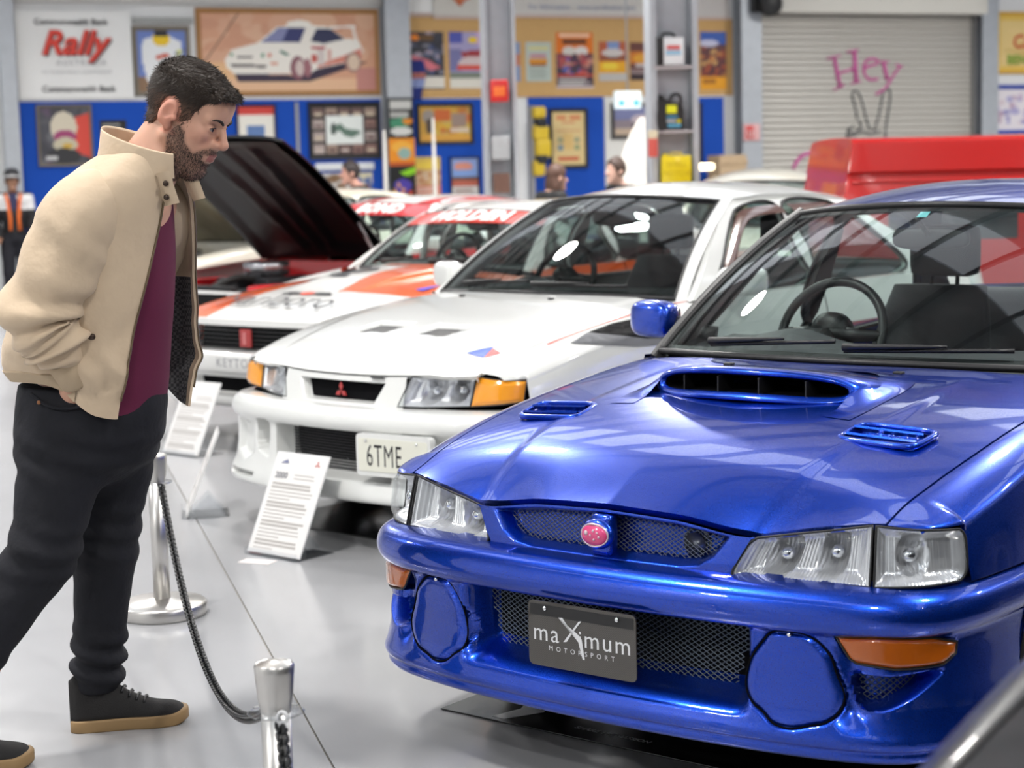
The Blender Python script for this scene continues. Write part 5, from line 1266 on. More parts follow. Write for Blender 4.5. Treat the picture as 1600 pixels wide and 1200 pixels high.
def make_man():
    ROOT = empty('person', (-1.15, 4.62, 0), 0, 'person in a beige jacket and black jeans looking down, hand in pocket, beside the cars', 'person')
    OFF = np.array([-1.15, 4.62, 0.])
    def W(*p): return np.array(p, float) - OFF
    f2 = np.array([.92, -.392, 0]); r2 = np.array([-.392, -.92, 0])
    # head frame -------------------------------------------------------
    yaw, pit = math.radians(17), math.radians(27)
    F = np.array([math.cos(yaw) * math.cos(pit), -math.sin(yaw) * math.cos(pit), -math.sin(pit)]); U = np.array([math.cos(yaw) * math.sin(pit), -math.sin(yaw) * math.sin(pit), math.cos(pit)]); Rr = np.array([-math.sin(yaw), -math.cos(yaw), 0.])
    HC = W(-.812, 4.585, 1.672)
    HM = np.stack([F, Rr, U])
    H = lambda a, b, c: HC + F * a + Rr * b + U * c
    hx, hy, hz = HC
    fld = Field(graded(-.45, .50, hx - .15, hx + .16, .0028, .013), graded(-.48, .42, hy - .14, hy + .12, .0028, .013), graded(-.02, .32 + hz, hz - .17, hz + .17, .0028, .013))
    # body under the clothes (one continuous figure)
    spine = [W(-1.11, 4.64, .95), W(-1.09, 4.63, 1.12), W(-1.03, 4.60, 1.30), W(-.985, 4.58, 1.44)]
    fld.cone(spine[0], spine[1], .135, .13, .05); fld.cone(spine[1], spine[2], .13, .14, .05); fld.cone(spine[2], spine[3], .14, .11, .05)
    for sg in (1, -1):
        sh = spine[3] + r2 * sg * .165 + W(0, 0, .01) + OFF; fld.cone(spine[3], sh, .09, .068, .04)
    rs, re, rh = spine[3] + r2 * .165, W(-1.185, 4.385, 1.185), W(-1.118, 4.440, 1.035)
    ls, le, lh = spine[3] - r2 * .165, W(-1.05, 4.86, 1.19), W(-1.02, 4.82, 1.035)
    for a, b, c in ((rs, re, rh), (ls, le, lh)):
        fld.cone(a, b, .06, .046, .03); fld.cone(b, c, .046, .031, .02)
    for base, sg in ((rh, 1), (lh, -1)):
        hd = np.array([.04, .50 * sg, -.86]); hd /= np.linalg.norm(hd); pal = base + hd * .085; fld.cone(base, pal, .031, .040, .02); ac = np.cross(hd, r2 * sg); ac /= np.linalg.norm(ac); ac = ac if ac[0] > 0 else -ac
        for k, ln in ((-.030, .075), (-.010, .085), (.010, .08), (.030, .062)):
            q = pal + ac * k + hd * .02; q2 = q + hd * ln * .55; q3 = q2 + hd * ln * .4 - r2 * sg * .02; fld.cone(q, q2, .0105, .0095, .006); fld.cone(q2, q3, .0095, .008, .004)
        q = base + ac * .035 + hd * .03; q2 = q + ac * .03 + hd * .04; fld.cone(q, q2, .013, .011, .01); fld.cone(q2, q2 + hd * .035, .011, .009, .004)
    legs = [(W(-1.155, 4.56, .88), W(-1.225, 4.50, .56), W(-1.465, 4.44, .13)), (W(-1.065, 4.72, .88), W(-1.125, 4.75, .51), W(-1.17, 4.78, .12))]
    for a, b, c in legs:
        fld.cone(spine[0], a, .12, .095, .04); fld.cone(a, b, .09, .058, .03); fld.cone(b, c, .056, .040, .02)
    for c, t in ((legs[0][2], W(-1.36, 4.455, .04)), (legs[1][2], W(-1.03, 4.808, .04))): fld.cone(c - np.array([0, 0, .07]), t, .03, .012, .02)
    # neck and head
    fld.cone(spine[3] + W(0, 0, .03) + OFF, H(-.035, 0, -.045), .075, .058, .03); fld.cone(W(-.90, 4.565, 1.53), H(.0, 0, -.075), .058, .045, .03)
    fld.ell(H(-.012, 0, .036), (.106, .081, .092), .02, HM); fld.ell(H(.034, 0, -.040), (.064, .060, .088), .03, HM)
    for sg in (1, -1):
        fld.cone(H(-.004, sg * .058, -.058), H(.068, sg * .020, -.122), .020, .020, .022); fld.ell(H(.066, sg * .042, -.018), (.022, .018, .020), .02, HM)
        fld.cone(H(.092, sg * .012, .026), H(.080, sg * .046, .024), .011, .010, .012)
    fld.cone(H(.072, 0, -.128), H(.082, 0, -.118), .024, .020, .02); fld.ell(H(.074, 0, .058), (.030, .050, .034), .03, HM)
    fld.cone(H(.094, 0, .018), H(.121, 0, -.030), .0085, .0115, .010); fld.cone(H(.121, 0, -.031), H(.102, 0, -.040), .011, .010, .008)
    for sg in (1, -1): fld.ell(H(.104, sg * .0125, -.036), (.013, .009, .009), .006, HM)
    for sg in (1, -1): fld.ell(H(.100, sg * .034, .003), (.018, .017, .012), .010, HM, sub=True)
    fld.ell(H(.082, 0, -.068), (.026, .034, .030), .02, HM)                                    # muzzle
    fld.cone(H(.099, -.016, -.066), H(.099, .016, -.066), .0062, .0062, .006); fld.ell(H(.106, 0, -.0645), (.007, .013, .005), .005, HM)
    fld.cone(H(.097, -.014, -.079), H(.097, .014, -.079), .0072, .0072, .005); fld.ell(H(.104, 0, -.079), (.006, .012, .006), .005, HM)
    for sg in (1, -1):                                                                          # lids
        fld.ell(H(.083, sg * .034, .0005), (.0135, .0150, .0130), .004, HM)
    for sg in (1, -1): fld.ell(H(.098, sg * .034, .0000), (.0110, .0130, .0050), .002, HM, sub=True)
    for sg in (1, -1):                                                                          # ears
        er = math.radians(-14); em = np.array([[math.cos(er), 0, math.sin(er)], [0, 1, 0], [-math.sin(er), 0, math.cos(er)]]) @ HM; c0 = H(-.016, sg * .083, -.002)
        fld.ell(c0, (.024, .010, .036), .006, em); fld.ell(H(-.008, sg * .078, -.034), (.011, .009, .014), .006, HM)
        fld.ell(H(-.012, sg * .0945, .003), (.0135, .0085, .021), .004, em, sub=True); fld.ell(H(.006, sg * .084, -.008), (.006, .008, .008), .003, HM)
    V, Fc = fld.mesh(); Q = (V - HC) @ HM.T; a, b, u = Q[:, 0], np.abs(Q[:, 1]), Q[:, 2]
    # vertex tints: skin, pink ears and cheeks, lips, shaved shadow of the beard
    base = np.array(srgb('#d4a68f')); col = np.tile(base, (len(V), 1))
    def mixc(m, hexc, k): nonlocal col; kk = (np.clip(m, 0, 1) * k)[:, None]; col = col * (1 - kk) + np.array(srgb(hexc)) * kk
    mixc(.5 + .5 * wob(V, 60, 4), '#c08a72', .35); mixc(np.exp(-((a - .075) ** 2 + (b - .04) ** 2 + (u + .03) ** 2) / .0009), '#d08a78', .35)
    mixc((b > .068) * (np.abs(a + .016) < .035) * (np.abs(u + .005) < .05), '#cf8470', .55); mixc(np.exp(-((a - .118) ** 2 + b ** 2 + (u + .03) ** 2) / .0003), '#c97a68', .5)
    mixc((a > .088) * (b < .022) * (np.abs(u + .072) < .012), '#a85a52', .7)
    beardp = [(.018, -.02), (.036, -.028), (.048, -.056), (.070, -.074), (.084, -.060), (.100, -.046), (.118, -.052), (.112, -.062), (.106, -.0635), (.095, -.068), (.093, -.082), (.106, -.090), (.115, -.10), (.11, -.15), (.05, -.16), (.012, -.10), (.0, -.06), (.006, -.03)]
    bsd = polysd(a, u, beardp); inb = (bsd < 0) & (np.linalg.norm(Q, axis=1) < .2)
    mixc(sstep(-bsd / .012 + .5) * (np.linalg.norm(Q, axis=1) < .19), '#4c372e', .55)
    tri = col[Fc].mean(1); body = mk('body', V, Fc.tolist(), M_SKIN, ROOT, ink=tri)
    # face pieces
    M_HAIR = mat('dark_brown_hair', (.022, .013, .008), .5, spec=.35); M_BEARD = mat('brown_beard', (.042, .025, .017), .55)
    for sg in (1, -1):
        eb = MB(); eb.grid(superell(H(.0815, sg * .034, -.0005), (.0128, .0128, .0128), 1., 18, 12), False, True); eo = eb.build('eye', mat('eye_white_shaded', (.42, .37, .34), .2), body)  # eyeball colour darkened to hold the shade under the lids
        lq = catmull([H(.0925, sg * .0215, .0035), H(.0965, sg * .030, .0062), H(.0955, sg * .038, .0060), H(.0895, sg * .0465, .0015)], 5); lb = MB(); lb.tube(lq, .0013, 6); lb.build('eyelashes', M_HAIR, eo)
        ib = MB(); ib.grid(superell(H(.0905, sg * .0335, -.0005), (.0048, .0058, .0058), 1., 12, 8), False, True); ib.build('iris', mat('iris_brown', (.03, .018, .012), .1), eo)
        br = np.array([H(.1045, sg * .012, .019), H(.1035, sg * .026, .026), H(.097, sg * .040, .028), H(.089, sg * .050, .024)]); q = catmull(br, 5); bb = MB(); bb.tube(q, np.interp(np.linspace(0, 1, len(q)), [0, .3, 1], [.0034, .0042, .0016]), 8); bb.build('eyebrow', M_HAIR, body)
    # hair: a cap grown from the skull and cut along the hairline, then strands
    hp = [(.110, .084), (.094, .078), (.078, .066), (.060, .056), (.046, .026), (.040, -.008), (.036, -.030), (.018, -.030), (.014, .002), (.008, .030), (-.010, .044), (-.034, .036), (-.046, .010), (-.048, -.025), (-.056, -.058), (-.075, -.074), (-.13, -.070), (-.17, .05), (-.12, .17), (.02, .18), (.115, .15), (.125, .09)]
    hf = Field(np.arange(hx - .16, hx + .16, .0034), np.arange(hy - .13, hy + .13, .0034), np.arange(hz - .14, hz + .17, .0034)); sl, P = hf.block((-9, -9, -9), (9, 9, 9)); q = (P - HC) @ HM.T; A, B, Uu = q[..., 0], q[..., 1], q[..., 2]
    def el(c, r): p = q - np.array(c); r = np.array(r); k0 = np.linalg.norm(p / r, axis=-1); k1 = np.linalg.norm(p / (r * r), axis=-1); return k0 * (k0 - 1) / np.maximum(k1, 1e-6)
    thick = .0035 + .007 * sstep((Uu - .035) / .07) + .004 * sstep((-A - .02) / .06)
    skull = np.minimum(el((-.012, 0, .036), (.106, .081, .092)), el((.070, 0, .062), (.034, .056, .036))); nk = el((-.042, 0, -.03), (.054, .060, .056))
    quiff = .004 * sstep((A - .04) / .05) * sstep((Uu - .06) / .03)
    d = np.minimum(skull, nk) - thick - quiff + .0035 * wob(q * np.array([.25, 1., .45]), 380, 5) * (.4 + .6 * sstep((Uu - .04) / .05)) ; reg = polysd(A, Uu, hp) + .003 * wob(q, 240, 8)
    d = np.maximum(d, reg * .8); hf.d = d.astype(np.float32); hv, hfc = hf.mesh(); M_HAIRC = attrmat('hair_tinted', .55, spec=.3); hq = (hv - HC) @ HM.T
    edge = np.clip(-polysd(hq[:, 0], hq[:, 2], hp) / .030, 0, 1); low = sstep((.055 - hq[:, 2]) / .05); fade = (low * (1 - .75 * edge) * .85)[:, None]
    hcol = np.array((.026, .016, .010)) * (1 - fade) + np.array(srgb('#7a5a4a')) * fade; hair = mk('hair', hv, hfc.tolist(), M_HAIRC, body, ink=hcol[hfc].mean(1))
    g = np.random.default_rng(11)
    def sample(V, Fq, n):
        p = V[Fq]; nr = np.cross(p[:, 2] - p[:, 0], p[:, 3] - p[:, 1]); ar = np.linalg.norm(nr, axis=1) + 1e-12; k = g.choice(len(Fq), n, p=ar / ar.sum()); s_, t_ = g.uniform(size=(2, n, 1)); pp = p[k]
        return (pp[:, 0] * (1 - s_) + pp[:, 1] * s_) * (1 - t_) + (pp[:, 3] * (1 - s_) + pp[:, 2] * s_) * t_, nr[k] / ar[k][:, None], k
    pts, nr, _ = sample(hv, hfc, 20000); qq = (pts - HC) @ HM.T; o = np.einsum('ij,ij->i', nr, pts - HC); nr = np.where(o[:, None] < 0, -nr, nr)
    top = sstep((qq[:, 2] - .06) / .05)[:, None]; dirs = top * (F * .9 + U * .25) + (1 - top) * (-F * .55 - U * .8); dirs = dirs - nr * np.einsum('ij,ij->i', dirs, nr)[:, None]
    keep = (qq[:, 2] > .045) | (np.random.default_rng(9).uniform(size=len(pts)) < .35); strands(pts[keep], nr[keep], dirs[keep], .013, .0006, M_HAIR, 'hair_strands', hair, 3, .38, .28)
    sel = inb[Fc].all(1) & (a[Fc].mean(1) > -.02); bp, bn, bk = sample(V, Fc[sel], 5200); o = np.einsum('ij,ij->i', bn, bp - HC); bn = np.where(o[:, None] < 0, -bn, bn)
    strands(bp, bn, np.tile(-U * .9 + F * .15, (len(bp), 1)), .0062, .00045, M_BEARD, 'beard', body, 5, .45, .4)
    # t-shirt ----------------------------------------------------------------
    ms = 64; th = np.arange(ms) * 2 * PI / ms
    def trow(z, cx, a_, b_, e=.9, back=1.): 
        cy = 4.64 - (cx + 1.11) * .53; ce, se = np.cos(th), np.sin(th); ce = np.sign(ce) * np.abs(ce) ** e; se = np.sign(se) * np.abs(se) ** e
        bb = np.where(ce > 0, b_, b_ * back); z = z + .14 * sstep(-ce * 1.2 + .75) * np.clip((1.1 - z) / .2, 0, 1); return W(cx, cy, 0) + np.stack([0 * z, 0 * z, z], 1) + f2 * (bb * ce)[:, None] + r2 * (a_ * se)[:, None]
    zz = np.linspace(.905, 1.55, 50); tab = np.array([(.905, -1.105, .175, .185), (1.0, -1.10, .178, .196), (1.15, -1.085, .172, .200), (1.3, -1.045, .165, .170), (1.42, -1.005, .150, .128), (1.50, -.975, .115, .098), (1.55, -.95, .070, .070)])
    rows = [trow(z, *[float(pchip(tab[:, 0], tab[:, k])(z)) for k in (1, 2, 3)]) for z in zz]
    v, f = loft(rows, lambda P: .0035 * wob(P * np.array([1, 1, .45]), 32, 21)); mk('t_shirt', v, f, mat('burgundy_cotton', (.108, .005, .037), .85, bump=.12, bscale=600), ROOT)
    # jacket --------------------------------------------------------------------
    M_JK = mat('beige_twill', (.60, .465, .325), .75, sheen=.15, noise=.05, nscale=14, bump=.55, bscale=17); M_LIN = mat('dark_check_lining', (.05, .05, .055), .8)
    _nt = M_LIN.node_tree; _tc = _nt.nodes.new('ShaderNodeTexCoord'); _ck = _nt.nodes.new('ShaderNodeTexChecker'); _ck.inputs['Scale'].default_value = 130; _ck.inputs[1].default_value = (.035, .036, .042, 1); _ck.inputs[2].default_value = (.12, .12, .125, 1); _nt.links.new(_tc.outputs['Object'], _ck.inputs['Vector']); _nt.links.new(_ck.outputs[0], _nt.nodes['Principled BSDF'].inputs['Base Color'])
    jt = np.array([(.925, -1.112, .205, .196), (.96, -1.112, .212, .202), (1.0, -1.112, .222, .212), (1.08, -1.108, .230, .216), (1.2, -1.080, .228, .206), (1.35, -1.040, .222, .186), (1.44, -1.010, .212, .170), (1.50, -.985, .178, .152), (1.545, -.962, .128, .122), (1.575, -.945, .092, .098)])
    jf = [pchip(jt[:, 0], jt[:, k]) for k in (1, 2, 3)]
    near = pchip([.925, 1.0, 1.2, 1.4, 1.575], np.radians([37, 33, 23, 10, 6])); far = pchip([.925, 1.0, 1.2, 1.4, 1.575], np.radians([-50, -54, -52, -44, -34]))
    def jpoint(z, t):
        """t 0 near front edge .. 1 far front edge, round the back"""
        cx, a_, b_ = (float(k(z)) for k in jf); cy = 4.64 - (cx + 1.11) * .53; ang = float(near(z)) + (2 * PI + float(far(z)) - float(near(z))) * t
        ce, se = np.cos(ang), np.sin(ang); e = .88; ce = np.sign(ce) * np.abs(ce) ** e; se = np.sign(se) * np.abs(se) ** e; bb = np.where(ce > 0, b_, b_ * .95)
        fl = 1 + .25 * sstep((t - .84) / .16) * np.clip((1.5 - z) / .4, 0, 1)           # far panel hangs away from the body
        fn_ = 1 + .06 * sstep((.10 - t) / .10) * np.clip((1.5 - z) / .4, 0, 1)
        drop = -.03 * sstep((t - .9) / .1) * np.clip((1.02 - z) / .1, 0, 1) - .018 * sstep((.09 - t) / .09) * np.clip((1.02 - z) / .1, 0, 1)
        drop = drop + .078 * sstep((t - .05) / .14) * sstep((.97 - t) / .12) * np.clip((1.12 - z) / .19, 0, 1)
        return W(cx, cy, z) + f2 * (bb * ce * fl * fn_)[:, None] + r2 * (a_ * se * fl)[:, None] + np.array([0, 0, 1.]) * drop[:, None]
    t = np.linspace(0, 1, 130); zj = np.r_[np.linspace(.925, .965, 5), np.linspace(.975, 1.575, 78)]
    def jfold(P):
        z = P[..., 2]; lo = np.clip((1.20 - z) / .22, 0, 1); d = .010 * wob(P * np.array([1, 1, .35]), 22, 31) + .006 * wob(P * np.array([1, 1, .55]), 55, 32)
        d = d + .012 * sstep((z - .985) / .05) * sstep((1.13 - z) / .10) + .007 * lo * np.sin(P[..., 0] * 70 + P[..., 1] * 45 + 2 * np.sin(z * 30)) * sstep((z - .965) / .03)
        return d
    rows = np.array([jpoint(z, t) for z in zj]); outer = rows.copy(); N = np.cross(np.gradient(rows, axis=0), np.gradient(rows, axis=1)); N /= np.linalg.norm(N, axis=-1, keepdims=True) + 1e-9
    if (N[40, 65] @ (rows[40, 65] - rows[40].mean(0))) < 0: N = -N
    outer = rows + N * jfold(rows)[..., None]; inner = outer - N * .007
    b = MB(); b.grid(outer); b.grid(np.stack([outer[:, 0], inner[:, 0]], 1)); b.grid(np.stack([outer[:, -1], inner[:, -1]], 1)); b.grid(np.stack([outer[0], inner[0]], 0)); jk = b.build('jacket', M_JK, ROOT)
    b = MB(); b.grid(inner[:, :9]); b.grid(inner[:, -3:]); b.grid(inner[40:, 8:-2]); b.build('facing', M_JK, jk); b = MB(); b.grid(inner[:41, 8:-2]); b.build('lining', M_LIN, jk)
    # hem band at the back and sides, zip edge, seams
    hb = outer[:6, 14:112] + N[:6, 14:112] * .004; b = MB(); b.grid(hb); b.grid(np.stack([hb[-1], outer[6, 14:112] - N[6, 14:112] * .004], 0)); b.build('hem_band', mat('beige_rib', (.52, .40, .27), .8, bump=.3, bscale=700), jk)
    for e in (0, -1): b = MB(); b.tube(outer[4:70, e] + N[4:70, e] * .003, .0028, 6); b.build('zip_edge', mat('zip_brass', (.20, .15, .09), .4, metal=.7), jk)
    # sleeves
    def sleeve(A, B, C, sg, hand):
        neck = spine[3] + np.array([0, 0, .055]) + r2 * sg * .055; path = catmull([neck, A, A * .62 + B * .38 + r2 * sg * .012, B, B * .55 + C * .45, C], 14); tt = np.linspace(0, 1, len(path)); rad = pchip([0, .10, .20, .30, .48, .62, .76, .89, .945, 1], [.030, .075, .096, .103, .098, .094, .090, .078, .060, .046])(tt)
        def sd(P):
            T = np.repeat(tt[:, None], P.shape[1], 1); ph = np.arange(P.shape[1]) * 2 * PI / P.shape[1]
            fold = np.sin(T * 60 + 2.4 * np.sin(ph + T * 9)[...]) * (np.exp(-((T - .60) / .09) ** 2) * .013 + np.exp(-((T - .87) / .07) ** 2) * .014 + .0025 * sstep((T - .25) / .1))
            return fold + .009 * wob(P, 24, 41 + sg) * sstep((T - .15) / .2) + .006 * wob(P * np.array([1, 1, .5]), 55, 43 + sg) * sstep((T - .15) / .2)
        rows = ringpath(path, rad, 56, up=(1, 0, .2)); v, f = loft(rows, sd, (True, True)); so = mk('sleeve', v, f, M_JK, jk)
        cdir = (C - B) / np.linalg.norm(C - B); cp = np.array([C - cdir * .012, C + cdir * .0, C + cdir * .055, C + cdir * .062]); rows = ringpath(cp, [.047, .051, .047, .042], 36, up=(1, 0, .2)); v, f = loft(rows, None, (False, True)); mk('cuff', v, f, mat('beige_rib', (.52, .40, .27), .8, bump=.3, bscale=700), so)
        return so
    sleeve(W(-1.048, 4.430, 1.440), W(-1.168, 4.388, 1.175), W(-1.118, 4.434, 1.055), 1, rh); sleeve(W(-.935, 4.735, 1.430), W(-1.05, 4.86, 1.18), W(-1.02, 4.82, 1.06), -1, lh)
    # collar: standing band open at the throat, with a buttoned tab
    rows = []
    for k, (dz, gr) in enumerate(((-.02, 1.04), (.0, 1.0), (.03, .96), (.055, .97), (.062, .985), (.058, 1.0), (.03, 1.02), (.0, 1.06))):
        tt = np.linspace(math.radians(8), 2 * PI - math.radians(40), 64); ce, se = np.cos(tt), np.sin(tt); c0 = W(-.935, 4.548, 1.56)
        lean = f2 * .0; h = dz * (1 + .25 * (1 - ce) / 2); rows.append(c0 + f2 * (.105 * gr * ce)[:, None] + r2 * (.092 * gr * se)[:, None] + np.array([.10, -.03, 1.]) * h[:, None] + np.array([0, 0, 1.]) * (-.062 * (1 + ce) / 2 + .012)[:, None])
    rows = np.array(rows); v, f = gridf(rows); cl = mk('collar', v, f, M_JK, jk)
    # tab ends of the collar folding over the chest
    for (p, q, w_) in ((W(-.868, 4.462, 1.525), W(-.845, 4.480, 1.445), .05), (W(-.815, 4.575, 1.515), W(-.795, 4.590, 1.455), .042)):
        d_ = q - p; ac = np.cross(d_, np.array([-.3, -.95, 0])); ac /= np.linalg.norm(ac); rr_ = []
        for s_ in np.linspace(0, 1, 8): rr_.append([p + d_ * s_ + ac * w_ * (k - .5) * (1 - .15 * s_) + np.array([.0, -.010, 0]) * math.sin(PI * k) for k in np.linspace(0, 1, 8)])
        rr_ = np.array(rr_); b = MB(); b.grid(rr_); b.grid(rr_ + np.array([-.002, .007, 0])); b.grid(np.stack([rr_[-1], rr_[-1] + np.array([-.002, .007, 0])], 0)); tb = b.build('collar_tab', M_JK, cl)
        for s_ in ((.35, .75) if w_ > .045 else ()):
            c0 = p + d_ * s_ + ac * w_ * (-.12 if s_ < .5 else .12) + np.array([0, -.013, 0]); b = MB(); b.grid(superell(c0, (.0075, .004, .0075), 1., 12, 8), False, True); b.build('snap_button', mat('brown_snap', (.05, .03, .02), .3, metal=.4), tb)
    pb = W(-1.048, 4.405, 1.122); b = MB(); b.grid(superell(pb, (.010, .006, .008), .8, 12, 8), False, True); b.build('pocket_button', mat('brown_snap', (.05, .03, .02), .3, metal=.4), jk)
    # jeans ------------------------------------------------------------------------
    jm = mat('black_denim', (.0085, .009, .013), .85, spec=.35, noise=.35, nscale=10, bump=.5, bscale=22)
    jn = Field(np.arange(-.40, .32, .0075), np.arange(-.32, .30, .0075), np.arange(.05, 1.02, .0068))
    pel = W(-1.11, 4.64, .93)
    PM = np.stack([f2, r2, np.array([0, 0, 1.])])
    jn.ell(W(-1.112, 4.64, .93), (.200, .190, .16), .03, PM); jn.ell(W(-1.125, 4.64, .85), (.190, .195, .14), .04, PM)
    (rhp, rk, ra_), (lhp, lk, la) = legs
    jn.cone(rhp, rk, .124, .085, .04); jn.cone(rk, ra_ + np.array([.015, 0, .10]), .085, .070, .04); jn.cone(ra_ + np.array([.015, 0, .10]), ra_ + np.array([.0, 0, -.01]), .070, .066, .03)
    jn.cone(lhp, lk, .121, .084, .04); jn.cone(lk, la + np.array([.01, 0, .14]), .084, .070, .04); jn.cone(la + np.array([.01, 0, .14]), la + np.array([.0, 0, .035]), .070, .072, .02)
    sl, P = jn.block((-9, -9, -9), (9, 9, 9)); z = P[..., 2]
    jn.d += (-.0045 * wob(P * np.array([.7, .7, 1.6]), 38, 51) - .003 * wob(P * np.array([.6, .6, 1.5]), 80, 52)).astype(np.float32)
    for zc_, am, w_, fr in ((.56, .005, .08, 88), (.19, .010, .075, 105), (.80, .004, .06, 76)):
        jn.d += (-am * np.exp(-((z - zc_) / w_) ** 2) * np.sin(z * fr + P[..., 0] * 30 - P[..., 1] * 18 + 2.6 * wob(P, 14, int(fr)))).astype(np.float32)
    jn.d = np.maximum(jn.d, (z - .985).astype(np.float32)); jn.d = np.maximum(jn.d, (.105 - z).astype(np.float32))
    v, f = jn.mesh(); je = mk('jeans', v, f.tolist(), jm, ROOT)
    # pocket the hand sits in: a curved welt with rivet
    def on_jeans(x, z, out=.002):
        k = np.hypot(v[:, 0] - x, v[:, 2] - z) < .018; return np.array([x, v[k][:, 1].min() - out if k.any() else -.2, z])
    pk = np.array([on_jeans(q[0], q[2]) for q in catmull([W(-1.225, 4.4, .975), W(-1.17, 4.4, .945), W(-1.11, 4.4, .940), W(-1.05, 4.4, .965)], 6)]); b = MB(); b.tube(pk, .0045, 6); b.build('pocket_edge', jm, je)
    q = W(-1.20, 4.4, .955); b = MB(); b.grid(superell(on_jeans(q[0], q[2], .004), (.006, .004, .006), 1., 10, 6), False, True); b.build('rivet', mat('copper_rivet', (.30, .14, .07), .35, metal=.9), je)
    # shoes --------------------------------------------------------------------------
    SM = mat('black_suede', (.012, .011, .011), .85, bump=.2, bscale=400); SO = mat('gum_sole', (.30, .19, .085), .6)
    def shoe(heel, toe, ank, wd=.052):
        ax = toe - heel; L = np.linalg.norm(ax[:2]); ax = np.array([ax[0], ax[1], 0]) / L; sd = np.array([-ax[1], ax[0], 0]); fp = lambda s_: heel + ax * L * s_
        wof = pchip([0, .06, .25, .45, .7, .9, .97, 1.], [.020, .036, .041, .042, .053, .044, .026, .004]); hof = pchip([0, .08, .25, .40, .55, .72, .9, 1.], [.14, .160, .160, .125, .090, .067, .056, .034])
        S_ = np.r_[np.linspace(0, .1, 6), np.linspace(.13, .9, 26), np.linspace(.92, 1., 8)]; thh = np.linspace(-.12 * PI, 1.12 * PI, 26); rows = []
        for s_ in S_:
            w_, h_ = float(wof(s_)), float(hof(s_)); c_, sn = np.cos(thh), np.sin(thh); tap = 1 - .30 * sstep((sn - .2) / .8) * (1 if s_ < .5 else .6)
            rows.append(np.array([fp(s_) + sd * (w_ * np.sign(c_[k]) * abs(c_[k]) ** .7 * tap[k]) + np.array([0, 0, .030 + max(-.008, (h_ - .030) * np.sign(sn[k]) * abs(sn[k]) ** .8)]) for k in range(26)]))
        rows = np.array(rows); rows[..., :2] += 0; v, f = loft(rows, None, (True, True), closed=False); up = mk('shoe', v, f, SM, ROOT)
        ou = []
        for s_ in np.linspace(0, 1, 30): ou.append((s_, float(wof(s_)) + .005))
        pts = [fp(s_) + sd * w_ for s_, w_ in ou] + [fp(s_) - sd * w_ for s_, w_ in ou[::-1]]; pts = np.array(pts); pts[:, 2] = 0; n = len(pts); c0 = pts.mean(0)
        lev = [(0.0, .985), (.004, 1.), (.028, 1.0), (.034, .98), (.034, .90)]; R_ = []
        for z_, k in lev: q = c0 + (pts - c0) * np.array([k, k, 1]); q[:, 2] = z_ + .010 * sstep((np.r_[np.linspace(0, 1, 30), np.linspace(1, 0, 30)] - .86) / .14); R_.append(q)
        v, f = loft(R_, None, (True, True)); mk('sole', v, f, SO, up)
        for s_ in (.40, .46, .52, .58, .64):
            h_ = float(hof(s_)); w_ = float(wof(s_)) * .62; q = [fp(s_ + dx) + sd * w_ * k + np.array([0, 0, h_ + .004 - .010 * abs(k) ** 2]) for k, dx in zip(np.linspace(-1, 1, 9), np.linspace(-.02, .02, 9))]; b = MB(); b.tube(q, .0036, 6); b.build('lace', M_BLACK, up)
        return up
    shoe(W(-1.246, 4.755, 0), W(-.932, 4.83, 0), None); shoe(W(-1.575, 4.43, 0), W(-1.272, 4.475, 0), None)
make_man()
# ------------------------------------------------------------------ prints: flat ink drawn into small coloured cells
class Ink:
    def __init__(s, w, h, bg): s.w, s.h = w, h; s.a = np.tile(np.array(srgb(bg)), (h, w, 1)); s.X, s.Y = np.meshgrid((np.arange(w) + .5) / w, (np.arange(h) + .5) / h)
    def put(s, m, c, k=1.): s.a[m] = s.a[m] * (1 - k) + np.array(srgb(c)) * k; return s
    def rect(s, x0, y0, x1, y1, c, k=1.): return s.put((s.X >= x0) & (s.X < x1) & (s.Y >= y0) & (s.Y < y1), c, k)
    def ell(s, x, y, rx, ry, c, k=1.): return s.put(((s.X - x) / rx) ** 2 + ((s.Y - y) / ry) ** 2 < 1, c, k)
    def poly(s, p, c, k=1.): return s.put(polysd(s.X, s.Y, p) < 0, c, k)
    def line(s, x0, y0, x1, y1, wd, c): 
        asp = s.w / s.h; dx, dy = (x1 - x0), (y1 - y0) / asp; t = np.clip(((s.X - x0) * dx + (s.Y - y0) / asp * dy) / (dx * dx + dy * dy), 0, 1)
        return s.put(np.hypot(s.X - x0 - t * dx, (s.Y - y0) / asp - t * dy) < wd, c)
    def speck(s, x0, y0, x1, y1, cols, n, r=.05, seed=1):
        g = np.random.default_rng(seed)
        for _ in range(n): s.ell(g.uniform(x0, x1), g.uniform(y0, y1), r * g.uniform(.4, 1.3), r * g.uniform(.3, 1.) * s.w / s.h, cols[g.integers(len(cols))], .9)
        return s
    def lines(s, x0, y0, x1, y1, n, c, seed=2):
        g = np.random.default_rng(seed); h = (y1 - y0) / n
        for i in range(n): s.rect(x0, y0 + h * i, x0 + (x1 - x0) * g.uniform(.75, 1), y0 + h * (i + .5), c)
        return s
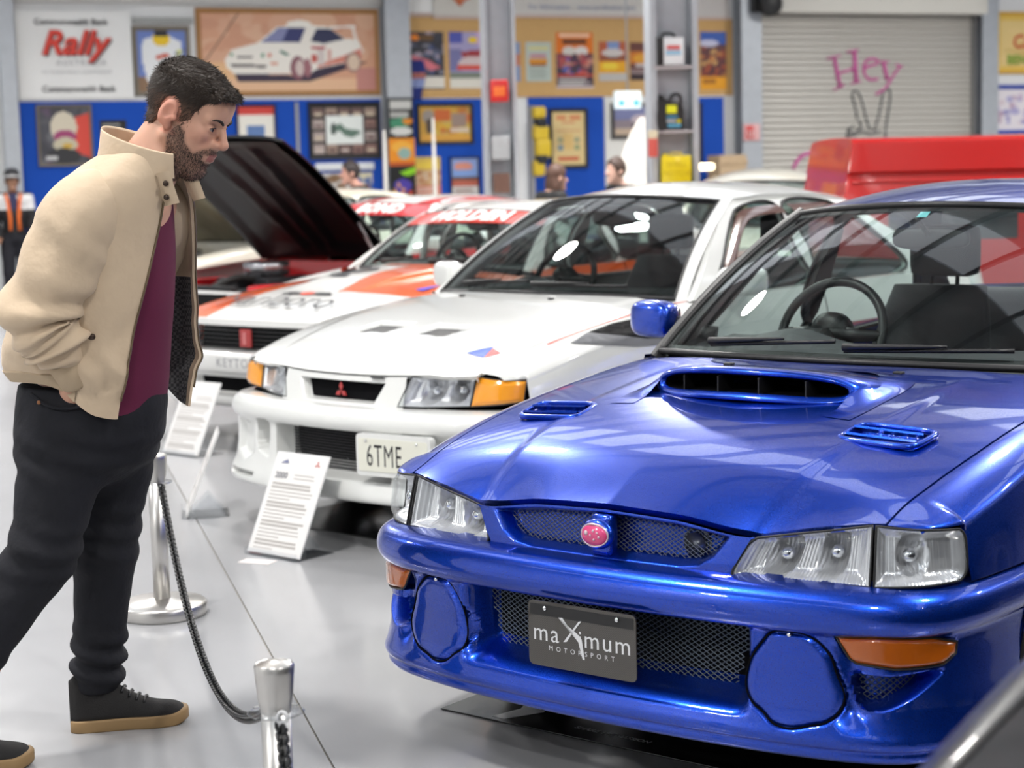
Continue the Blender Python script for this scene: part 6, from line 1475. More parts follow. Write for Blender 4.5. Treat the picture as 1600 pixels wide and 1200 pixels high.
def ink_plane(name, ink, x0, x1, z0, z1, y, parent, rough=.45, coat=0., thick=0.):
    w, h = ink.w, ink.h; X, Z = np.meshgrid(np.linspace(x0, x1, w + 1), np.linspace(z0, z1, h + 1))
    P = np.stack([X, np.full_like(X, y), Z], -1); v, f = gridf(P); col = ink.a[::-1].reshape(-1, 3)
    n = len(v)
    if thick:
        q = [(x0, y, z0), (x1, y, z0), (x1, y, z1), (x0, y, z1)]; bk = [(a, y + thick, c) for a, _, c in q]
        v = np.r_[v, np.array(q), np.array(bk)]; f = f + [[n + 4, n + 7, n + 6, n + 5]] + [[n + i, n + 4 + i, n + 4 + (i + 1) % 4, n + (i + 1) % 4] for i in range(4)]; col = np.r_[col, np.tile([.7, .7, .68], (5, 1))]
    return mk(name, v, f, attrmat('ink_%d_%d' % (rough * 100, coat * 100), rough, coat), parent, smooth=False, ink=col)
def wroot(name, s, z, label, cat, group=None, d=0.):
    return empty(name, hall(s, d, z), PSI, label, cat, group)
def framed(name, s0, s1, z0, z1, ink, label, cat='picture', group='framed pictures on the back wall', fw=.04, fm=None, mount=None, d=.0, fd=.035, glass=True):
    fm = fm or mat('black_frame', (.012, .012, .014), .4); r = wroot(name, (s0 + s1) / 2, z0, label, cat, group, d); w, h = s1 - s0, z1 - z0; hw = w / 2
    b = MB(); yo = -.012
    prof = [(0, 0), (fw * .15, fd), (fw * .7, fd * .9), (fw, fd * .45), (fw, 0)]
    rows = []
    for cx, cz, dx, dz in ((-hw, 0, 1, 1), (hw, 0, -1, 1), (hw, h, -1, -1), (-hw, h, 1, -1)): rows.append([(cx + dx * a, yo - e, cz + dz * a) for a, e in prof])
    b.grid(np.array(rows), True, False, True); b.build('frame', fm, r, smooth=False)
    x0, x1, a0, a1 = -hw + fw * .9, hw - fw * .9, fw * .9, h - fw * .9
    if mount:
        mw, mc = mount; bb = MB(); bb.box((x0, yo - .004, a0), (x1, yo, a1)); bb.build('mount_board', mat('mount_' + mc, mc, .7), r, smooth=False); x0 += mw; x1 -= mw; a0 += mw; a1 -= mw
    ink_plane('print', ink, x0, x1, a0, a1, yo - .0055, r)
    bb = MB(); bb.box((-hw + .004, -.012, .004), (hw - .004, -.002, h - .004)); bb.build('backing', mat('backing_board', (.2, .15, .1), .8), r, smooth=False)
    return r
def poster(name, s0, s1, z0, z1, ink, label, group=None, d=.0, cat='poster'):
    r = wroot(name, (s0 + s1) / 2, z0, label, cat, group, d); hw = (s1 - s0) / 2
    o = ink_plane(name, ink, -hw, hw, 0, z1 - z0, -.006, None, .35, thick=.004); o.location = r.location; o.rotation_euler = r.rotation_euler
    for k in ('label', 'category', 'group'):
        if k in r: o[k] = r[k]
    bpy.data.objects.remove(r); return o
# ------------------------------------------------------------------ panels and columns on the back wall
M_BLUEP = mat('blue_felt_panel', (.002, .07, .46), .85)
M_TAN = mat('cork_board', (.62, .38, .15), .8, noise=.12, nscale=40)
def panel(name, s0, s1, z0, z1, m, label, cat='display board', th=.02):
    b = MB(); hw = (s1 - s0) / 2; b.box((-hw, -th, 0), (hw, 0, z1 - z0)); o = b.build(name, m, None, smooth=False); o.location = hall((s0 + s1) / 2, 0, z0); o.rotation_euler = (0, 0, PSI); return tag(o, label, cat, None)
panel('display_board', .22, 5.14, .9, 2.64, M_BLUEP, 'long blue display board below the rally banner and the car painting')
panel('display_board', 5.56, 6.9, .9, 2.63, M_BLUEP, 'blue display board below the cork board, holding the small orange posters')
panel('display_board', 7.35, 8.54, .9, 2.64, M_BLUEP, 'blue display board holding the cream framed poster')
panel('display_board', 9.75, 10.5, 1.2, 2.62, M_BLUEP, 'narrow blue display board behind the shelf column')
panel('cork_board', 5.52, 10.66, 2.65, 3.78, M_TAN, 'long tan cork board covered in motorsport posters', 'notice board')
panel('wall_rail', .22, 5.2, 3.92, 4.06, mat('pale_rail', (.55, .54, .52), .5), 'pale grey rail running above the car painting', 'rail', .05)
panel('wall_rail', 1.75, 2.55, 3.66, 3.74, mat('grey_rail', (.35, .36, .35), .5), 'short grey rail above the framed racing shirt', 'rail', .04)
panel('white_partition', 8.56, 9.7, .2, 2.60, mat('white_partition', (.80, .79, .75), .6), 'white partition wall panel behind the boy in black', 'partition')
def istanchion(s0, s1, ztop, depth, d, label, name='steel_column'):
    """I-section column: two flanges and a web"""
    hw = (s1 - s0) / 2; b = MB(); t = .018
    b.box((-hw, -depth, 0), (hw, -depth + t, ztop)); b.box((-hw, -t, 0), (hw, 0, ztop)); b.box((-t / 2, -depth + t, 0), (t / 2, -t, ztop)); b.box((-hw - .06, -depth - .06, 0), (hw + .06, .06, .025))
    o = b.build(name, M_STEEL, None, smooth=False); o.location = hall((s0 + s1) / 2, d, 0); o.rotation_euler = (0, 0, PSI); return tag(o, label, 'column', None)
istanchion(.0, .20, CEIL, .25, 0, 'grey steel wall column left of the white rally banner')
istanchion(5.17, 5.53, CEIL, .25, 0, 'grey steel wall column between the car painting and the cork board')
istanchion(10.68, 11.02, CEIL, .28, 0, 'grey steel column at the left edge of the roller door')
istanchion(14.92, 15.22, CEIL, .28, 0, 'grey steel column at the right edge of the roller door')
b = MB(); b.box((-.022, -.02, 0), (.022, 0, 1.2)); o = b.build('board_joiner', mat('grey_rail', (.35, .36, .35), .5), None, smooth=False); o.location = hall(3.93, .021, 1.4); o.rotation_euler = (0, 0, PSI); tag(o, 'grey upright joining strip on the long blue board', 'trim strip')
# banner ------------------------------------------------------------------
r = wroot('rally_banner', .97, 2.67, 'white cloth rally banner with red script lettering', 'banner')
X, Z = np.meshgrid(np.linspace(-.745, .745, 40), np.linspace(0, 1.15, 30)); Y = -.04 - .008 * np.sin(X * 9 + Z * 3) - .006 * np.sin(Z * 8)
v, f = gridf(np.stack([X, Y, Z], -1)); mk('cloth', v, f, mat('banner_cloth', (.88, .88, .87), .7), r)
M_INKR = mat('ink_red', (.72, .05, .03), .5); M_INKK = mat('ink_black', (.02, .02, .025), .5); M_INKG = mat('ink_grey', (.35, .35, .37), .5)
def wtext(parent, body, size, x, z, m, y=-.058, **k):
    v, f = textmesh(body, size, **k); return mk('lettering', np.stack([x + v[:, 0], y - v[:, 2], z + v[:, 1]], 1), f, m, parent, smooth=False)
wtext(r, 'Commonwealth Bank', .108, -.03, 1.0, M_INKK, bold=.002); wtext(r, 'Commonwealth Bank', .108, .03, .13, M_INKK, bold=.002)
wtext(r, 'Rally', .44, -.02, .72, M_INKR, shear=.35, bold=.012); wtext(r, 'Rally', .44, .0, .695, M_INKK, y=-.056, shear=.35, bold=.006)
wtext(r, 'AUSTRALIA', .10, .08, .47, M_INKG, space=1.35); wtext(r, 'FIA WORLD RALLY CHAMPIONSHIP', .05, .02, .35, M_INKG, space=1.15)
# framed shirt ---------------------------------------------------------------
I = Ink(30, 40, '#6f86c8'); I.rect(0, .75, 1, 1, '#8d6f55'); I.poly([(.12, .16), (.35, .1), (.65, .1), (.9, .18), (.88, .55), (.78, .85), (.2, .85), (.1, .5)], '#eef0f2'); I.ell(.5, .13, .17, .13, '#f0c814'); I.rect(.36, 0, .64, .10, '#1c1c22'); I.poly([(.36, .42), (.64, .36), (.66, .42), (.40, .48)], '#d0563a'); I.speck(.8, .3, 1, .6, ['#39399a', '#c8d040', '#7d8fc0'], 14, .05, 3)
framed('framed_shirt', 1.73, 2.50, 2.70, 3.63, I, 'framed white racing shirt with a yellow collar', 'framed shirt', fw=.06, fm=mat('weathered_frame', (.20, .17, .13), .6))
# car painting -----------------------------------------------------------------
I = Ink(170, 80, '#d9a283'); I.speck(0, 0, 1, .6, ['#dcaa8c', '#d39b7d', '#e0b394'], 60, .08, 5); I.rect(0, .62, .35, 1, '#e6b98a'); I.rect(0, .84, 1, 1, '#e8bd98'); I.rect(.88, .7, 1, 1, '#c98a80')
I.line(0.02, .62, .22, .0, .004, '#8a6a55')
I.poly([(.18, .76), (.55, .80), (.62, .72), (.84, .60), (.95, .63), (.60, .88), (.20, .88)], '#2a1c38')
I.poly([(.13, .60), (.17, .47), (.32, .38), (.43, .18), (.58, .14), (.72, .17), (.82, .32), (.90, .34), (.93, .48), (.90, .60), (.66, .71), (.62, .76), (.50, .78), (.18, .77), (.14, .70)], '#f4efe6')
I.poly([(.34, .37), (.44, .19), (.60, .19), (.57, .37)], '#28306a'); I.poly([(.34, .37), (.44, .19), (.50, .19), (.46, .36)], '#8388b4'); I.poly([(.62, .36), (.66, .20), (.74, .20), (.82, .33), (.70, .39)], '#22284e'); I.poly([(.60, .17), (.62, .17), (.58, .38), (.56, .38)], '#f4efe6')
I.ell(.56, .14, .07, .05, '#f7f3ea'); I.line(.74, .18, .88, .17, .008, '#f3ece4'); I.line(.87, .17, .89, .36, .008, '#f3ece4')
I.rect(.20, .545, .29, .575, '#3a3030'); I.poly([(.16, .65), (.37, .66), (.36, .695), (.17, .69)], '#4a4040'); I.poly([(.45, .47), (.50, .53), (.48, .545), (.44, .50)], '#1f6b50'); I.ell(.345, .54, .01, .025, '#2d8a60'); I.ell(.17, .53, .01, .02, '#5d9a70'); I.ell(.385, .54, .012, .025, '#d4765a'); I.rect(.39, .62, .43, .66, '#e0a088')
I.poly([(.62, .42), (.72, .42), (.70, .46), (.63, .46)], '#b8474a'); I.poly([(.66, .66), (.84, .52), (.92, .44), (.92, .58), (.66, .70)], '#d98674'); I.rect(.66, .46, .70, .66, '#dccfca'); I.rect(.72, .46, .74, .62, '#e0b0a4'); I.ell(.64, .58, .018, .06, '#c85a50')
I.ell(.545, .70, .045, .15, '#8a5560'); I.ell(.555, .70, .024, .10, '#d8c6c0'); I.ell(.60, .70, .022, .12, '#a06870'); I.ell(.865, .63, .048, .13, '#a87f74'); I.ell(.87, .63, .034, .10, '#e2cbb4')
framed('car_painting', 2.58, 5.15, 2.69, 3.88, I, 'large wood framed painting of a white rally car on sand', 'painting', fw=.07, fm=mat('oak_frame', (.38, .18, .05), .45))
# lower row ---------------------------------------------------------------------
I = Ink(36, 42, '#4a4a52'); I.speck(0, 0, 1, 1, ['#55555c', '#3c3c44', '#6a6a70', '#5a4a60'], 40, .12, 6); I.poly([(.66, .2), (1, .1), (1, .9), (.7, .8)], '#d8483a'); I.ell(.48, .36, .26, .28, '#d9cfba'); I.ell(.5, .52, .22, .12, '#a04070'); I.ell(.5, .66, .24, .13, '#c9c2a8'); I.ell(.54, .68, .1, .05, '#d0a840'); I.ell(.46, .86, .34, .14, '#2c2c30'); I.rect(.1, .86, .34, .94, '#c8c8c8')
framed('helmet_portrait', .43, 1.15, 1.79, 2.60, I, 'framed portrait of a driver in a cream racing helmet', fm=mat('weathered_frame', (.20, .17, .13), .6), fw=.035, d=.02)
I = Ink(20, 14, '#1c1c1e'); I.lines(.1, .2, .9, .8, 3, '#b8b8b4'); poster('small_sign', 1.25, 1.60, 2.14, 2.39, I, 'small black sign with grey lettering on the blue board', d=.02, cat='sign')
I = Ink(26, 28, '#eeeae0'); I.rect(0, 0, 1, .14, '#d43c34'); I.poly([(.22, .32), (.72, .32), (.72, .5), (.22, .5)], '#5f7fb4'); I.rect(.22, .5, .72, .58, '#e0cc88'); I.ell(.47, .66, .28, .12, '#8fb6c8'); I.rect(.2, .74, .74, .82, '#5a86a8'); I.rect(.25, .84, .7, .96, '#c8b878')
framed('poster_frame', 3.08, 3.63, 1.72, 2.58, I, 'black framed white poster with a red heading beside the raised bonnet', fw=.03, d=.02)
I = Ink(72, 54, '#1a1718'); g = np.random.default_rng(4)
for x in np.linspace(.03, .81, 5):
    for y in (.05, .28, .52, .76):
        if .2 < x < .7 and .2 < y < .7: continue
        I.rect(x, y, x + .16, y + .18, ['#8a6a62', '#a08a7c', '#6e5450', '#b0a09a'][g.integers(4)]); I.rect(x + .02, y + .10, x + .14, y + .15, ['#c8b8b0', '#5a3c3c', '#d0c0a8'][g.integers(3)])
I.rect(.22, .21, .78, .76, '#e9eeea'); I.poly([(.28, .42), (.44, .36), (.52, .46), (.72, .50), (.74, .56), (.60, .64), (.50, .60), (.42, .50), (.30, .56)], '#5f7a6c'); I.rect(.3, .36, .36, .58, '#3c4a46')
framed('photo_collage', 4.08, 5.12, 1.81, 2.60, I, 'black framed collage of small photos around a white car drawing', d=.02, fw=.045)
I = Ink(24, 80, '#121314'); I.rect(.1, .03, .9, .10, '#c8c8c4'); I.rect(.1, .13, .8, .17, '#b0b0ac'); I.poly([(.05, .20), (.6, .17), (.95, .2), (.7, .27), (.1, .26)], '#3f8a68'); I.ell(.75, .21, .2, .025, '#e08820'); I.ell(.5, .30, .42, .04, '#d4d4d0'); I.rect(.02, .36, .98, .60, '#e89020'); I.ell(.5, .44, .4, .05, '#f0b040'); I.ell(.6, .50, .25, .05, '#8fb0a8'); I.rect(.02, .58, .98, .61, '#c05820'); I.poly([(.4, .67), (1, .62), (1, .69), (.6, .70)], '#8cd020'); I.ell(.5, .79, .35, .06, '#4a3ca0'); I.speck(.1, .78, .95, .96, ['#c84830', '#e0a040', '#3c3c60'], 14, .12, 8)
poster('tall_poster', 5.16, 5.54, 1.1, 2.64, I, 'tall black poster with green and orange shapes below the steel column', d=.27)
I = Ink(48, 34, '#c99b3c'); I.speck(.3, 0, 1, 1, ['#d8a838', '#c86830', '#d0b040', '#b8702c', '#c0a860'], 40, .1, 9); I.ell(.18, .3, .12, .2, '#9a9088'); I.poly([(.12, .4), (.28, .3), (.3, .7), (.14, .8)], '#4a3c34'); I.rect(.62, .2, .92, .6, '#9a8478'); I.rect(.6, .62, .95, .74, '#d8c8b8'); I.rect(0, .8, 1, 1, '#d8a040'); I.rect(.3, .1, .6, .4, '#c8642c')
framed('rally_picture', 5.65, 6.50, 1.99, 2.57, I, 'black framed wide golden rally picture below the cork board', d=.02, fw=.045)
I = Ink(26, 36, '#d0a878'); I.rect(0, 0, 1, .3, '#e0c060'); I.ell(.5, .2, .4, .1, '#f0d050'); I.speck(0, .3, 1, .7, ['#c07848', '#d8b090', '#e0d0b8', '#a86840'], 26, .1, 10); I.rect(0, .7, 1, 1, '#d8806a'); I.lines(.1, .75, .9, .95, 4, '#e8d8c8')
poster('motorsport_poster', 5.58, 5.99, 1.24, 1.82, I, 'faded orange and yellow poster low on the blue board', d=.022)
I = Ink(26, 36, '#8fa4d8'); I.rect(0, .55, 1, .75, '#b8604c'); I.rect(0, .5, 1, .58, '#5c4438'); I.ell(.45, .22, .35, .12, '#d8907c'); I.rect(0, .3, 1, .5, '#7f9fd8'); I.rect(0, .75, 1, 1, '#d4d0cc'); I.lines(.1, .8, .9, .97, 3, '#8a6a60')
framed('poster_frame', 6.13, 6.57, 1.24, 1.81, I, 'black framed poster with a blue sky and red ground', d=.02, fw=.022)
I = Ink(30, 22, '#c8c4c0'); I.speck(0, 0, 1, 1, ['#c8803c', '#806040', '#4060a0', '#d8d0b0'], 30, .1, 12)
poster('photo_board', 4.20, 4.98, 1.2, 1.62, I, 'pale photo board low on the blue panel under the photo collage', d=.022)
b = MB(); b.box((-.42, -.05, 0), (.42, 0, .10), .008); o = b.build('wall_shelf', mat('white_shelf', (.75, .77, .8), .5), None, sharp=30); o.location = hall(4.58, .02, 1.66); o.rotation_euler = (0, 0, PSI); tag(o, 'white wall shelf strip under the photo collage', 'shelf')
# cork board posters -----------------------------------------------------------
CP = 'posters pinned to the cork board'
def cork(s0, s1, z0, z1, I, label): poster('motorsport_poster', s0, s1, z0, z1, I, label, CP, .022)
I = Ink(30, 46, '#3a3a44'); I.speck(0, 0, 1, .75, ['#56607c', '#8a8a98', '#2c2c38', '#4a5a88', '#b0a0b0', '#303038'], 60, .10, 21); I.ell(.18, .10, .11, .06, '#f08818'); I.rect(.3, .05, .7, .15, '#6a4c28'); I.poly([(.05, .40), (.5, .48), (.9, .62), (.6, .68), (.1, .50)], '#d87480'); I.rect(.28, .78, 1, .98, '#e4dfd4'); cork(5.57, 6.09, 2.77, 3.57, I, 'dark poster with an orange sun and pink racing car on the cork board')
I = Ink(26, 46, '#a8a0c8'); I.rect(0, 0, .35, .2, '#5058b0'); I.rect(.7, 0, 1, .25, '#c8a8d0'); I.ell(.62, .14, .11, .06, '#f4d010'); I.rect(0, .3, .3, .7, '#7878a8'); I.poly([(.3, .35), (1, .3), (1, .5), (.35, .46)], '#a02c34'); I.ell(.62, .55, .38, .12, '#d8c4c4'); I.rect(.2, .58, .95, .68, '#d84c38'); I.rect(0, .72, 1, .82, '#7c8478'); I.rect(0, .82, 1, 1, '#e4e0d4'); cork(6.17, 6.75, 2.78, 3.57, I, 'lilac poster with a red car and yellow disc beside the left column')
I = Ink(10, 30, '#7f94bc'); I.rect(0, .3, 1, .6, '#c07860'); cork(7.0, 7.24, 2.87, 3.43, I, 'narrow blue grey poster half hidden by the left column')
I = Ink(26, 36, '#b8c4bc'); I.rect(.1, .1, .9, .2, '#d8d088'); I.rect(.15, .3, .8, .4, '#c08090'); I.rect(.1, .42, .85, .55, '#d89030'); I.rect(.15, .55, .8, .6, '#8a5030'); I.lines(.12, .68, .9, .95, 5, '#98a098'); cork(7.33, 7.72, 2.87, 3.43, I, 'pale green poster with a small orange car')
I = Ink(34, 48, '#4a3848'); I.rect(0, 0, 1, .38, '#e07418'); I.rect(.08, .03, .92, .09, '#f0c8a8'); I.rect(.18, .12, .82, .20, '#58301c'); I.ell(.35, .33, .18, .08, '#d4d0c8'); I.ell(.68, .33, .18, .08, '#e0dcd8'); I.speck(.05, .42, .95, .78, ['#a04850', '#5060b0', '#c88878', '#40304c', '#d05c50'], 40, .09, 23); I.rect(0, .74, 1, .80, '#c04028'); I.lines(.05, .82, .95, .96, 4, '#d0ccc8'); I.rect(0, .96, 1, 1, '#d8c8cc'); cork(7.80, 8.38, 2.77, 3.57, I, 'tall orange poster with white racing cars, largest on the cork board')
I = Ink(26, 34, '#b85c38'); I.rect(.3, .0, .75, .2, '#7f98c8'); I.ell(.5, .28, .4, .1, '#d0c8c4'); I.rect(.05, .38, .95, .45, '#6a4c40'); I.rect(0, .5, 1, .8, '#e8a820'); I.ell(.4, .62, .3, .1, '#f0d040'); I.rect(0, .8, 1, 1, '#c0bcb8'); cork(8.47, 8.92, 2.87, 3.44, I, 'poster with yellow flames and a grey foot left of the shelf column')
I = Ink(24, 34, '#6a3c34'); I.rect(0, .25, 1, .55, '#d07828'); I.ell(.5, .42, .4, .12, '#e0a030'); I.rect(.2, .55, .7, .65, '#c8c0c0'); I.rect(0, .7, 1, 1, '#3c2c30'); I.lines(0, .7, 1, .85, 2, '#a89090'); cork(8.97, 9.40, 2.88, 3.43, I, 'dark brown and orange poster right beside the shelf column')
I = Ink(24, 50, '#5a2c30'); I.rect(0, 0, 1, .22, '#2054b0'); I.ell(.3, .2, .4, .06, '#c8c8e0'); I.speck(0, .28, 1, .78, ['#a04828', '#c88040', '#402028', '#d0a060', '#783028'], 40, .12, 25); I.rect(0, .78, 1, 1, '#e8a018'); I.rect(.1, .83, .6, .9, '#a86810'); cork(10.12, 10.55, 2.74, 3.59, I, 'poster with a blue sky and yellow foot at the right end of the cork board')
b = MB(); rows = []
for t in np.linspace(0, 1, 14):
    x = .10 * t + .02 * math.sin(t * 7); rows.append([(x - .10 + .05 * t, -.03 - .02 * math.sin(a * 6 + t * 5), 1.06 * (1 - t)) if 0 else (-.10 + .2 * a + .04 * math.sin(t * 5), -.05 - .02 * math.sin(a * 9 + t * 6), .55 * (1 - t)) for a in np.linspace(0, 1, 6)])
col = []
v, f = gridf(np.array(rows))
for q in f:
    c = v[q].mean(0); col.append(srgb('#22307a') if c[2] > .4 or c[2] < .18 else srgb('#b06a60') if c[2] > .3 else srgb('#8a98c8'))
fg = mk('small_flag', v, f, attrmat('ink_80_0', .8), None, ink=col); fg.location = hall(5.66, .03, 2.62); fg.rotation_euler = (0, 0, PSI); tag(fg, 'small furled blue flag hanging at the left end of the cork board', 'flag')
# top banners
def bann(s0, s1, z0, z1, hexc, label, txt=None):
    r = wroot('wall_banner', (s0 + s1) / 2, z0, label, 'banner'); hw = (s1 - s0) / 2; X, Z = np.meshgrid(np.linspace(-hw, hw, 20), np.linspace(0, z1 - z0, 6)); mk('cloth', *gridf(np.stack([X, -.03 - .005 * np.sin(X * 6), Z], -1)), mat('cloth' + hexc, hexc, .7), r)
    b = MB(); b.box((-hw, -.04, -.03), (hw, -.0, .012)); b.build('hem_bar', mat('pink_hem', '#cdb8b0', .6), r, smooth=False)
    if txt: wtext(r, txt[0], txt[1], txt[2], txt[3], mat('ink_slate', (.22, .26, .42), .5), y=-.045)
    return r
bann(5.95, 6.85, 3.78, 4.6, '#d8d4cc', 'pale banner with an orange emblem left of the front column')
bann(6.95, 9.5, 3.81, 4.6, '#d6d2cc', 'long pale banner with blue web address lettering', ('For Information    www.carvillnation.com', .10, .0, .12))
bann(10.0, 10.6, 3.80, 4.6, '#cfcac6', 'short pale banner above the right end of the cork board')
b = MB(); b.prism([(-.1, .12), (.0, .02), (.06, .10), (.2, .16), (.3, .3), (-.2, .3)], 0, .003, lambda v: np.stack([v[:, 0], -.04 - v[:, 2], v[:, 1]], 1)); o = b.build('banner_emblem', mat('emblem_orange', (.62, .16, .06), .5), None, smooth=False); o.location = hall(6.35, 0.0, 3.90); o.rotation_euler = (0, 0, PSI); tag(o, 'orange emblem patch on the pale banner', 'emblem')
bann(5.53, 5.93, 3.82, 4.6, '#f0f0ee', 'small white notice at the top left above the cork board')
# right-hand pictures ----------------------------------------------------------
I = Ink(30, 44, '#e2c88e'); I.rect(.15, .06, .42, .16, '#d88c5c'); I.rect(.55, .06, .86, .16, '#d88c5c'); I.rect(.3, .18, .7, .22, '#d89c70'); I.rect(.12, .33, .86, .37, '#d8986c'); I.rect(.35, .42, .62, .7, '#e0bc78'); I.ell(.25, .53, .08, .05, '#a0a080'); I.ell(.75, .53, .08, .05, '#a0a080'); I.ell(.25, .67, .09, .05, '#8098a8'); I.ell(.75, .67, .08, .05, '#98a078'); I.rect(.18, .83, .80, .90, '#cc5c3c')
framed('cream_poster', 7.66, 8.27, 1.61, 2.48, I, 'black framed cream poster with faded red lettering on the blue board', d=.02, fw=.05)
I = Ink(36, 28, '#7f84b0'); I.rect(0, .45, 1, .75, '#9a8c94'); I.ell(.7, .45, .28, .18, '#cfc0c8'); I.rect(.45, .58, .95, .7, '#5c5460'); I.rect(0, .76, 1, 1, '#d4bca4')
framed('car_photo', 8.64, 9.40, 2.02, 2.55, I, 'dark framed photo of a pale car behind the exit sign', d=.02, fw=.06, fm=mat('dark_frame', (.06, .055, .055), .5))
I = Ink(20, 50, '#5a4448'); I.speck(0, 0, 1, 1, ['#8a6a70', '#b0a0b0', '#c07040', '#402c30'], 30, .15, 31); framed('narrow_picture', 9.55, 10.13, 1.55, 2.55, I, 'black framed picture on the narrow blue board behind the shelf column', d=.02, fw=.05)
r = wroot('exit_sign', 8.53, 2.43, 'lit white and green exit sign hanging before the car photo', 'exit sign', None, .9)
b = MB(); b.box((-.20, -.05, 0), (.20, .05, .25), .02); b.build('light_box', mat('exit_box', (.9, .95, .95), .4, emit=(.75, .95, 1.), estr=.45), r, sharp=40)
EXG = mat('exit_green', (.0, .35, .42), .4, emit=(.0, .55, .65), estr=.5)
for x in (-.115, .115):
    b = MB(); b.prism([(-.05, 0), (.05, 0), (.035, .07), (.0, .05), (-.02, .08)], 0, .004, lambda v: np.stack([x + v[:, 0], -.052 - v[:, 2], .05 + v[:, 1]], 1)); b.build('running_figure' if x < 0 else 'arrow', EXG, r, smooth=False)
b = MB(); b.tube([(0, 0, .25), (0, 0, 2.6)], .012, 6); b.build('hanger', M_STEEL, r)
I = Ink(60, 60, '#e6c05a'); I.rect(.12, .1, 1, .92, '#e8cc8a'); I.speck(.12, .1, 1, .92, ['#dcc07c', '#eccf90', '#d8b870'], 40, .08, 41)
r = framed('oil_sign', 15.23, 16.75, 2.95, 3.93, I, 'yellow vintage oil sign with red and green lettering at the right edge', 'sign', fw=.05, fm=mat('yellow_frame', (.72, .42, .06), .5))
wtext(r, 'Castrol', .30, .12, .50, mat('oil_red', (.62, .07, .03), .5), y=-.03, shear=.1, bold=.006); wtext(r, 'BEN', .2, -.25, .22, mat('oil_green', (.22, .38, .05), .5), y=-.03, bold=.006)
I = Ink(50, 34, '#e6e0e6'); I.speck(.0, .2, 1, .85, ['#a8a4d0', '#c8b4cc', '#8a88c0', '#d8c8d0', '#b89cb0'], 60, .06, 43)
framed('blue_frame_picture', 15.25, 16.6, 1.99, 2.78, I, 'blue framed picture of a pale crowd below the oil sign', fw=.07, fm=mat('royal_blue_frame', (.008, .05, .40), .45))
# roller door -------------------------------------------------------------------
r = wroot('roller_door', 12.96, 0, None, None); r.name = 'door_1'; r['kind'] = 'structure'
M_SLAT = mat('roller_slat', (.52, .50, .46), .38, metal=.25)
rows = []
for k in range(40):
    z = k * .0965
    for a, e in ((0, -.012), (.006, .012), (.035, .022), (.072, .016), (.090, -.012)): rows.append([(-1.93, -.03 - e, z + a), (1.93, -.03 - e, z + a)])
dc = mk('curtain', *gridf(np.array(rows)), M_SLAT, r); dc['kind'] = 'stuff'
b = MB(); b.box((-2.0, -.30, 3.86), (2.05, 0, 4.45), .03); b.build('roller_box', mat('roller_box', (.72, .70, .64), .5), r, sharp=40)
for sg in (-1, 1): b = MB(); b.box((sg * 1.94 - .035, -.09, 0), (sg * 1.94 + .035, -.0, 3.86)); b.build('guide_rail', mat('dark_rail', (.16, .16, .16), .5), r, smooth=False)
PKI = mat('pink_spray', (.55, .10, .32), .6); GRI = mat('grey_spray', (.12, .12, .12), .7)
def rot(v, a): c, s_ = math.cos(a), math.sin(a); return np.stack([v[:, 0] * c - v[:, 1] * s_, v[:, 0] * s_ + v[:, 1] * c, v[:, 2]], 1)
def bars(name, lst, m, parent, y=-.05):
    b = MB()
    for (pts, wd) in lst: b.tube(np.array([(x, y, z) for x, z in pts]), wd, 6)
    return b.build(name, m, parent)
s2 = lambda s_, z: (s_ - 12.96, z)
def PX(px, py):   # photo position on the door, in door metres
    return ((12.25 + (px - 1288) / 117 * 1.33) - 12.96, 3.31 - (py - 80) / 72 * .705)
# serif letters painted as strokes
bars('painted_letter', [([PX(1300, 92), PX(1309, 136)], .032), ([PX(1331, 80), PX(1334, 128)], .036), ([PX(1305, 116), PX(1334, 106)], .02), ([PX(1289, 92), PX(1310, 87)], .016), ([PX(1320, 82), PX(1338, 78)], .016), ([PX(1299, 141), PX(1316, 133)], .016), ([PX(1326, 131), PX(1342, 127)], .016)], PKI, r)
e = [PX(1347 + 0, 108), PX(1356, 103), PX(1367, 100), PX(1368, 96), PX(1360, 92), PX(1350, 96), PX(1346, 106), PX(1348, 118), PX(1356, 125), PX(1368, 124)]
bars('painted_letter', [(catmull(e, 5), .022)], PKI, r)
bars('painted_letter', [([PX(1377, 98), PX(1383, 126)], .032), ([PX(1403, 104), PX(1392, 120), PX(1381, 138), PX(1370, 146), PX(1364, 148)], .02), ([PX(1371, 97), PX(1386, 97)], .014), ([PX(1396, 101), PX(1408, 105)], .014)], PKI, r)
fing = [catmull([PX(1336, 186), PX(1332, 165), PX(1328, 148), PX(1332, 142), PX(1338, 146), PX(1346, 170), PX(1352, 194), PX(1357, 204)], 4), catmull([PX(1362, 206), PX(1369, 184), PX(1374, 160), PX(1378, 142), PX(1386, 140), PX(1388, 150), PX(1384, 180), PX(1381, 200), PX(1380, 216)], 4), catmull([PX(1338, 188), PX(1342, 200), PX(1330, 208), PX(1322, 214), PX(1316, 219)], 4), catmull([PX(1330, 196), PX(1324, 204), PX(1330, 212), PX(1344, 206), PX(1356, 210), PX(1372, 206)], 4), catmull([PX(1323, 200), PX(1320, 212), PX(1334, 224), PX(1360, 236), PX(1378, 224), PX(1380, 212)], 4)]
bars('peace_hand', [(q, .018) for q in fing], GRI, r)
bars('painted_curl', [(catmull([PX(1236, 262), PX(1246, 246), PX(1258, 239), PX(1272, 238), PX(1284, 246)], 5), .03)], PKI, r)
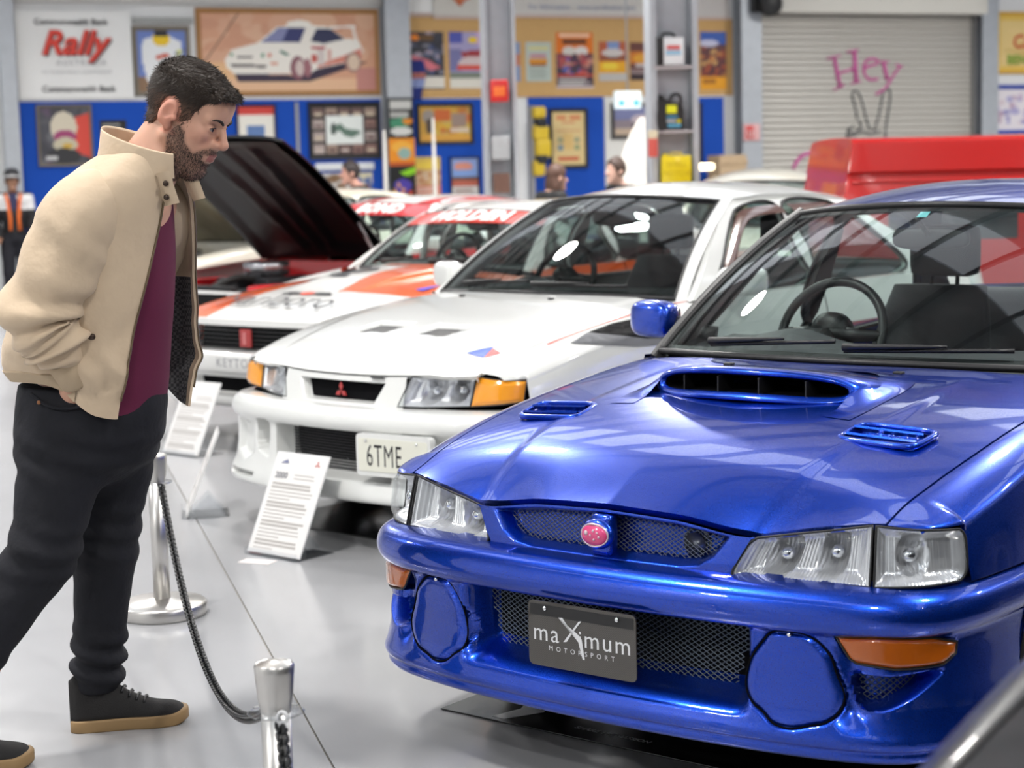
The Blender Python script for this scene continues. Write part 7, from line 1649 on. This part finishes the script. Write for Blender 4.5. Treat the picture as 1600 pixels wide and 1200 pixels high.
# black camera fixed above the door
r2 = wroot('black_camera_unit', 10.95, 3.85, 'black camera unit fixed high at the top of the roller door column', 'wall camera', None, .35)
b = MB(); b.lathe([(.001, -.09), (.16, -.09), (.18, -.06), (.18, .06), (.14, .09), (.001, .09)], 20, 'y', (.12, -.1, .12)); b.build('housing', M_BLACK, r2); b = MB(); b.box((-.12, -.04, .0), (.0, .1, .3), .01); b.build('bracket', M_BLACK, r2, sharp=30)
# green cabinet light and box by the boy
b = MB(); b.box((-.09, -.03, 0), (.09, 0, .16), .006); o = b.build('safety_sign', mat('sign_green', (.05, .42, .18), .5), None, sharp=30); o.location = hall(8.78, .03, 1.36); o.rotation_euler = (0, 0, PSI); tag(o, 'small green safety sign on the white partition', 'sign')
# ------------------------------------------------------------------ barrier posts and chains
M_STAIN = mat('brushed_stainless', (.60, .585, .56), .33, metal=1.)
M_CLEAR = glassmat('clear_plastic', (.94, .95, .96))
M_CHAIN = mat('black_chain', (.015, .015, .016), .3, metal=.6)
def stanchion(x, y, label):
    r = empty('barrier_post', (x, y, 0), 0, label, 'barrier post', 'short stainless barrier posts')
    b = MB(); b.lathe([(.001, 0), (.150, 0), (.154, .006), (.154, .040), (.148, .047), (.06, .052), (.034, .060), (.001, .062)], 48); b.build('base', M_STAIN, r)
    b = MB(); b.lathe([(.029, .05), (.029, .475)], 36); b.build('pole', M_STAIN, r)
    b = MB(); b.lathe([(.029, .470), (.031, .485), (.034, .50), (.0385, .55), (.0395, .562), (.036, .568), (.034, .566), (.018, .572), (.001, .574)], 40); b.build('cap', M_STAIN, r, sharp=40)
    b = MB(); b.lathe([(.030, .470), (.052, .468), (.056, .471), (.052, .474), (.030, .476)], 36, cap=False); b.build('clear_ring', M_CLEAR, r)
    return r
POSTS = [(-1.245, 6.07), (-.475, 3.34), (-.02, .95)]
stanchion(*POSTS[0], 'short stainless barrier post behind the man with a round base'); stanchion(*POSTS[1], 'short stainless barrier post in front, cut off by the bottom edge'); stanchion(*POSTS[2], 'short stainless barrier post nearest the camera, below the picture')
def chain(p, q, sag, label, pitch=.0150):
    p, q = np.array(p), np.array(q); t = np.linspace(0, 1, 600); P = p + (q - p) * t[:, None]; P[:, 2] -= sag * 4 * t * (1 - t)
    d = np.r_[0, np.cumsum(np.linalg.norm(np.diff(P, axis=0), axis=1))]; n = int(d[-1] / pitch); s_ = np.linspace(0, d[-1], n + 1)
    C = np.stack([np.interp(s_, d, P[:, k]) for k in range(3)], 1); r = empty('barrier_chain', p, 0, label, 'chain', 'black barrier chains')
    a = np.linspace(0, 2 * PI, 14, endpoint=False); L, w = .0140, .0105; ring = np.stack([np.sign(np.cos(a)) * np.abs(np.cos(a)) ** .7 * L, np.sin(a) * w, 0 * a], 1); b = MB(); b.tube(ring, .0040, 6, closed=True); first = None
    for i in range(n):
        c = (C[i] + C[i + 1]) / 2; dr = Vector(C[i + 1] - C[i]).normalized(); up = Vector((0, 0, 1)); sd = dr.cross(up).normalized(); up2 = sd.cross(dr)
        A, B = (sd, up2) if i % 2 == 0 else (up2, -sd); ang = .35; A, B = A * math.cos(ang) + B * math.sin(ang), B * math.cos(ang) - A * math.sin(ang)
        m = Matrix((dr, A, B)).transposed().to_4x4()
        if first is None: first = b.build('chain_link', M_CHAIN, r); o = first
        else: o = first.copy(); COL.objects.link(o)
        o.matrix_local = Matrix.Translation(Vector(c - p)) @ m
    return r
chain((-1.222, 6.035, .465), (-.490, 3.372, .468), .275, 'black chain sagging between the two barrier posts beside the man')
chain((-.462, 3.312, .455), (-.035, .985, .468), .30, 'black chain hanging from the front barrier post towards the camera')
b = MB()
for k in range(2): b.tube([(-.459 + .009 * math.cos(a), 3.306, .468 - .020 * k + .013 * math.sin(a)) for a in np.linspace(0, 2 * PI, 14, endpoint=False)], .0038, 6, closed=True)
o = b.build('chain_hook', mat('white_plastic', (.85, .85, .86), .3), None); tag(o, 'white plastic hook holding the chain to the front post', 'hook')
# ------------------------------------------------------------------ information panels
def info_panel(x, y, yaw, tilt, w, h, label, logo, seed):
    r = empty('info_panel', (x, y, 0), yaw, label, 'info stand', 'leaning information panels by the cars'); ct, st = math.cos(tilt), math.sin(tilt)
    def up(v): return np.stack([v[:, 0], v[:, 1] * st - v[:, 2] * ct, .012 + v[:, 1] * ct + v[:, 2] * st], 1)
    I = Ink(60, 84, '#eceae8'); g = np.random.default_rng(seed)
    y0 = .22
    I.lines(.45, .205, .95, .262, 2, '#b8b4b0', seed)
    for k in range(17):
        yy = .30 + k * .038; I.rect(.07, yy, .07 + .86 * (g.uniform(.86, 1.) if k % 5 != 4 else .5), yy + .017, '#b4b0ac')
    I.rect(.07, .955, .45, .97, '#c0bcb8')
    nx, nz = I.w, I.h; X, Z = np.meshgrid(np.linspace(-w / 2, w / 2, nx + 1), np.linspace(0, h, nz + 1)); P = up(np.stack([X.ravel(), Z.ravel(), np.full(X.size, .0035)], 1)).reshape(nz + 1, nx + 1, 3)
    v, f = gridf(P); mk('printed_sheet', v, f, attrmat('ink_45_0', .45), r, smooth=False, ink=I.a[::-1].reshape(-1, 3))
    b = MB(); b.prism([(-w / 2 - .006, -.004), (w / 2 + .006, -.004), (w / 2 + .006, h + .006), (-w / 2 - .006, h + .006)], -.003, .003, up); b.build('panel', mat('white_acrylic', (.82, .82, .82), .2), r, smooth=False)
    b = MB(); b.box((-w / 2 - .006, -.02, 0), (w / 2 + .006, .19, .004)); b.box((-w / 2 - .006, -.022, 0), (w / 2 + .006, -.018, .03)); b.build('foot_plate', M_CLEAR, r, smooth=False)
    for sg in (-1, 1): b = MB(); b.prism([(0.0, .004), (.18, .004), (.10 + .0, .10)], -.002, .002, lambda v: np.stack([sg * w * .3 + v[:, 2], v[:, 0], v[:, 1]], 1)); b.build('brace', M_CLEAR, r, smooth=False)
    if logo:
        v, f = textmesh('2000', .036, bold=.001); mk('lettering', up(v + np.array([-w * .30, h * .775, .006])), f, mat('ink_grey', (.35, .35, .37), .5), r, smooth=False)
        RD = mat('badge_red_print', (.55, .08, .07), .5); c0 = (w * .34, h * .915)
        for a in (PI / 2, PI / 2 + 2 * PI / 3, PI / 2 + 4 * PI / 3):
            p = [(c0[0], c0[1]), (c0[0] + .009 * math.cos(a - .52), c0[1] + .009 * math.sin(a - .52)), (c0[0] + .016 * math.cos(a), c0[1] + .016 * math.sin(a)), (c0[0] + .009 * math.cos(a + .52), c0[1] + .009 * math.sin(a + .52))]
            b = MB(); b.prism(p, .0052, .0058, up); b.build('logo_diamond', RD, r, smooth=False)
        b = MB(); b.prism([(-w * .38, h * .90), (-w * .22, h * .90), (-w * .26, h * .94), (-w * .31, h * .925)], .0052, .0058, up); b.build('museum_logo', mat('logo_slate', (.2, .22, .36), .5), r, smooth=False)
    return r
info_panel(-.975, 6.98, -.70, .46, .297, .42, 'white information panel with red diamond logo before the white saloon', True, 3)
info_panel(-1.50, 7.95, -1.38, .40, .21, .40, 'clear edged information panel seen almost side on behind the chain', False, 5)
info_panel(-1.86, 9.75, -.72, .46, .297, .42, 'white information panel before the orange and white racing car', False, 7)
b = MB(); b.box((-.07, -.035, 0), (.07, .035, .0015)); o = b.build('floor_card', mat('floor_card', (.80, .72, .70), .5), None, smooth=False); o.location = (-1.03, 6.90, 0); o.rotation_euler = (0, 0, -.4); tag(o, 'small pale card on the floor by the white information panel', 'card')
# ------------------------------------------------------------------ mats under the cars
def drip_mat(loc, yaw, x0, x1, y0, y1, label, text=False):
    r = empty('floor_mat', (loc[0], loc[1], 0), yaw, label, 'floor mat', 'black mats under the car noses'); b = MB(); b.box((x0, y0, 0.0005), (x1, y1, .005), .0015); b.build('mat', mat('black_gloss_mat', (.010, .010, .011), .22), r, sharp=30)
    if text:
        v, f = textmesh('SHARE THE PASSION', .026, shear=.2, bold=.0006); mk('lettering', np.stack([v[:, 0] - .228, .41 + v[:, 1], np.full(len(v), .0056)], 1), f, mat('mat_print', (.55, .56, .58), .5), r, smooth=False)
        b = MB(); b.prism([(-.60, .36), (-.555, .36), (-.50, .47), (-.54, .53), (-.56, .50), (-.60, .52), (-.575, .46)], .0052, .0058); b.build('mat_logo', mat('mat_print', (.55, .56, .58), .5), r, smooth=False)
    return r
drip_mat((.17, 4.12), -.666, -.77, .80, .34, 1.5, 'black printed mat on the floor under the blue saloon', True)
drip_mat((-.757, 7.15), -.735, -.70, .75, .20, 1.4, 'black mat on the floor under the white saloon')
# ------------------------------------------------------------------ free-standing columns and their things
def webcolumn(x, y, w, depth, label):
    b = MB(); hw = w / 2; t = .05 * w / .4
    b.box((-hw, -depth / 2, 0), (-hw + t, depth / 2, CEIL + .03)); b.box((hw - t, -depth / 2, 0), (hw, depth / 2, CEIL + .03)); b.box((-hw + t, .02, 0), (hw - t, .04, CEIL + .03)); b.box((-hw - .06, -depth / 2 - .06, 0), (hw + .06, depth / 2 + .06, .03))
    o = b.build('steel_column', M_STEEL, None, smooth=False); o.location = (x, y, 0); o.rotation_euler = (0, 0, PSI * .35); return tag(o, label, 'column')
webcolumn(-.055, 17.0, .31, .26, 'grey steel column with a red call box, standing before the cork board'); webcolumn(1.585, 17.0, .46, .30, 'grey steel column fitted with shelves of oil cans')
def zpx(y, Y=16.9, hor=271.): return 1.49 + (hor - y) / 2760 * Y
def at_col(name, m, x, z, size, label, cat, Y=16.86, bev=.012):
    b = MB(); w, d, h = size; b.box((-w / 2, -d / 2, 0), (w / 2, d / 2, h), bev); o = b.build(name, m, None, sharp=35); o.location = (x, Y, z); return tag(o, label, cat)
r = empty('call_box', (-.05, 16.83, zpx(162, hor=279)), 0, 'red emergency call box on the left steel column', 'call box')
b = MB(); b.box((-.085, -.06, 0), (.085, .05, .20), .015); b.build('box', mat('call_red', (.62, .02, .02), .4), r, sharp=35); b = MB(); b.box((-.055, -.066, .05), (.055, -.058, .14), .004); b.build('front_label', mat('call_orange', (.85, .18, .03), .5), r, sharp=35)
at_col('meter_box', mat('meter_grey', (.42, .44, .46), .5), -.05, zpx(250, hor=279), (.17, .1, .22), 'small grey meter box on the left steel column', 'meter box')
at_col('timber_block', mat('brown_timber', (.14, .07, .05), .7, noise=.3), -.05, zpx(302, hor=279), (.16, .1, .19), 'brown timber block low on the left steel column', 'block')
for yy, nm in ((105, 'upper'), (203, 'middle'), (284, 'lower')):
    at_col('column_shelf', mat('shelf_mauve', (.46, .42, .44), .6), 1.585, zpx(yy, hor=270) - .025, (.36, .20, .025), nm + ' shelf set between the flanges of the right steel column', 'shelf', 16.92, .003)
# white and black jerry can
r = empty('jerry_can', (1.56, 16.90, zpx(105, hor=270)), .25, 'white fronted black jerry can on the upper column shelf', 'can'); b = MB(); b.box((-.14, -.07, 0), (.12, .08, .27), .02); b.build('can', M_BLACK, r, sharp=35); b = MB(); b.box((-.08, -.076, .01), (.12, -.066, .265), .008); b.build('front_panel', mat('can_white', (.72, .74, .77), .5), r, sharp=35)
b = MB(); b.box((-.05, -.08, .15), (.08, -.075, .19)); b.build('red_print', mat('print_red', (.62, .12, .12), .5), r, smooth=False); b = MB(); b.box((-.06, -.08, .10), (.09, -.075, .145)); b.build('blue_print', mat('print_blue', (.30, .50, .66), .5), r, smooth=False); b = MB(); b.tube(catmull([(-.08, 0, .265), (-.06, 0, .30), (.04, 0, .30), (.06, 0, .265)], 5), .012, 8); b.build('handle', M_BLACK, r)
# black oil jug
r = empty('oil_jug', (1.555, 16.90, zpx(203, hor=270)), .2, 'black oil jug with a yellow and blue label on the middle column shelf', 'oil jug'); b = MB(); b.prism(catmull([(-.12, 0), (.12, 0), (.125, .10), (.12, .20), (.10, .24), (.02, .26), (-.05, .29), (-.10, .30), (-.12, .27)], 4, True), -.065, .065, lambda v: np.stack([v[:, 0], v[:, 2], v[:, 1]], 1)); b.build('jug', M_BLACK, r, sharp=35)
b = MB(); b.tube(catmull([(.0, 0, .25), (.03, 0, .33), (.10, 0, .33), (.115, 0, .22)], 6), .016, 8); b.build('handle', M_BLACK, r); b = MB(); b.lathe([(.03, .29), (.03, .335), (.001, .337)], 16, 'z', (-.08, 0, 0)); b.build('cap', M_BLACK, r)
for nm, z0, z1, x0, x1, hx in (('yellow_print', .16, .235, -.05, .05, '#d8d818'), ('blue_print', .11, .14, -.05, .06, '#3c7896'), ('white_print', .075, .10, -.05, .04, '#b0b0b4'), ('cyan_print', .03, .06, -.04, .09, '#58a0c0'), ('yellow_mark', .07, .10, .05, .09, '#d8c81c')): b = MB(); b.box((x0, -.07, z0), (x1, -.066, z1)); b.build(nm, mat('jug' + hx, hx, .5), r, smooth=False)
# yellow tin
r = empty('yellow_tin', (1.60, 16.84, zpx(284, hor=270)), .05, 'yellow rectangular oil tin on the lower column shelf', 'oil tin'); b = MB(); b.box((-.14, -.06, 0), (.14, .06, .26), .012); b.build('tin', mat('tin_yellow', (.80, .62, .0), .35, coat=.6), r, sharp=35)
b = MB(); b.tube([(-.06, 0, .26), (-.05, 0, .285), (.05, 0, .285), (.06, 0, .26)], .008, 6); b.build('handle', mat('tin_yellow', (.80, .62, .0), .35), r); b = MB(); b.lathe([(.022, .26), (.022, .28), (.001, .281)], 14, 'z', (-.10, 0, 0)); b.build('cap', mat('tin_yellow', (.80, .62, .0), .35), r)
for k, (tx, zz) in enumerate((('SHELL', .175), ('MOTOR', .09))): v, f = textmesh(tx, .075); mk('lettering', np.stack([v[:, 0], -.0615 - v[:, 2], zz + v[:, 1]], 1), f, mat('tin_ink', (.55, .38, .0), .5), r, smooth=False)
# signs on the columns
at_col('fire_sign', mat('fire_sign_red', (.62, .10, .08), .5), 1.385, zpx(243, hor=270), (.09, .02, .17), 'small red and cream fire sign on the left flange of the shelf column', 'sign', 16.80, .003)
at_col('cream_card', mat('cream_card', (.66, .58, .42), .6), 1.385, zpx(222, hor=270), (.09, .015, .12), 'small cream card above the red sign on the shelf column', 'card', 16.80, .003)
r = wroot('hose_sign', 10.82, 1.96, 'red and white fire hose sign on the column beside the roller door', 'sign', None, .30); b = MB(); b.box((-.14, -.012, 0), (.14, 0, .25), .004); b.build('plate', mat('sign_pink', (.72, .42, .42), .5), r, sharp=35); b = MB(); b.box((-.10, -.018, .03), (.03, -.012, .22), .004); b.build('red_square', mat('sign_red', (.62, .05, .05), .5), r, sharp=35)
b = MB(); b.tube(catmull([(-.06, -.022, .16), (-.06, -.022, .08), (-.03, -.022, .06), (-.005, -.022, .08), (-.005, -.022, .16)], 4), .010, 6); b.build('hose_symbol', mat('sign_cream', (.8, .7, .68), .5), r)
# white display poles
for (px, top, lab) in ((612, 205, 'thin white display pole before the tall black poster'), (688, 188, 'thin white display pole before the golden rally picture')):
    Y = 21.3; x = (px - 800) / 2760 * Y; z = 1.49 + (283 - top) / 2760 * Y; r = empty('display_pole', (x, Y, 0), 0, lab, 'pole', 'thin white display poles'); b = MB(); b.lathe([(.001, 0), (.16, 0), (.16, .02), (.03, .03)], 24); b.build('foot', mat('pole_white', (.62, .60, .56), .5), r); b = MB(); b.lathe([(.030, .02), (.026, z * .6), (.014, z), (.001, z + .005)], 16); b.build('shaft', mat('pole_white', (.74, .73, .70), .5), r)
# yellow machine by the blue board
r = empty('yellow_hoist', hall(7.22, .55), PSI, 'yellow workshop hoist standing left of the cream framed poster', 'hoist'); YL = mat('hoist_yellow', (.72, .50, .02), .4, coat=.5)
b = MB(); b.box((-.07, -.05, 0), (.0, .05, 2.5), .01); b.build('mast', mat('hoist_grey', (.28, .28, .29), .5), r, sharp=30); b = MB(); b.box((-.25, -.3, 0), (.25, .3, .06), .02); b.build('base', mat('hoist_grey', (.28, .28, .29), .5), r, sharp=30)
for (x, z, rx, rz) in ((.06, 2.40, .10, .09), (.08, 2.12, .12, .12), (.11, 1.90, .12, .15), (.04, 1.62, .09, .12)): b = MB(); b.grid(superell((x, -.05, z), (rx, .1, rz), .5), False, True); b.build('drum', YL, r)
for z in (2.26, 1.74): b = MB(); b.box((.0, -.17, z - .06), (.15, -.0, z + .06), .02); b.build('motor', M_BLACK, r, sharp=30)
# tall white fin-like panel
r = tag(empty('white_fin', (1.42, 20.0, 0), .1), 'tall curved white fin panel standing left of the shelf column', 'panel'); b = MB(); b.prism(catmull([(-.18, 0), (.16, 0), (.16, 1.2), (.15, 2.10), (.10, 2.13), (.0, 1.98), (-.11, 1.75), (-.17, 1.45)], 5, True), -.05, .05, lambda v: np.stack([v[:, 0], v[:, 2], v[:, 1]], 1)); b.build('fin', mat('fin_white', (.80, .76, .70), .45), r, sharp=50); b = MB(); b.box((-.25, -.2, 0), (.22, .2, .04), .01); b.build('foot', M_BLACK, r, sharp=30)
# small wooden crate and lamp behind the white saloon
r = tag(empty('timber_crate', hall(10.25, .6), PSI), 'pale timber crate standing against the narrow blue board', 'crate'); b = MB(); b.box((-.22, -.2, 0), (.22, .2, 1.75), .01); b.build('carcass', mat('pale_timber', (.50, .36, .22), .6, noise=.2), r, sharp=30)
for z in (.3, .8, 1.3, 1.6): b = MB(); b.box((-.23, -.215, z), (.23, -.2, z + .09), .004); b.build('batten', mat('pale_timber', (.50, .36, .22), .6), r, sharp=30)
at_col('bench_lamp', mat('warm_lamp', (1., .9, .7), .4, emit=(1., .82, .5), estr=3.), 2.05, 1.52, (.20, .08, .07), 'small warm lamp glowing behind the white saloon roof', 'lamp', 18.4, .03)
# ------------------------------------------------------------------ people and the dressed dummy in the background
def bystander(name, x, y, h, yaw, skin, hairc, topc, legc, label, cat='person', hair='short', cap=None, lean=.0):
    k = h / 1.75; r = empty(name, (x, y, 0), yaw, label, cat)           # faces local +x
    fine = lambda lo, hi, a, b_: graded(lo, hi, a, b_, .008, .02)
    hc = np.array([.06 + lean, 0, 1.62 * k])
    fl = Field(fine(-.3, .45, hc[0] - .13, hc[0] + .15), fine(-.32, .32, -.11, .11), fine(0, 1.85 * k, hc[2] - .16, 1.83 * k))
    fl.ell(hc + np.array([-.01, 0, .03]), (.10, .078, .105), .02); fl.ell(hc + np.array([.03, 0, -.05]), (.062, .056, .08), .03); fl.cone(hc + np.array([.09, 0, .0]), hc + np.array([.115, 0, -.03]), .010, .014, .01); fl.cone(hc + np.array([.07, 0, -.11]), hc + np.array([.075, 0, -.105]), .028, .025, .02)
    for sg in (1, -1): fl.ell(hc + np.array([-.01, sg * .08, -.01]), (.025, .012, .035), .01); fl.ell(hc + np.array([.088, sg * .03, .005]), (.014, .014, .009), .008, sub=True)
    fl.cone((.0 + lean * .7, 0, 1.42 * k), hc + np.array([-.02, 0, -.07]), .062, .052, .03); sp = [(0, 0, .98 * k), (lean * .3, 0, 1.2 * k), (lean * .7, 0, 1.38 * k)]
    fl.cone(sp[0], sp[1], .12, .12, .05); fl.cone(sp[1], sp[2], .12, .10, .05)
    for sg in (1, -1):
        sh = (lean * .7, sg * .17, 1.40 * k); el = (-.02 + lean * .5, sg * .22, 1.12 * k); ha = (.14 + lean * .4, sg * .20, .93 * k); fl.cone(sp[2], sh, .08, .055, .04); fl.cone(sh, el, .052, .042, .02); fl.cone(el, ha, .040, .030, .02); fl.cone(ha, (ha[0] + .06, ha[1], ha[2] - .05), .034, .022, .02)
        for j in range(4): fl.cone((ha[0] + .05, ha[1] + (j - 1.5) * .016, ha[2] - .05), (ha[0] + .10, ha[1] + (j - 1.5) * .016, ha[2] - .10), .010, .008, .004)
        fl.cone((ha[0] + .02, ha[1] - sg * .02, ha[2] - .01), (ha[0] + .07, ha[1] - sg * .05, ha[2] - .03), .012, .009, .008)
        fl.cone(sp[0], (0, sg * .09, .90 * k), .11, .085, .04); fl.cone((0, sg * .09, .90 * k), (.02, sg * .095, .48 * k), .082, .055, .03); fl.cone((.02, sg * .095, .48 * k), (-.02, sg * .10, .08 * k), .052, .038, .02); fl.cone((-.02, sg * .10, .045), (.14, sg * .11, .035), .04, .03, .02)
    V, Fq = fl.mesh(); body = mk('body', V, Fq.tolist(), mat('skin' + skin, skin, .5), r)
    # hair cap
    hf = Field(np.arange(hc[0] - .17, hc[0] + .16, .009), np.arange(-.15, .15, .009), np.arange(hc[2] - (.34 if hair == 'long' else .16), hc[2] + .18, .009)); sl, P = hf.block((-9,) * 3, (9,) * 3); q = P - hc
    d0 = np.linalg.norm((q - np.array([-.01, 0, .03])) / np.array([.115, .092, .122]), axis=-1) - 1; d0 = d0 * .09
    if hair == 'long': d0 = np.minimum(d0, (np.linalg.norm((q - np.array([-.045, 0, -.10])) / np.array([.085, .10, .21]), axis=-1) - 1) * .08)
    cut = q[..., 0] * .9 - q[..., 2] * .55 - .030 if hair != 'long' else q[..., 0] - .055 - .35 * q[..., 2]; hf.d = np.maximum(d0 + .006 * wob(q, 60, 3), cut * .8).astype(np.float32); v, f = hf.mesh()
    if len(f): mk('hair', v, f.tolist(), mat('hair' + hairc, hairc, .6), body)
    # top and trousers as slightly larger skins
    def skin_of(z0, z1, grow, nm, m_, cutx=None):
        n = Field(np.arange(-.3, .4, .014), np.arange(-.34, .34, .014), np.arange(z0 - .03, z1 + .03, .014)); n.cone(sp[0], sp[1], .12 + grow, .12 + grow, .05) if nm != 'trousers' else None
        if nm != 'trousers':
            n.cone(sp[1], sp[2], .125 + grow, .105 + grow, .05)
            for sg in (1, -1): sh = (lean * .7, sg * .17, 1.40 * k); el = (-.02 + lean * .5, sg * .22, 1.12 * k); ha = (.13 + lean * .4, sg * .20, .95 * k); n.cone(sp[2], sh, .085 + grow, .06 + grow, .04); n.cone(sh, el, .058 + grow, .05 + grow, .02); n.cone(el, ha, .05 + grow, .042 + grow, .02)
        else:
            for sg in (1, -1): n.cone((0, 0, .95 * k), (0, sg * .09, .90 * k), .12 + grow, .09 + grow, .04); n.cone((0, sg * .09, .90 * k), (.02, sg * .095, .48 * k), .086 + grow, .062 + grow, .03); n.cone((.02, sg * .095, .48 * k), (-.02, sg * .10, .06 * k), .06 + grow, .055 + grow, .02)
        sl, P = n.block((-9,) * 3, (9,) * 3); n.d = np.maximum(n.d + .006 * wob(P, 30, 9), np.maximum(z0 - P[..., 2], P[..., 2] - z1)).astype(np.float32); v, f = n.mesh(); return v, f
    v, f = skin_of(.92 * k, 1.475 * k, .018, 'top', None); ink = None
    if callable(topc): top = mk('jacket', v, f.tolist(), attrmat('ink_70_0', .7), body, ink=topc(v[f].mean(1), k))
    else: top = mk('jacket', v, f.tolist(), mat('top' + topc, topc, .8), body)
    v, f = skin_of(.07, .98 * k, .012, 'trousers', None); mk('trousers', v, f.tolist(), mat('leg' + legc, legc, .8), body)
    for sg in (1, -1): b = MB(); b.grid(superell((.05, sg * .105, .045), (.14, .05, .045), .7), False, True); b.build('shoe', M_BLACK, body)
    if cap:
        b = MB(); P = superell(hc + np.array([-.01, 0, .075]), (.118, .095, .085), .9); b.grid(P, False, True); cp = b.build('cap', mat('cap_dark', (.03, .03, .035), .7), body); b = MB(); b.grid(superell(hc + np.array([.10, 0, .055]), (.085, .075, .012), .8), False, True); b.grid(superell(hc + np.array([.03, 0, .055]), (.085, .09, .018), .8), False, True); b.build('cap_peak', mat('cap_white', (.80, .80, .80), .7), cp)
    return r
bystander('person', -1.60, 20.6, 1.72, PI + .3, '#c09080', '#2a2020', '#101012', '#1c1c20', 'person in a black top bending forward behind the racing cars', lean=.16)
bystander('person', .42, 18.2, 1.60, .5, '#c49a88', '#4a3024', '#121214', '#1c1c20', 'person in a black jacket standing before the cream poster', hair='long', lean=.05)
bystander('person', 1.22, 18.6, 1.66, -2.6, '#c8a090', '#3a2820', '#121214', '#20242c', 'person in a black top standing before the white partition', lean=.04)
def marshal(c, k):
    col = np.tile(np.array((.010, .010, .012)), (len(c), 1)); z = c[:, 2] / k; col[(z > 1.26) & (z < 1.45)] = (.78, .78, .79); col[(z > 1.26) & (np.abs(c[:, 1]) < .05) & (c[:, 0] > 0)] = C3('#2a2a50'); return col
r = bystander('mannequin', -6.12, 22.0, 1.74, -1.25, '#9a7058', '#2a2020', marshal, '#16161f', 'dressed dummy in a black and white jacket with an orange lanyard at far left', 'mannequin', cap=True)
for sg in (1, -1): b = MB(); b.tube([(.10, sg * .09, 1.45), (.155, sg * .07, 1.35), (.165, sg * .05, 1.15), (.17, sg * .055, 1.0)], .022, 6); b.build('lanyard', mat('lanyard_orange', (.80, .16, .02), .6), r)
# black trolley with a yellow knob at the far left
r = empty('black_trolley', (-6.62, 21.6, 0), 0, 'black trolley frame with yellow knobs at the far left edge', 'trolley'); b = MB()
for x in (-.2, .2): b.tube([(x, 0, .1), (x * .6, 0, .65)], .02, 8); b.tube([(x, .3, .1), (x * .6, .3, .65)], .02, 8)
b.tube([(-.2, 0, .3), (.2, 0, .3)], .018, 8); b.tube([(-.2, .3, .3), (.2, .3, .3)], .018, 8); b.tube([(-.12, 0, .65), (-.12, .3, .65)], .018, 8); b.tube([(.12, 0, .65), (.12, .3, .65)], .018, 8); b.build('frame', M_BLACK, r)
for x in (-.12, .12): b = MB(); b.grid(superell((x, -.03, .72), (.06, .05, .07), .9), False, True); b.build('knob', mat('knob_yellow', (.75, .48, .02), .5), r)
for x in (-.2, .2):
    for y in (0, .3): b = MB(); b.lathe([(.001, -.02), (.09, -.02), (.1, 0), (.09, .02), (.001, .02)], 18, 'x', (x, y, .1)); b.build('wheel', M_RUBBER, r)
# ------------------------------------------------------------------ every letter large enough to be picked out is a part of its own
def islands(me):
    n = len(me.vertices); par = list(range(n))
    def find(a):
        while par[a] != a: par[a] = par[par[a]]; a = par[a]
        return a
    for e in me.edges:
        a, b_ = find(e.vertices[0]), find(e.vertices[1])
        if a != b_: par[a] = b_
    g = {}
    for p in me.polygons: g.setdefault(find(p.vertices[0]), []).append(p)
    return list(g.values())
for o in [q for q in bpy.data.objects if q.type == 'MESH' and q.name.split('.')[0] in ('lettering', 'race_number')]:
    me = o.data; isl = islands(me)
    if len(isl) < 2: continue
    if max(o.dimensions) < .25 or len(isl) > 12: o['kind'] = 'stuff'; continue
    co = np.array([v.co[:] for v in me.vertices]); m = me.materials[0]; par = o.parent
    for ps in isl:
        ids = sorted({i for p in ps for i in p.vertices}); mp = {a: k for k, a in enumerate(ids)}
        q = mk('letter', co[ids], [[mp[i] for i in p.vertices] for p in ps], m, par, smooth=False)
    bpy.data.objects.remove(o)
